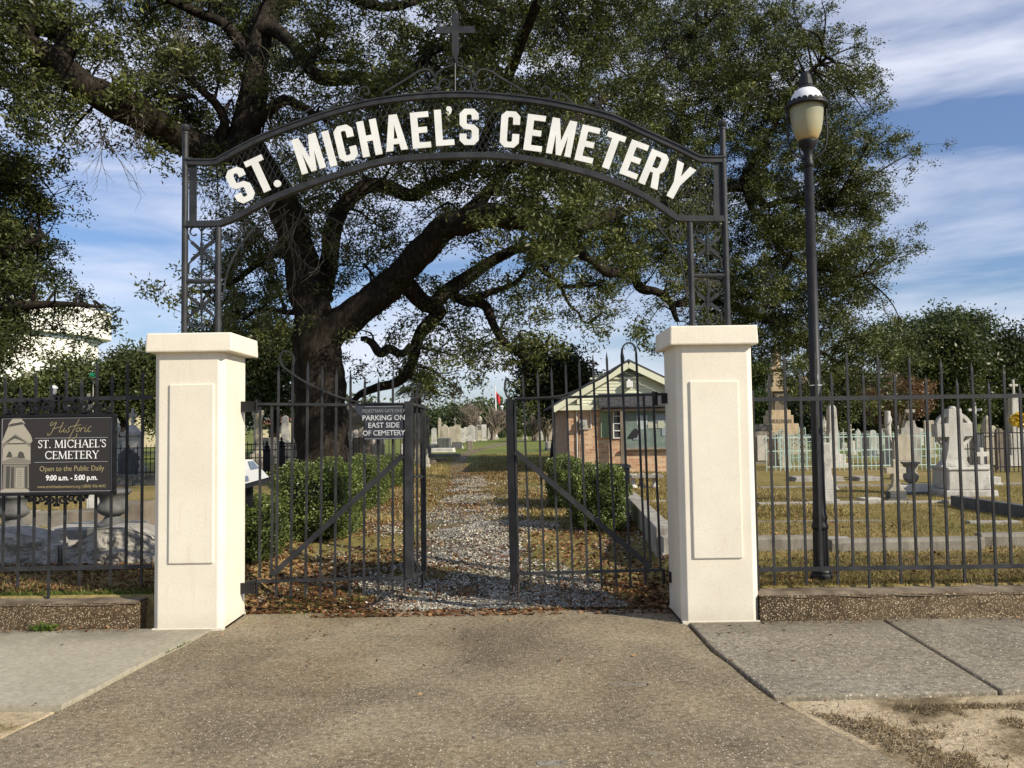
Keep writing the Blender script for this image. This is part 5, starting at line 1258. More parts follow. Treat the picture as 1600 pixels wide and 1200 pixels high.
        if k.get('broken'): part('ivy_garland', lambda b: b.tube([(W*.28*math.cos(a*.6), W*.28*math.sin(a*.6), H*(.35+a*.05)) for a in range(12)], W*.09, 6, rough=.5))
    elif kind == 'tomb':
        dp = k.get('dp', W*.6)
        part('walls', lambda b: b.box(-W*.46, W*.46, -dp*.5, dp*.5, 0, H*.72))
        if k.get('roof') == 'gable': part('roof', lambda b: b.prism([(-W*.54, 0), (W*.54, 0), (0, H*.30)], (0, -dp*.55, H*.71), (1, 0, 0), (0, 0, 1), dp*1.1), m2)
        else: part('lid', lambda b: b.box(-W*.5, W*.5, -dp*.55, dp*.55, H*.72+.0, H*(.86), ), m2); 
        part('door_slab', lambda b: b.box(-W*.22, W*.22, -dp*.5-.03, -dp*.5-.003, H*.08, H*.62), M[k.get('m3', 'grey')])
    elif kind == 'ledger':
        dp = k.get('dp', W*.45); part('slab', lambda b: b.box(-W*.5, W*.5, 0, dp, 0, H))
        part('plinth', lambda b: b.box(-W*.53, W*.53, -.03, dp+.03, -.05, H*.35), m2)
    elif kind == 'urn':
        hb = k.get('hb', 0)
        if hb: part('base', lambda b: b.box(-W*.5, W*.5, -W*.5, W*.5, 0, hb), m2)
        h = H-hb; part('foot', lambda b: b.lathe([(W*.36, 0), (W*.36, h*.06), (W*.28, h*.10), (W*.20, h*.22), (W*.13, h*.32)], (0, 0, hb), 20), bv=0)
        part('bowl', lambda b: b.lathe([(W*.13, 0), (W*.30, h*.06), (W*.40, h*.16), (W*.41, h*.24), (W*.36, h*.32), (W*.30, h*.38), (W*.32, h*.48), (W*.42, h*.60), (W*.5, h*.64), (W*.5, h*.68), (W*.40, h*.68), (W*.34, h*.60)], (0, 0, hb+h*.32), 24), bv=0)
    elif kind == 'curb':
        L_ = W; w_ = k.get('w', .18); n = k.get('n', 1)
        for i in range(n):
            a = -L_/2+L_*i/n; c = -L_/2+L_*(i+1)/n-.01
            part('coping', lambda b: b.box(a, c, -w_/2+random.uniform(-.015, .015), w_/2, -.1, H+random.uniform(-.012, .012)))
    elif kind == 'block': part('body', lambda b: b.box(-W/2, W/2, -T_/2, T_/2, 0, H)); part('plinth', lambda b: b.box(-W*.6, W*.6, -T_*.65, T_*.65, -.05, H*.18), m2)
    elif kind == 'pedestal':
        part('base', lambda b: (b.box(-W*.6, W*.6, -W*.5, W*.5, 0, H*.12), b.box(-W*.5, W*.5, -W*.4, W*.4, H*.12, H*.20)), m2)
        part('die', lambda b: b.box(-W*.40, W*.40, -W*.34, W*.34, H*.2, H*.58)); part('cornice', lambda b: b.box(-W*.48, W*.48, -W*.42, W*.42, H*.58, H*.64))
        fin = k.get('fin', 'urn')
        if fin == 'urn': part('urn', lambda b: b.lathe([(W*.16, 0), (W*.10, H*.04), (W*.24, H*.12), (W*.30, H*.19), (W*.18, H*.24), (W*.26, H*.27), (W*.06, H*.36)], (0, 0, H*.64), 12), bv=0)
        elif fin == 'cross': part('cap', lambda b: b.box(-W*.36, W*.36, -W*.32, W*.32, H*.64, H*.74, W*.22)); part('cross', lambda b: (b.box(-W*.07, W*.07, -W*.06, W*.06, H*.73, H), b.box(-W*.22, -W*.072, -W*.05, W*.05, H*.86, H*.92), b.box(W*.072, W*.22, -W*.05, W*.05, H*.86, H*.92)))
        elif fin == 'drape': part('draped_urn', lambda b: b.tube([(0, 0, H*.62), (0, 0, H*.75), (0, 0, H*.9), (0, 0, H)], [W*.30, W*.33, W*.22, W*.05], 10, rough=.5), bv=0)
    elif kind == 'statue':
        part('base', lambda b: (b.box(-W*.55, W*.55, -W*.45, W*.45, 0, H*.2), b.box(-W*.42, W*.42, -W*.35, W*.35, H*.2, H*.5)), m2)
        part('figure', lambda b: b.tube([(0, 0, H*.5), (0, 0, H*.66), (W*.03, 0, H*.8), (0, 0, H*.87), (0, 0, H*.93), (0, 0, H)], [W*.26, W*.22, W*.24, W*.08, W*.12, W*.04], 10, rough=.25), bv=0)
    return t
# -- right of the gateway
mon('cross', 'large white marble ringed cross on block pedestal behind the right fence', 1493, 776, 636, 78, 'marble', hb=.0, d=15.0) if 0 else None
def big_cross():
    d = 15.0; x = P(1498, 700, d).x; z = gz(x, d); k = d/F
    t = thing('cross_monument', 'large weathered marble cross with broken ring on a tall block pedestal', 'cross monument', (x, d, z-.02), None, R(-3))
    Hb = P(1498, 727, d).z-z; Ht = P(1490, 637, d).z-z
    b = MB(); b.box(-.46, .46, -.42, .42, 0, .13, .01); b.build('plinth', M['marble'], t, bev=.02, local=True)
    b = MB(); b.box(-.35, .37, -.34, .34, .13, Hb-.05, .01); b.box(-.37, .39, -.36, .36, Hb-.05, Hb); b.build('die', M['marble'], t, bev=.02, local=True)
    ox = -.09; az = Ht-.40; s = .15; hs = Ht-Hb
    out = [(-.30, 0), (.24, 0), (.17, .10), (.135, .30), (.12, hs-.50), (.33, hs-.49), (.34, hs-.25), (.13, hs-.26), (.11, hs), (-.11, hs), (-.13, hs-.26), (-.33, hs-.27), (-.33, hs-.50), (-.12, hs-.50), (-.15, .30), (-.20, .10)]
    b = MB(); b.prism(out, (ox, -.12, Hb), (1, 0, 0), (0, 0, 1), .24); b.build('cross', M['marble'], t, bev=.015, local=True)
    for a0 in (15, 105, 195, 285):
        pts = [(ox+.30*math.cos(R(a0+i*10)), 0, Hb+hs-.38+.30*math.sin(R(a0+i*10))) for i in range(7)]
        b = MB(); b.strap(pts, .06, .12); b.build('ring_piece', M['marble'], t, local=True)
    b = MB(); b.lathe([(.06, 0), (.07, .02), (.05, .05), (.01, .06)], (ox, 0, Ht-.01), 8); b.build('broken_finial', M['marble'], t, local=True)
big_cross()
mon('cross', 'small warm-stained flared cross on a dark square block', 1399, 783, 716, 34, 'warm', m2='dark', d=14.3, hb=.16, s=.10, aw=.34, flare=1, az=.66)
mon('urn', 'low dark-stained garden urn on a white foot left of the large marble cross', 1423, 757, 720, 28, 'concrete', d=15.6, m2='marble')
mon('ledger', 'rough white slab under the garden urn', 1432, 764, 756, 62, 'marble', d=15.2, m2='dark')
mon('tablet', 'tall warm round-topped headstone behind the garden urn', 1411, 745, 677, 30, 'warm', d=19.0)
mon('tablet', 'grey gabled marker topped by a cross left of the large marble cross', 1422, 738, 656, 30, 'grey', d=25, top='shoulder', hb=.05)
mon('cross', 'plain cross standing on top of the grey gabled marker', 1423, 737, 631, 16, 'grey', d=25.3, hb=1.35, aw=.30, s=.09, az=.6)
mon('column', 'white broken column wrapped with carved ivy', 1388, 735, 641, 18, 'marble', d=25.5, broken=1)
mon('cross', 'white cross on a round-shouldered tablet right of the large cross', 1533, 752, 698, 30, 'marble', d=17.4, hb=.0+.42, aw=.32, s=.09, az=.62)
mon('ledger', 'white base slab under the small white cross right of the large cross', 1540, 752, 744, 46, 'marble', d=17.0)
mon('obelisk', 'tallest white monument crowned by a cross near the right edge', 1586, 742, 592, 34, 'marble', d=24, tip='cross', sw=.16, hb=.95)
mon('cross', 'thin white cross with double arms right of the large marble cross', 1525, 742, 628, 22, 'marble', d=24.5, hb=.9, az=.78)
mon('pedestal', 'white draped urn monument between the thin cross and tallest monument', 1543, 742, 648, 24, 'warm', d=25, fin='drape')
mon('obelisk', 'white obelisk with a cross behind the pale green fence, right of the lamp', 1300, 729, 613, 30, 'marble', d=24.2, tip='cross', sw=.15, hb=.40)
mon('cross', 'white stone cross half hidden behind the lamp post', 1292, 784, 690, 30, 'marble', d=14.1, hb=.22, flare=1, s=.12, aw=.45)
mon('tablet', 'left one of two arched white headstones below the tan monument', 1208, 731, 674, 13, 'warm', d=24.4)
mon('tablet', 'right one of two arched white headstones below the tan monument', 1227, 731, 671, 13, 'warm', d=24.2)
mon('tomb', 'dark-roofed tomb with white door slab beside the right gate pillar', 1188, 725, 652, 34, 'concrete', d=27, m2='dark', m3='marble')
mon('tablet', 'dark arched headstone behind the pale green fence', 1354, 722, 672, 15, 'dark', d=31)
mon('cross', 'small white cross far behind the pale green fence', 1330, 715, 662, 12, 'marble', d=33, hb=.6)
mon('tablet', 'pale tablet right of the dark arched headstone', 1364, 722, 671, 10, 'marble', d=31)
mon('pedestal', 'white drape-topped stone left of the broken column', 1288, 724, 650, 16, 'marble', d=30, fin='drape')
mon('tablet', 'white tablet left of the broken ivy column', 1371, 715, 680, 12, 'marble', d=34)
mon('tablet', 'pale tablet behind the small white cross', 1452, 722, 656, 15, 'warm', d=30, top='flat')
mon('tablet', 'wide white stone with rounded shoulders behind the large cross', 1512, 722, 657, 26, 'marble', d=30, top='shoulder')
mon('tablet', 'white tablet at the foot of the dark oak', 1476, 720, 663, 13, 'marble', d=33, top='gothic')
mon('tablet', 'brown weathered slab by the black iron fence at right', 1562, 742, 668, 10, 'brown', d=22)
mon('tablet', 'pale slab beside the brown weathered slab', 1573, 735, 672, 8, 'warm', d=24, top='flat')
mon('tablet', 'white arched stone right of the tallest monument', 1606, 735, 668, 18, 'marble', d=25)
mon('ledger', 'white granite ledger end beside the lamp post base', 1290, 851, 839, 80, 'grey', d=9.35, dp=.22)
mon('ledger', 'flat grey grave slab in the lawn left of centre behind the lamp', 1281, 751, 744, 74, 'grey', d=18.6, dp=.6)
mon('ledger', 'flat grey grave slab in the lawn right of the lamp', 1360, 751, 744, 34, 'grey', d=18.6, dp=.6)
mon('ledger', 'low dark-ended grave slab before the diagonal kerb', 1555, 818, 812, 76, 'grey', d=10.9, dp=.12)
mon('ledger', 'thin pale slab at the foot of the small flared cross', 1366, 781, 777, 30, 'marble', d=14.1, dp=.3)
mon('curb', 'long grey kerb running across the lawn behind the lamp', 1338, 790, 781, 306, 'grey', d=13.7, w=.16, n=4, rz=0)
mon('curb', 'pale kerb strip crossing the lawn in front of the green fence', 1400, 759, 755, 430, 'concrete', d=17.0, w=.12, n=5, rz=0)
mon('curb', 'farther thin kerb strip left of the small flared cross', 1280, 813, 810, 190, 'concrete', d=11.4, w=.08, n=2, rz=R(-4))
def broken_curb():
    t = thing('grave_curb', 'broken grey kerb just behind the right fence', 'grave curb', (5.2, 8.95, gz(5, 9)-.02))
    xs = [2.55, 3.32, 4.02, 4.92, 5.02, 6.6, 6.64, 8.4, 8.44, 9.8]; 
    for i, (a, c, dy, h, sk) in enumerate(((2.5, 3.28, 0, .17, 0), (3.30, 4.9, -.16, .15, .03), (4.98, 6.58, .04, .16, -.02), (6.62, 8.2, .06, .17, .01), (8.24, 9.6, .05, .17, 0))):
        b = MB(); n = 14
        for j in range(n+1):
            x = a+(c-a)*j/n-5.2; e = (.03 if j in (0, n) else 0)
            for (yy, zz) in ((-.07+e, -.05), (-.075, h-.03+.012*noise.noise(Vector((x*4, 0, 1)))), (-.06, h+.008*noise.noise(Vector((x*5, 2, 1)))), (.07, h), (.07, -.05)):
                b.v.append((x, dy+yy+sk*(j/n-.5)+.012*noise.noise(Vector((x*7, zz*5, i))), zz))
        for j in range(n):
            for q in range(4): b.f.append((j*5+q, j*5+5+q, j*5+6+q, j*5+1+q))
        b.f += [(0, 1, 2, 3, 4), tuple(n*5+q for q in (4, 3, 2, 1, 0))]
        b.build('coping', M['concrete'], t, local=True)
broken_curb()
def diag_curb(name, label, pts, h, w_, m, m2=None):
    ps = [G(*p) for p in pts]; t = thing('grave_curb', label, 'grave curb', ps[0])
    for a, c in zip(ps[:-1], ps[1:]):
        b = MB(); n = (c-a).normalized(); b.bar(Vector((a.x, a.y, a.z+h/2-.03)), Vector((c.x, c.y, c.z+h/2-.03)), h+.06, w_, (-n.y, n.x, 0)); b.build('coping', m, t, bev=.012)
    return t
diag_curb('', 'dark kerb slanting from the large cross to the right edge', [(1492, 791), (1640, 815)], .17, .14, M['dark'])
mon('block', 'small pale post at the corner of the slanting dark kerb', 1486, 792, 779, 20, 'grey', d=13.5, t=.2)
# Sullivan monument
def sullivan():
    d = 36.0; x = P(1216, 660, d).x; z = gz(x, d)
    t = thing('family_monument', 'tall tan sandstone monument lettered SULLIVAN right of the right gate pillar', 'monument', (x, d, z-.02))
    Z = lambda py: P(1216, py, d).z-z+.02
    k = d/F
    b = MB(); b.box(-32*k, 32*k, -.9, .9, 0, Z(684)); b.box(-29*k, 29*k, -.8, .8, Z(684), Z(671)); b.box(-24*k, 24*k, -.66, .66, Z(671), Z(662)); b.build('stepped_base', M['sand'], t, bev=.03, local=True)
    b = MB(); b.box(-18*k, 18*k, -.5, .5, Z(662), Z(649)); b.box(-15*k, 15*k, -.42, .42, Z(649), Z(641)); die = b.build('die', M['sand'], t, bev=.02, local=True)
    text('SULLIVAN', 7.2*k, M['brown'], (0, -.502, Z(660.5)), (1, 0, 0), (0, 0, 1), die, 'lettering', ext=.012, width=.95, bold=.01, local=True)
    for sx in (-10, 10):
        b = MB(); b.lathe([(2.4*k, 0), (1.8*k, .1), (1.7*k, Z(612)-Z(641)-.1), (2.6*k, Z(612)-Z(641))], (sx*k, -.2, Z(641)), 12); b.build('column', M['sand'], t, local=True)
    b = MB(); b.box(-8*k, 8*k, -.3, .3, Z(641), Z(612)); b.build('panel', M['brown'], t, local=True)
    b = MB(); b.box(-14*k, 14*k, -.4, .4, Z(612), Z(606)); b.box(-11*k, 11*k, -.32, .32, Z(606), Z(578), .1); b.box(-12*k, 12*k, -.34, .34, Z(578), Z(574)); b.build('entablature', M['sand'], t, bev=.02, local=True)
    b = MB(); b.lathe([(5*k, 0), (7*k, .2), (7.5*k, .6), (5*k, .9), (3*k, 1.0), (1*k, 1.2)], (0, 0, Z(574)), 14); b.build('finial', M['sand'], t, local=True)
sullivan()
def tower():
    d = 62; a, c = P(1242, 640, d), P(1268, 640, d); t = thing('brick_building', 'tan brick building with flat dark cornice behind the lamp post', 'building', ((a.x+c.x)/2, d, 0))
    tan = simple('tan_brick', (.25, .19, .13), (.33, .26, .18), 5); z1, z2 = P(1250, 600, d).z, P(1250, 587, d).z; xm = P(1253, 600, d).x
    b = MB(); b.box(a.x, c.x, d, d+6, 0, z1-.3); b.box(xm, c.x, d+.1, d+5, z1-.3, z2); b.build('wall', tan, t)
    b = MB(); b.box(a.x-.25, xm, d-.25, d+6.2, z1-.3, z1); b.build('cornice', M['dark'], t)
    b = MB(); b.box(xm+.15, c.x-.15, d-.03, d-.004, 2.2, 4.2); b.build('window', M['dark'], t)
tower()
# -- iron grave fences
def grave_fence(label, p0, p1, d, hz, m, sp_=.12, rails=(.12, .52, .86), d1=None, posts=0):
    x0 = P(p0, 700, d).x; d1 = d1 or d; x1 = P(p1, 700, d1).x; z = gz((x0+x1)/2, d)
    t = thing('grave_fence', label, 'fence', (x0, d, z)); L_ = math.hypot(x1-x0, d1-d); n = int(L_/sp_)
    A_ = lambda s: Vector((x0+(x1-x0)*s, d+(d1-d)*s, z))
    for r in rails:
        b = MB(); b.bar(A_(0)+Vector((0, 0, hz*r)), A_(1)+Vector((0, 0, hz*r)), .028, .02); b.build('rail', m, t)
    for i in range(min(n, 96)):
        s = i/min(n, 96); h = hz*(1 if i % 2 == 0 else .9); b = MB(); picket(b, A_(s), A_(s)+Vector((0, 0, h)), .018); b.build('picket', m, t)
    for q in range(posts):
        s = q/max(1, posts-1); b = MB(); p = A_(s); b.box(p.x-.06, p.x+.06, p.y-.06, p.y+.06, z-.05, z+hz*1.02); b.lathe([(.04, 0), (.10, .03), (.05, .08), (.11, .16), (.08, .24), (.03, .30), (.05, .34), (.01, .42)], (p.x, p.y, z+hz*1.02), 10); b.build('post', m, t)
M['mint'] = simple('mint_painted_iron', (.38, .49, .43), (.46, .56, .50), 9, .6, 0)
M['mint2'] = simple('teal_painted_iron', (.30, .42, .37), (.38, .49, .44), 9, .6, 0)
grave_fence('pale mint green iron grave fence, its long front side', 1197, 1496, 22.5, 1.05, M['mint'])
grave_fence('rear side of the pale mint green grave enclosure, brighter teal', 1204, 1480, 27.5, 1.05, M['mint2'], sp_=.14, rails=(.15, .86))
grave_fence('black iron grave fence below the tallest white monument at right', 1505, 1640, 21.0, 1.15, M['black_iron'], sp_=.11)
grave_fence('black iron grave fence seen through the left gate pickets', 300, 560, 24.5, 1.05, M['black_iron'], sp_=.115, rails=(.12, .5, .72, .88))
grave_fence('black iron grave fence seen left of the left gate pillar', 175, 262, 25.5, 1.0, M['black_iron'], sp_=.13)
grave_fence('low rusty grave fence under the notice on the left gate', 552, 645, 23.0, 1.25, M['rust_iron'], sp_=.16, rails=(.3, .85))
def teal_gate():
    d = 23.4; x = P(1254, 700, d).x; z = gz(x, d); t = thing('iron_cross', 'teal openwork iron cross inside the pale green fence', 'grave cross', (x, d, z))
    H = P(1254, 668, d).z-z; b = MB()
    for sx in (-.09, .09): b.bar((x+sx, d, z), (x+sx, d, z+H), .022, .02)
    for sz in (-.07, .07): b.bar((x-.32, d, z+H*.72+sz), (x+.32, d, z+H*.72+sz), .022, .02)
    for k in range(6):
        for s in (-1, 1): b.strap([(x+s*.07*math.cos(R(a)), d, z+.18+k*.2+.08*math.sin(R(a))) for a in range(0, 300, 30)], .014, .012)
    b.build('openwork', M['mint2'], t)
    b = MB()
    for k in range(5): b.strap([(x-.55+.17*math.cos(R(a))*(.5+.1*k), d, z+.3+.17*k+.12*math.sin(R(a))) for a in range(0, 330, 30)], .018, .012)
    b.bar((x-.62, d, z), (x-.62, d, z+1.1), .03, .03); b.bar((x-.35, d, z), (x-.35, d, z+.95), .03, .03)
    b.build('scroll_panel', M['mint2'], t)
    for px, py0, py1 in ((417, 742, 690), (440, 740, 684)):
        dd = 24.2; q = P(px, 715, dd); zz = gz(q.x, dd); h = P(px, py1+14, dd).z-zz; t2 = thing('iron_post', 'black cast iron grave post with urn finial, %s one seen through the left gate' % ('left' if px == 417 else 'right'), 'post', (q.x, dd, zz))
        b = MB(); b.box(q.x-.11, q.x+.11, dd-.11, dd+.11, zz-.03, zz+h*.12); b.box(q.x-.08, q.x+.08, dd-.08, dd+.08, zz+h*.12, zz+h); b.build('shaft', M['black_iron'], t2, bev=.01)
        b = MB(); b.lathe([(.10, 0), (.13, .03), (.07, .07), (.09, .13), (.04, .17), (.02, .19), (.045, .22), (.012, .28)], (q.x, dd, zz+h), 12); b.build('finial', M['black_iron'], t2)
teal_gate()
# yellow wreath on the tallest monument
def wreath():
    p = P(1589, 656, 23.6); n = 500; a = rng.random(n)*6.28; r = .17*rng.random(n)**.5
    c = np.stack([p.x+r*np.cos(a)*1.5, p.y-.1+rng.normal(size=n)*.05, p.z+r*np.sin(a)*1.2], 1)
    tag(raw_quads('flower_wreath', leaf_quads(c, .09, .05), M['yellowflower']), 'yellow flower wreath hung on the tallest white monument', 'wreath')
wreath()
# -- left of the gateway: rock-faced granite pair with urns, shaded graves
def rockface(label, p0, p1, top0, top1, d, prof):
    a, c = P(p0, 850, d), P(p1, 850, d); x0, x1 = a.x, c.x; z = .20; t = thing('granite_coping', label, 'grave coping', ((x0+x1)/2, d, z))
    H = P((p0+p1)/2, top1, d).z-z; n, m = 60, 24; b = MB()
    for j in range(m+1):
        for i in range(n+1):
            u = i/n; x = x0+(x1-x0)*u; hz = H*np.interp(u, *prof); zz = z-.04+(hz+.04)*j/m
            mar = min(u, 1-u)*12; mar = min(1, mar); e = min(1, (m-j)/3.0)
            q = Vector((x*3.2+zz*1.5, zz*5.5-x, d)); r = abs(noise.noise(q))*1.1+noise.noise(q*2.7)*.5+noise.noise(q*8)*.3+noise.noise(q*20)*.12
            cell = noise.voronoi(Vector((x*4, zz*5, 1)))[0][0]
            b.v.append((x, d-.015-.085*mar*e*(r*.6+.5-cell*.8), zz))
    for j in range(m):
        for i in range(n): b.f.append((j*(n+1)+i, j*(n+1)+i+1, (j+1)*(n+1)+i+1, (j+1)*(n+1)+i))
    b.build('rock_face', M['grey'], t)
    s = MB()
    for i in range(n):
        u0_, u1_ = i/n, (i+1)/n; xa, xb = x0+(x1-x0)*u0_, x0+(x1-x0)*u1_; za, zb_ = z+H*np.interp(u0_, *prof), z+H*np.interp(u1_, *prof)
        s.quadset([(xa, d-.025, za), (xb, d-.025, zb_), (xb, d+.42, zb_+.0), (xa, d+.42, za)], [(0, 1, 2, 3)]); s.quadset([(xa, d+.42, za), (xb, d+.42, zb_), (xb, d+.42, z-.05), (xa, d+.42, z-.05)], [(0, 1, 2, 3)])
    s.quadset([(x0, d-.0, z-.05), (x0, d+.42, z-.05), (x0, d+.42, z+H*prof[1][0]), (x0, d-.0, z+H*prof[1][0])], [(0, 1, 2, 3)])
    s.quadset([(x1, d-.0, z-.05), (x1, d+.42, z-.05), (x1, d+.42, z+H*prof[1][-1]), (x1, d-.0, z+H*prof[1][-1])], [(3, 2, 1, 0)])
    s.build('dressed_top', M['grey'], t)
rockface('rock-faced granite coping below the left end of the hanging sign', -70, 92, 0, 828, 8.55, ([0, .5, .72, .86, .87, 1], [.95, 1, .85, .78, .60, .60]))
rockface('rock-faced granite coping with arched top beside the left gate pillar', 100, 262, 0, 824, 8.5, ([0, .08, .15, .35, .6, .85, .86, 1], [.55, .55, .7, .98, 1, .78, .72, .72]))
def bigurn(label, px, pyb, pyt, wpx, d):
    x = P(px, pyb, d).x; zb = P(px, pyb, d).z; h = P(px, pyt, d).z-zb; W = wpx*d/F
    t = thing('stone_urn', label, 'urn', (x, d, zb)); k = W
    b = MB(); b.lathe([(k*.46, 0), (k*.46, h*.07), (k*.34, h*.10), (k*.26, h*.18), (k*.20, h*.28)], (0, 0, 0), 28); b.build('foot', M['slate'], t, local=True)
    b = MB(); b.lathe([(k*.20, h*.28), (k*.30, h*.32), (k*.42, h*.40), (k*.45, h*.50), (k*.38, h*.60), (k*.34, h*.66), (k*.36, h*.76), (k*.46, h*.88), (k*.5, h*.90), (k*.5, h*.95), (k*.46, h), (k*.36, h), (k*.30, h*.9)], (0, 0, 0), 28); b.build('bowl', M['slate'], t, smooth=True, local=True)
    b = MB(); b.box(-k*.5, k*.5, -k*.5, k*.5, -.16, .0); b.build('plinth', M['slate'], t, bev=.01, local=True)
bigurn('dark granite urn under the left half of the hanging sign', 20, 826, 771, 52, 9.15)
bigurn('grey granite urn under the right half of the hanging sign', 176, 822, 764, 54, 9.1)
mon('ledger', 'grey granite ledger between the two urns', 118, 846, 825, 120, 'grey', d=9.4, dp=.9, rz=0)
mon('block', 'brown rounded stone seat behind the right granite urn', 210, 818, 782, 48, 'brown', d=11.4, t=.5)
mon('block', 'flat brown stone bench between the granite urns', 143, 815, 794, 46, 'brown', d=11.2, t=.5)
mon('tablet', 'small white tablet behind the right granite urn', 148, 796, 760, 20, 'marble', d=12.5, hb=0, top='round')
mon('curb', 'brown kerb wall between the granite urns', 84, 812, 796, 150, 'concrete', d=12.2, w=.2, n=3, rz=0)
mon('pedestal', 'white marble pedestal with cross right of the hanging sign', 207, 733, 637, 30, 'marble', d=27, fin='cross')
mon('pedestal', 'white marble pillar stone touching the right edge of the hanging sign', 182, 735, 652, 20, 'marble', d=27.5, fin='urn')
mon('tablet', 'dark granite headstone right of the hanging sign', 200, 732, 700, 28, 'dark', d=25, top='shoulder')
mon('cross', 'ornate pale cross rising above the hanging sign', 138, 727, 614, 26, 'warm', d=28, hb=1.6, az=.6)
mon('urn', 'dark iron urn beside the dark granite headstone', 213, 728, 712, 10, 'dark', d=25.6)
mon('curb', 'shaded kerb behind the dark granite headstone', 210, 748, 741, 90, 'dark', d=21, w=.2, n=2, rz=0)
mon('column', 'tall pale grave column next to the left gate hinge', 403, 738, 640, 20, 'warm', d=29)
mon('tomb', 'whitewashed box tomb between the grave column and first gate pickets', 425, 728, 676, 34, 'marble', d=33, m2='warm', m3='warm')
mon('obelisk', 'small white obelisk in front of the orange road sign', 446, 728, 648, 18, 'marble', d=32, hb=.95)
mon('tablet', 'white gabled tomb front right of the orange road sign', 464, 726, 657, 18, 'marble', d=34, top='gable')
mon('tomb', 'low whitewashed vault below the small obelisk', 447, 726, 684, 26, 'marble', d=30, m2='grey', m3='grey')
mon('tablet', 'arched white niche tomb left of the big oak trunk', 470, 728, 675, 18, 'warm', d=30)
mon('tablet', 'pale tablet just left of the big oak trunk', 482, 727, 668, 14, 'warm', d=35, top='flat')
mon('tomb', 'grey mausoleum with gabled roof behind the notice on the gate', 566, 742, 632, 46, 'grey', d=27, roof='gable', m2='concrete', m3='marble', dp=3)
mon('cross', 'small stone cross standing on the grey mausoleum', 560, 742, 623, 9, 'warm', d=26.9, hb=2.15, az=.6)
mon('block', 'rough dark boulder stone beside the oak trunk', 565, 742, 684, 24, 'brown', d=24, t=.5)
mon('pedestal', 'white marble pedestal seen under the notice', 590, 735, 690, 16, 'marble', d=29, fin='drape')
mon('statue', 'white marble figure right under the notice corner', 628, 742, 692, 14, 'marble', d=25)
mon('tablet', 'tall brown-stained slab behind the wicket gate', 655, 742, 645, 14, 'warm', d=30, top='flat')
mon('column', 'grey column stone left of the far headstones', 667, 722, 651, 13, 'brown', d=38)
mon('statue', 'small white statue beside the wicket gate stile', 667, 738, 700, 9, 'marble', d=28)
mon('obelisk', 'distant pointed obelisk left of the far headstones', 687, 700, 652, 9, 'warm', d=62)
mon('tablet', 'gabled far headstone on a dark plinth', 695, 696, 662, 14, 'warm', d=52, top='gothic', m2='dark', hb=.5)
mon('tablet', 'rounded far headstone just right of the gabled one', 705, 693, 666, 10, 'warm', d=60)
mon('tablet', 'tallest leaning round-topped far headstone', 714, 696, 663, 13, 'warm', d=52, m2='dark', hb=.45)
mon('cross', 'thin dark cross above the tallest far headstone', 711, 690, 651, 6, 'grey', d=66, hb=1.2, az=.8)
mon('block', 'dark plinth block before the gabled far headstone', 694, 695, 684, 19, 'dark', d=50, t=.8)
mon('block', 'brown cubic stump stone at the edge of the lawn', 734, 698, 688, 9, 'brown', d=49, t=.6)
mon('tablet', 'white rounded headstone left of the urn monument', 736, 684, 664, 11, 'marble', d=72)
mon('tablet', 'white block headstone with small cross left of the urn monument', 729, 684, 667, 8, 'marble', d=74, top='flat')
mon('pedestal', 'urn-topped monument at the end of the lawn', 750, 683, 650, 14, 'warm', d=78)
mon('tablet', 'white slab just right of the urn monument', 756, 683, 663, 8, 'marble', d=76, top='flat')
mon('tablet', 'low white rounded stone left of the flagpole', 766, 682, 666, 8, 'marble', d=80)
mon('tablet', 'pale headstone left of the urn monument by the green clump', 743, 684, 666, 8, 'grey', d=75)
mon('cross', 'white cross at the foot of the flagpole', 775, 682, 656, 9, 'marble', d=82, hb=.3, az=.68, aw=.6)
mon('cross', 'white low cross-shaped marker behind the right gate stile', 820, 681, 657, 9, 'marble', d=80, hb=.3, az=.8)
for i, (px, pt, w_, lab) in enumerate(((678, 668, 8, 'low white stone beside the pointed far obelisk'), (690, 674, 8, 'small white stone left of the gabled far headstone'), (722, 669, 7, 'slim pale stone right of the tallest far headstone'), (840, 663, 6, 'slim white stone left of the lilies right of the path'), (846, 662, 5, 'slim white post stone beside the lilies'), (861, 666, 9, 'white rounded stone between lilies and house'), (868, 664, 7, 'small pale stone nearest the brick house'), (858, 662, 6, 'narrow grey stone near the brick house'))):
    mon('tablet', lab, px, 684, pt, w_, ('marble', 'warm')[i % 2], d=66+i*2, top=('round', 'gable', 'flat')[i % 3])
mon('ledger', 'grey table tomb just left of the brick house', 866, 701, 690, 22, 'grey', d=46, m2='dark', dp=1.2)
mon('urn', 'dark urn on the lawn left of the brick house', 871, 699, 687, 7, 'dark', d=45)
mon('ledger', 'white ledger slab nearest the path on the left', 690, 706, 700, 34, 'marble', d=45, dp=1.0)
mon('ledger', 'second white ledger slab farther left of the path', 676, 700, 694, 22, 'marble', d=50, dp=1.0)
mon('ledger', 'pale ledger slab below the far headstones', 706, 701, 697, 30, 'marble', d=52, dp=1.0)
mon('curb', 'long pale kerb left of the path in the middle distance', 690, 712, 708, 60, 'concrete', d=38, w=.25, rz=R(4))
mon('curb', 'brown kerb left of the path in the middle distance', 680, 720, 715, 40, 'brown', d=33, w=.25, rz=R(4))
mon('block', 'brown low stone at the near end of the path kerb', 675, 724, 718, 12, 'brown', d=30)
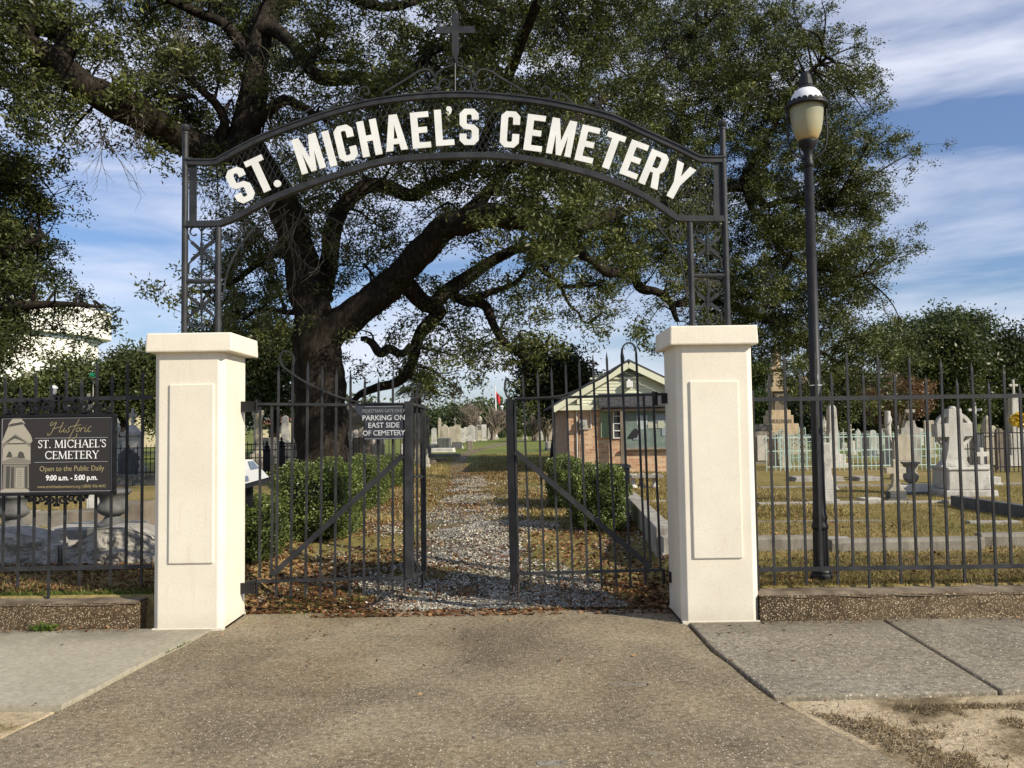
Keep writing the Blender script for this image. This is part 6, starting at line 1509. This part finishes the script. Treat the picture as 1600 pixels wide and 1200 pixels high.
# more of the crowded field behind the fences (each a stone of its own)
more = [(1200, 'short grey stone right of the right gate pillar'), (1240, 'short pale stone left of the lamp post'), (1312, 'short white stone right of the obelisk with a cross'), (1340, 'short grey stone under the russet tree'), (1405, 'short pale stone behind the small flared cross'), (1440, 'short white stone left of the large marble cross'), (1465, 'short stone half hidden by the large marble cross'), (1500, 'short pale stone right of the large marble cross'), (1555, 'short stone behind the draped urn monument'), (1580, 'short stone in the shadow of the tallest monument')]
for i, (px, lab) in enumerate(more):
    mon('tablet', lab, px+random.uniform(-4, 4), 700, random.uniform(668, 682), random.uniform(9, 14), ('marble', 'grey', 'warm')[i % 3], d=random.uniform(34, 48), top=('round', 'gable', 'flat', 'gothic')[i % 4])
# kerb and bench by the house
diag_curb('', 'white-topped granite kerb slanting beside the front boxwood bush', [(984, 795), (1040, 862)], .26, .2, M['grey'])
mon('block', 'white granite end stone of the slanting kerb by the right gate pillar', 1046, 866, 834, 26, 'grey', d=8.9, t=.26)
mon('curb', 'grey kerb crossing in front of the stone bench', 1020, 788, 781, 90, 'grey', d=14.5, w=.14, rz=0)
def bench():
    d = 17.5; t = thing('stone_bench', 'concrete bench with white fluted legs before the brick house', 'bench', (P(1010, 760, d).x, d, gz(3, d)))
    z = gz(3, d); zt = P(1010, 741, d).z; a, c = P(984, 745, d), P(1034, 745, d); b = MB(); b.box(a.x, c.x, d-.22, d+.22, zt-.07, zt); b.build('seat', M['concrete'], t, bev=.01)
    for px in (989, 1003, 1022):
        x = P(px, 750, d).x; b = MB(); b.lathe([(.09, 0), (.09, .03), (.05, .08), (.045, .2), (.07, .3), (.10, zt-.07-z)], (x, d+(.08 if px == 1003 else -.05), z), 12); b.build('leg', M['marble'], t, smooth=True)
bench()
def utility():
    d = 15.0; a, c = P(950, 730, d), P(984, 730, d); z = gz(2, d); zt = P(965, 731, d).z; t = thing('utility_box', 'black utility box with sloped lid behind the front boxwood bush', 'utility box', ((a.x+c.x)/2, d, z))
    b = MB(); b.box(a.x, c.x, d, d+.5, z-.03, zt); b.build('cabinet', M['black_iron'], t, bev=.01); b = MB(); b.box(a.x-.03, c.x+.03, d-.03, d+.53, zt, zt+.05, .02); b.build('lid', M['black_iron'], t)
    q = P(947, 727, 16); t2 = thing('metal_canister', 'small white canister standing behind the front boxwood bush', 'canister', (q.x, 16, z))
    b = MB(); b.box(q.x-.12, q.x+.12, 15.9, 16.1, z, q.z-.16); b.build('stand', M['dark'], t2); b = MB(); b.lathe([(.09, 0), (.10, .02), (.10, .12), (.11, .13), (.10, .15), (.03, .17)], (q.x, 16, q.z-.16), 16); b.build('can', flat('white_can', (.6, .6, .58)), t2)
utility()
def info():
    d = 8.5; t = thing('information_panel', 'tilted white information panel by the left gate pillar', 'information panel', P(400, 800, d))
    tl, tr, br, bl = P(375, 716, d+.35), P(394, 717, d+.35), P(424, 747, d), P(372, 762, d-.1)
    b = MB(); n = Vector((0, .015, .03)); o = [bl, br, tr, tl]
    b.quadset([p for p in o]+[p-n for p in o], [(0, 1, 2, 3), (7, 6, 5, 4), (0, 4, 5, 1), (1, 5, 6, 2), (2, 6, 7, 3), (3, 7, 4, 0)]); b.build('frame', M['black_iron'], t)
    up2 = Vector((0, -.002, .004)); L1 = lambda u, v: (bl.lerp(br, u)).lerp(tl.lerp(tr, u), v)+up2
    b = MB(); b.quadset([L1(.04, .05), L1(.96, .05), L1(.96, .95), L1(.04, .95)], [(0, 1, 2, 3)]); b.build('panel_face', flat('white_panel', (.62, .62, .58)), t)
    b = MB(); up2 = up2*2; b.quadset([L1(.55, .5), L1(.9, .5), L1(.9, .85), L1(.55, .85)], [(0, 1, 2, 3)]); b.quadset([L1(.1, .1), L1(.35, .1), L1(.35, .3), L1(.1, .3)], [(0, 1, 2, 3)]); b.build('picture', flat('panel_print', (.16, .2, .26)), t)
    p = P(388, 790, d+.1); b = MB(); b.box(p.x-.04, p.x+.04, p.y-.03, p.y+.03, gz(p.x, p.y)-.05, P(388, 745, d+.1).z); b.build('post', M['black_iron'], t)
info()
# -- far buildings, road sign, lamp, flag
def far_things():
    # white stadium-like drum
    t = thing('stadium', 'huge white round-ended building above the trees at the left edge', 'building', (-100, 110, 0))
    white = simple('white_cladding', (.78, .76, .68), (.82, .80, .73), .2, .6, 0); blue = flat('soffit_shade_blue', (.30, .36, .42), .6)
    zt, zbm = 17.7, 14.0
    def outline(k):
        a0 = Vector((-66.5, 80)); a1 = Vector((-54.5+k*.3, 108)); c = Vector((-58.5, 112)); r = 4-k
        pts = [(a0.x-k, a0.y), (a1.x-k*.9, a1.y)]+[(c.x+r*math.cos(R(q))*1.0, c.y+r*math.sin(R(q))) for q in range(-20, 91, 15)]+[(-120, 116-k), (-120, 80)]
        return pts
    b = MB(); b.prism(outline(0), (0, 0, zt), (1, 0, 0), (0, 1, 0), zt-zbm); b.build('roof_drum', white, t)
    b = MB(); b.prism(outline(1.6), (0, 0, zbm-.5), (1, 0, 0), (0, 1, 0), zbm-.5); b.build('lower_wall', white, t); b = MB(); b.prism(outline(1.2), (0, 0, zbm-.02), (1, 0, 0), (0, 1, 0), .47); b.build('soffit_shade_band', blue, t)  # thin band: shadow under the drum's edge put into a grey-blue colour
    # cream wall building left
    cream = simple('cream_wall', (.58, .50, .30), (.64, .56, .36), 1, .8, 0); d = 70
    a, c = P(-80, 680, d), P(262, 640, d); t = thing('cream_building', 'long cream building behind the graves left of the gateway', 'building', ((a.x+c.x)/2, d, 0))
    z1 = P(200, 641, d).z; b = MB(); b.box(a.x, c.x, d, d+8, 0, z1); b.build('wall', cream, t); b = MB(); b.box(a.x-.3, c.x+.3, d-.3, d+8.3, z1, z1+.25); b.build('roof_edge', M['brown'], t)
    for k in range(7):
        x = a.x+1.5+k*(c.x-a.x-3)/7; b = MB(); b.box(x, x+1.1, d-.03, d-.004, .9, 2.1); b.build('window', M['dark'], t)
    a, c = P(410, 680, d), P(492, 640, d); t = thing('cream_building', 'cream building with brown tiled roof behind the left gate', 'building', ((a.x+c.x)/2, d, 0))
    z1 = P(430, 661, d).z; z2 = P(430, 645, d).z; b = MB(); b.box(a.x, c.x, d, d+8, 0, z1); b.build('wall', cream, t)
    b = MB(); x0, x1 = P(413, 660, d).x-.2, P(443, 660, d).x; b.quadset([(x0, d-.4, z1), (x1, d-.4, z1), (x1-.5, d+3, z2), (x0+.5, d+3, z2)], [(0, 1, 2, 3)]); b.quadset([(x0, d-.4, z1-.1), (x1, d-.4, z1-.1), (x1, d-.4, z1), (x0, d-.4, z1)], [(0, 1, 2, 3)]); b.build('roof', simple('red_brown_tile', (.16, .07, .05), (.24, .11, .08), 6), t)
    for px in (425, 436):
        q = P(px, 668, d); b = MB(); b.box(q.x-.3, q.x+.3, d-.03, d-.004, q.z-.5, q.z+.4); b.build('window', M['dark'], t)
    a = P(1450, 640, 64); t = thing('green_house', 'pale green house with gabled porch under the dark oaks', 'building', (a.x, 64, 0)); g = simple('pale_green_wall', (.28, .36, .22), (.34, .42, .28), 2)
    b = MB(); b.box(a.x-3, a.x+1.8, 64, 70, 0, P(1450, 652, 64).z); b.build('wall', g, t); b = MB(); b.prism([(-3.6, 0), (2.4, 0), (-.6, 1.6)], (a.x, 63.6, P(1450, 652, 64).z), (1, 0, 0), (0, 0, 1), 7); b.build('roof', simple('green_roof', (.13, .2, .09), (.18, .26, .13), 3), t); b = MB(); b.box(a.x-.25, a.x+.05, 63.4, 63.7, 0, P(1450, 636, 64).z); b.build('post', flat('white_post', (.7, .7, .66)), t)
    # orange diamond road sign
    d = 60; q = P(447, 655.5, d); t = thing('road_sign', 'orange diamond road work sign behind the small obelisk', 'road sign', (q.x, d, 0)); r = 8.0*d/F
    b = MB(); b.prism([(-r, 0), (0, -r), (r, 0), (0, r)], (q.x, d, q.z), (1, 0, 0), (0, 0, 1), .01); b.build('sign_face', flat('orange_sheeting', (.85, .12, .02)), t); b = MB(); b.bar((q.x, d+.04, 0), (q.x, d+.04, q.z), .06, .04); b.build('post', M['grey'], t)
    # green street name sign
    d = 42; q = P(145, 586, d); t = thing('street_name_sign', 'small green street name sign glimpsed among the trees', 'street sign', (q.x, d, 0)); b = MB(); b.box(q.x-.16, q.x+.16, d-.01, d+.01, q.z-.11, q.z+.11); o = b.build('sign_blade', flat('green_sheeting', (.01, .22, .11)), t)
    b = MB(); b.tube([(q.x, d+.05, 0), (q.x, d+.05, q.z+.1)], .03, 6); b.build('post', M['grey'], t)
    # small white-domed lamps
    for px, py, d, lab in ((84, 603, 30, 'small white-domed lamp above the left part of the hanging sign'), (784, 634, 88, 'distant white lamp right of the flagpole')):
        q = P(px, py, d); t = thing('street_lamp', lab, 'lamp', (q.x, d, 0)); k = 1 if d < 50 else 1.4
        b = MB(); b.tube([(q.x, d, .2), (q.x, d, q.z-.32*k)], [.05*k, .04*k], 8); b.build('pole', M['black_iron'], t)
        b = MB(); b.lathe([(.06*k, 0), (.09*k, .05*k), (.10*k, .22*k)], (q.x, d, q.z-.32*k), 12); b.build('globe', flat('lamp_globe_grey', (.4, .42, .42)), t); b = MB(); b.lathe([(.14*k, 0), (.13*k, .05*k), (.08*k, .10*k), (.02*k, .12*k)], (q.x, d, q.z-.10*k), 12); b.build('dome', flat('white_dome', (.8, .8, .8)), t)
    d = 86; q0, q1 = P(772.5, 603, d), P(775, 660, d); t = thing('flagpole', 'white flagpole with small red flag at the end of the lawn', 'flagpole', (q1.x, d, .2))
    b = MB(); b.tube([(q1.x, d, .2), (q1.x-.02, d, q0.z)], [.12, .05], 8); b.build('pole', flat('white_pole', (.75, .75, .75)), t)
    fl = MB(); n = 8
    for i in range(n+1):
        for z in (0, 1): fl.v.append((q1.x+.03+.42*i/n, d+.12*math.sin(i*.9), q0.z-.5-.05*i-z*(.75)-.04*i))
    for i in range(n): fl.f.append((2*i+1, 2*i+3, 2*i+2, 2*i))
    fl.build('flag', flat('red_flag', (.62, .03, .05)), t)
far_things()

# ================================================================== GROUND COVER
def scatter(n, x0, x1, y0, y1, dens=None):
    x = rng.uniform(x0, x1, n); u = rng.random(n); y = y0+(y1-y0)*u**1.6
    if dens is not None:
        k = rng.random(n) < np.array([dens(a, b) for a, b in zip(x, y)]); x, y = x[k], y[k]
    z = np.array([gz(a, b) for a, b in zip(x, y)]); return np.stack([x, y, z], 1)
def blades(name, pts, h, wd, m, label, lean=.7, cat='grass'):
    n = len(pts); a = rng.uniform(0, 6.28, n); hh = h*(.4+rng.random(n))
    u = np.stack([np.cos(a), np.sin(a), np.zeros(n)], 1)*wd/2; tip = np.stack([rng.normal(size=n)*lean, rng.normal(size=n)*lean, np.ones(n)], 1); tip = unit(tip)*hh[:, None]
    V = np.stack([pts-u, pts+u, pts+tip], 1).reshape(-1, 3)
    o = raw_quads(name, V, m, None, nv=3); tag(o, label, cat, kind='stuff'); return o
nz2 = lambda x, y, s, o: noise.noise(Vector((x*s, y*s, o)))
onpath = lambda x, y: abs(x+.3+(y-8)*.03) < .95+.35*nz2(x, y, .8, 0)+(.25 if y > 10 else -.1)
lawn = lambda x, y: 0 if ((onpath(x, y) and y < 13) or (y < 7.1 and -3 < x < 2)) else (.25 if -3 < x < 1.7 else .85)
blades('grass', scatter(150000, 1.6, 11, 7.03, 17, lawn), .045, .007, M['blade'], 'short dry brown and green lawn behind the fences')
blades('grass', scatter(60000, -11, -2.8, 7.08, 16, lawn), .05, .008, M['blade'], 'shaded lawn on the left of the gateway')
g3 = lambda x, y: max(0, nz2(x, y, .9, 4)*1.5) if not onpath(x, y) else .02
blades('grass', scatter(60000, -10, 10, 7.1, 16, g3), .05, .006, M['greenblade'], 'green tufts mixed through the lawn')
blades('grass', scatter(90000, -5, 5, 12, 42, lambda x, y: .75 if abs(x+.9+(y-14)*.045) > .4 else .25), .06, .02, M['blade'], 'lawn around the far stretch of the path')
def litter(name, pts, ln, wd, m, label, lift=.012, flat_=.75):
    c = pts.copy(); c[:, 2] += lift+rng.random(len(c))*.012
    o = raw_quads(name, leaf_quads(c, ln, wd, flat_, 0), m); tag(o, label, name.replace('_', ' '), kind='stuff')
ld = lambda x, y: (.9 if (-3 < x < 1.9) else .28)*min(1, max(0, .55+nz2(x, y, .7, 2)*1.5))*(1 if y > 7.5 or abs(x+.4) > 1.3 else .6)*(.6 if onpath(x, y) else 1)*(.22 if x > 2 else .75 if x > .3 else 1)
litter('leaf_litter', scatter(115000, -5, 5, 7.12, 24, ld), .058, .032, M['litter'], 'brown fallen oak leaves strewn beside the gravel path')
litter('leaf_litter', scatter(2600, -9, -3.0, 8.1, 8.5, None), .05, .028, M['litter'], 'red-brown leaves banked in front of the granite copings', .03, .4)
gd = lambda x, y: (1 if abs(x+.4+(y-8)*.05) < (1.12+.7*nz2(x, y, .9, 1))*(1-.65*sst(11, 17, y)) else .10*(abs(x) < 2.4))*max(.03, min(1, .48+2.2*nz2(x, y, 1.1, 7)+.8*nz2(x, y, 3.5, 2)))
litter('gravel', scatter(190000, -2.5, 1.9, 7.35, 22, gd), .028, .020, M['pebble'], 'loose pale gravel scattered over the path', .014, .55)
def few(n, x0, x1, y0, y1, z, ln, wd, m, name, label, keep=None):
    p = np.stack([rng.uniform(x0, x1, n), rng.uniform(y0, y1, n), np.full(n, z)], 1)
    if keep: p = p[[keep(a, b) for a, b, _ in p]]
    litter(name, p, ln, wd, m, label, .006, .8)
few(260, -2.6, 2.2, 5.6, 7.35, .004, .035, .016, M['litter'], 'leaf_litter', 'few dry leaves blown onto the driveway by the gate', lambda a, b: random.random() < (b-5.2)/2.2 and not (XL0-.1 < a < XL1+.1 and b > 6.6) and not (a > XR0-.05 and b > 6.6))
few(60, -6, 6, 3.6, 6.7, .014, .03, .014, M['litter'], 'leaf_litter', 'stray dry leaves on the sidewalk and driveway')
few(700, 1.9, 8, 6.60, 6.72, .012, .03, .014, M['litter'], 'leaf_litter', 'dry leaves lying along the foot of the right low wall', lambda a, b: random.random() < .3)
few(900, -8, -3, 6.66, 6.80, .012, .03, .014, M['litter'], 'leaf_litter', 'dry leaves lying along the foot of the left low wall', lambda a, b: random.random() < .5)
def verge(name, n, x0, x1, y0, y1, m, h, label, keep):
    p = np.stack([rng.uniform(x0, x1, n), rng.uniform(y0, y1, n), np.full(n, -.014)], 1); p = p[[keep(a, b) for a, b, _ in p]]
    if len(p): blades(name, p, h, .006, m, label, 1.6)
ed = lambda a, b: a > 1.57+(4.83-b)*.34 and b < 4.80
verge('grass', 60000, 1.5, 3.6, 3.2, 4.85, M['dryblade'], .028, 'matted dry grass on the sandy verge', lambda a, b: ed(a, b) and nz2(a, b, 1.9, 3)+.6*nz2(a, b, 7, 1) > -.03)
verge('grass', 9000, 1.5, 3.6, 3.2, 4.85, M['greenblade'], .035, 'green weeds on the sandy verge', lambda a, b: ed(a, b) and nz2(a, b, 1.6, 9)+.3*nz2(a, b, 6, 1) > .3 and b < 4.35)
lw = lambda a, b: b < 4.66 and a < -2.68-(4.72-b)*.5
verge('grass', 9000, -4.2, -2.6, 3.4, 4.68, M['blade'], .04, 'dry grass along the left verge of the driveway', lambda a, b: lw(a, b) and nz2(a, b, 2, 3) > -.1)
seam = []
for a, b in ((dl[0], dl[1]), (dl[1], dl[2])):
    for _ in range(150):
        u = random.random(); x = a[0]+(b[0]-a[0])*u-.018; y = a[1]+(b[1]-a[1])*u
        if nz2(x, y, 2.5, 1) > .0: seam.append((x+random.gauss(0, .008), y, 0))
blades('grass', np.array(seam), .03, .006, M['greenblade'], 'weeds in the joint between left sidewalk and driveway', 1.2)
p = G0(98, 975, 0); q = np.array([p.x, 6.74, .01])+rng.normal(size=(160, 3))*np.array([.05, .015, .0]); q[:, 2] = .02+np.abs(rng.normal(size=160))*.02
tag(raw_quads('weed', leaf_quads(q, .035, .022, .3, -.3), M['greenblade']), 'bright green weed at the foot of the left low wall', 'weed')
# needles and twigs dropped on the driveway
b = MB()
for _ in range(60):
    x, y, a, l = random.uniform(-2.6, 2.0), random.uniform(3.3, 7.2), random.uniform(0, 3.14), random.uniform(.03, .1)
    b.tube([(x, y, .006), (x+l*.5*math.cos(a), y+l*.5*math.sin(a), .010), (x+l*math.cos(a+.3), y+l*math.sin(a+.3), .006)], .0018, 4, caps=False)
tag(b.build('twig_litter', M['twig']), 'small dark twigs dropped over the driveway', 'twigs', kind='stuff')

verge('grass', 5000, 1.5, 3.6, 3.2, 4.85, M['litter'], .03, 'brown dead grass and leaves matted on the sandy verge', lambda a, b: ed(a, b) and nz2(a, b, 1.5, 3)+.5*nz2(a, b, 6, 1) > -.12)
mouth = lambda x, y: (x > -2.8 and x < 1.45) and random.random() < (1.0 if abs(x+.45) > .55 else .25)
litter('leaf_litter', scatter(5500, -2.8, 1.45, 7.3, 8.4, mouth), .05, .028, M['litter'], 'leaves and debris packed along the inner edge of the driveway', .014)
blades('grass', scatter(9000, -2.35, 1.35, 7.28, 8.4, lambda x, y: nz2(x, y, 2.2, 5) > .0 and abs(x+.45) > .5), .05, .006, M['greenblade'], 'green weeds growing under the gate leaves', 1.1)

blades('grass', scatter(26000, -1.7, 1.2, 8.6, 22, lambda x, y: nz2(x, y, 1.2, 12) > .12), .045, .008, M['greenblade'], 'green patches growing through the gravel path', 1.0)
# joint dirt, pale scrape and rust spot worn into the driveway
b = MB()
for px, py, r_, k in ((985, 1070, .16, .018), (1005, 1066, .07, .012), (862, 1192, .09, .03), (1020, 1178, .05, .008)):
    p = G0(px, py); b.prism([(p.x+r_*math.cos(a*.524)*(1+.25*math.sin(a*5)), p.y+k*math.sin(a*.524)*(1+.3*math.cos(a*7))) for a in range(12)], (0, 0, .003), (1, 0, 0), (0, 1, 0), .003)
tag(b.build('driveway_scrapes', M['apron']), kind='structure')

blades('grass', scatter(9000, 1.98, 9.5, 6.985, 7.16), .04, .006, M['blade'], 'dry grass fringe along the top of the right low wall')
blades('grass', scatter(7000, -9.5, -2.95, 7.04, 7.22), .045, .006, M['greenblade'], 'green grass fringe along the top of the left low wall')
for i, (px, pt, w_, d, m_, k_, lab) in enumerate((
    (1246, 676, 9, 44, 'marble', 'cross', 'tiny white cross just left of the lamp post'), (1318, 668, 10, 40, 'marble', 'cross', 'slim white cross right of the white obelisk'),
    (1347, 680, 10, 50, 'warm', 'tablet', 'low cream stone between the small crosses behind the green fence'), (1379, 662, 9, 46, 'marble', 'cross', 'white cross just left of the ivy column'),
    (1404, 664, 9, 48, 'warm', 'obelisk', 'slender cream obelisk right of the ivy column'), (1437, 668, 11, 44, 'marble', 'tablet', 'white round stone right of the grey gabled marker'),
    (1458, 672, 9, 38, 'marble', 'cross', 'white cross left of the large marble cross'), (1517, 678, 9, 36, 'marble', 'cross', 'little white cross right of the large marble cross arm'),
    (1552, 664, 12, 40, 'warm', 'obelisk', 'short cream obelisk right of the draped urn'), (1568, 674, 11, 34, 'marble', 'tablet', 'white round stone left of the tallest monument'),
    (1196, 682, 9, 46, 'marble', 'tablet', 'tiny white stone against the right gate pillar edge'), (392+18, 668, 8, 48, 'marble', 'cross', 'tiny white cross right of the tall pale grave column'))):
    mon(k_, lab, px, 700, pt, w_, m_, d=d, **({'hb': .35, 'az': .66} if k_ == 'cross' else {}))
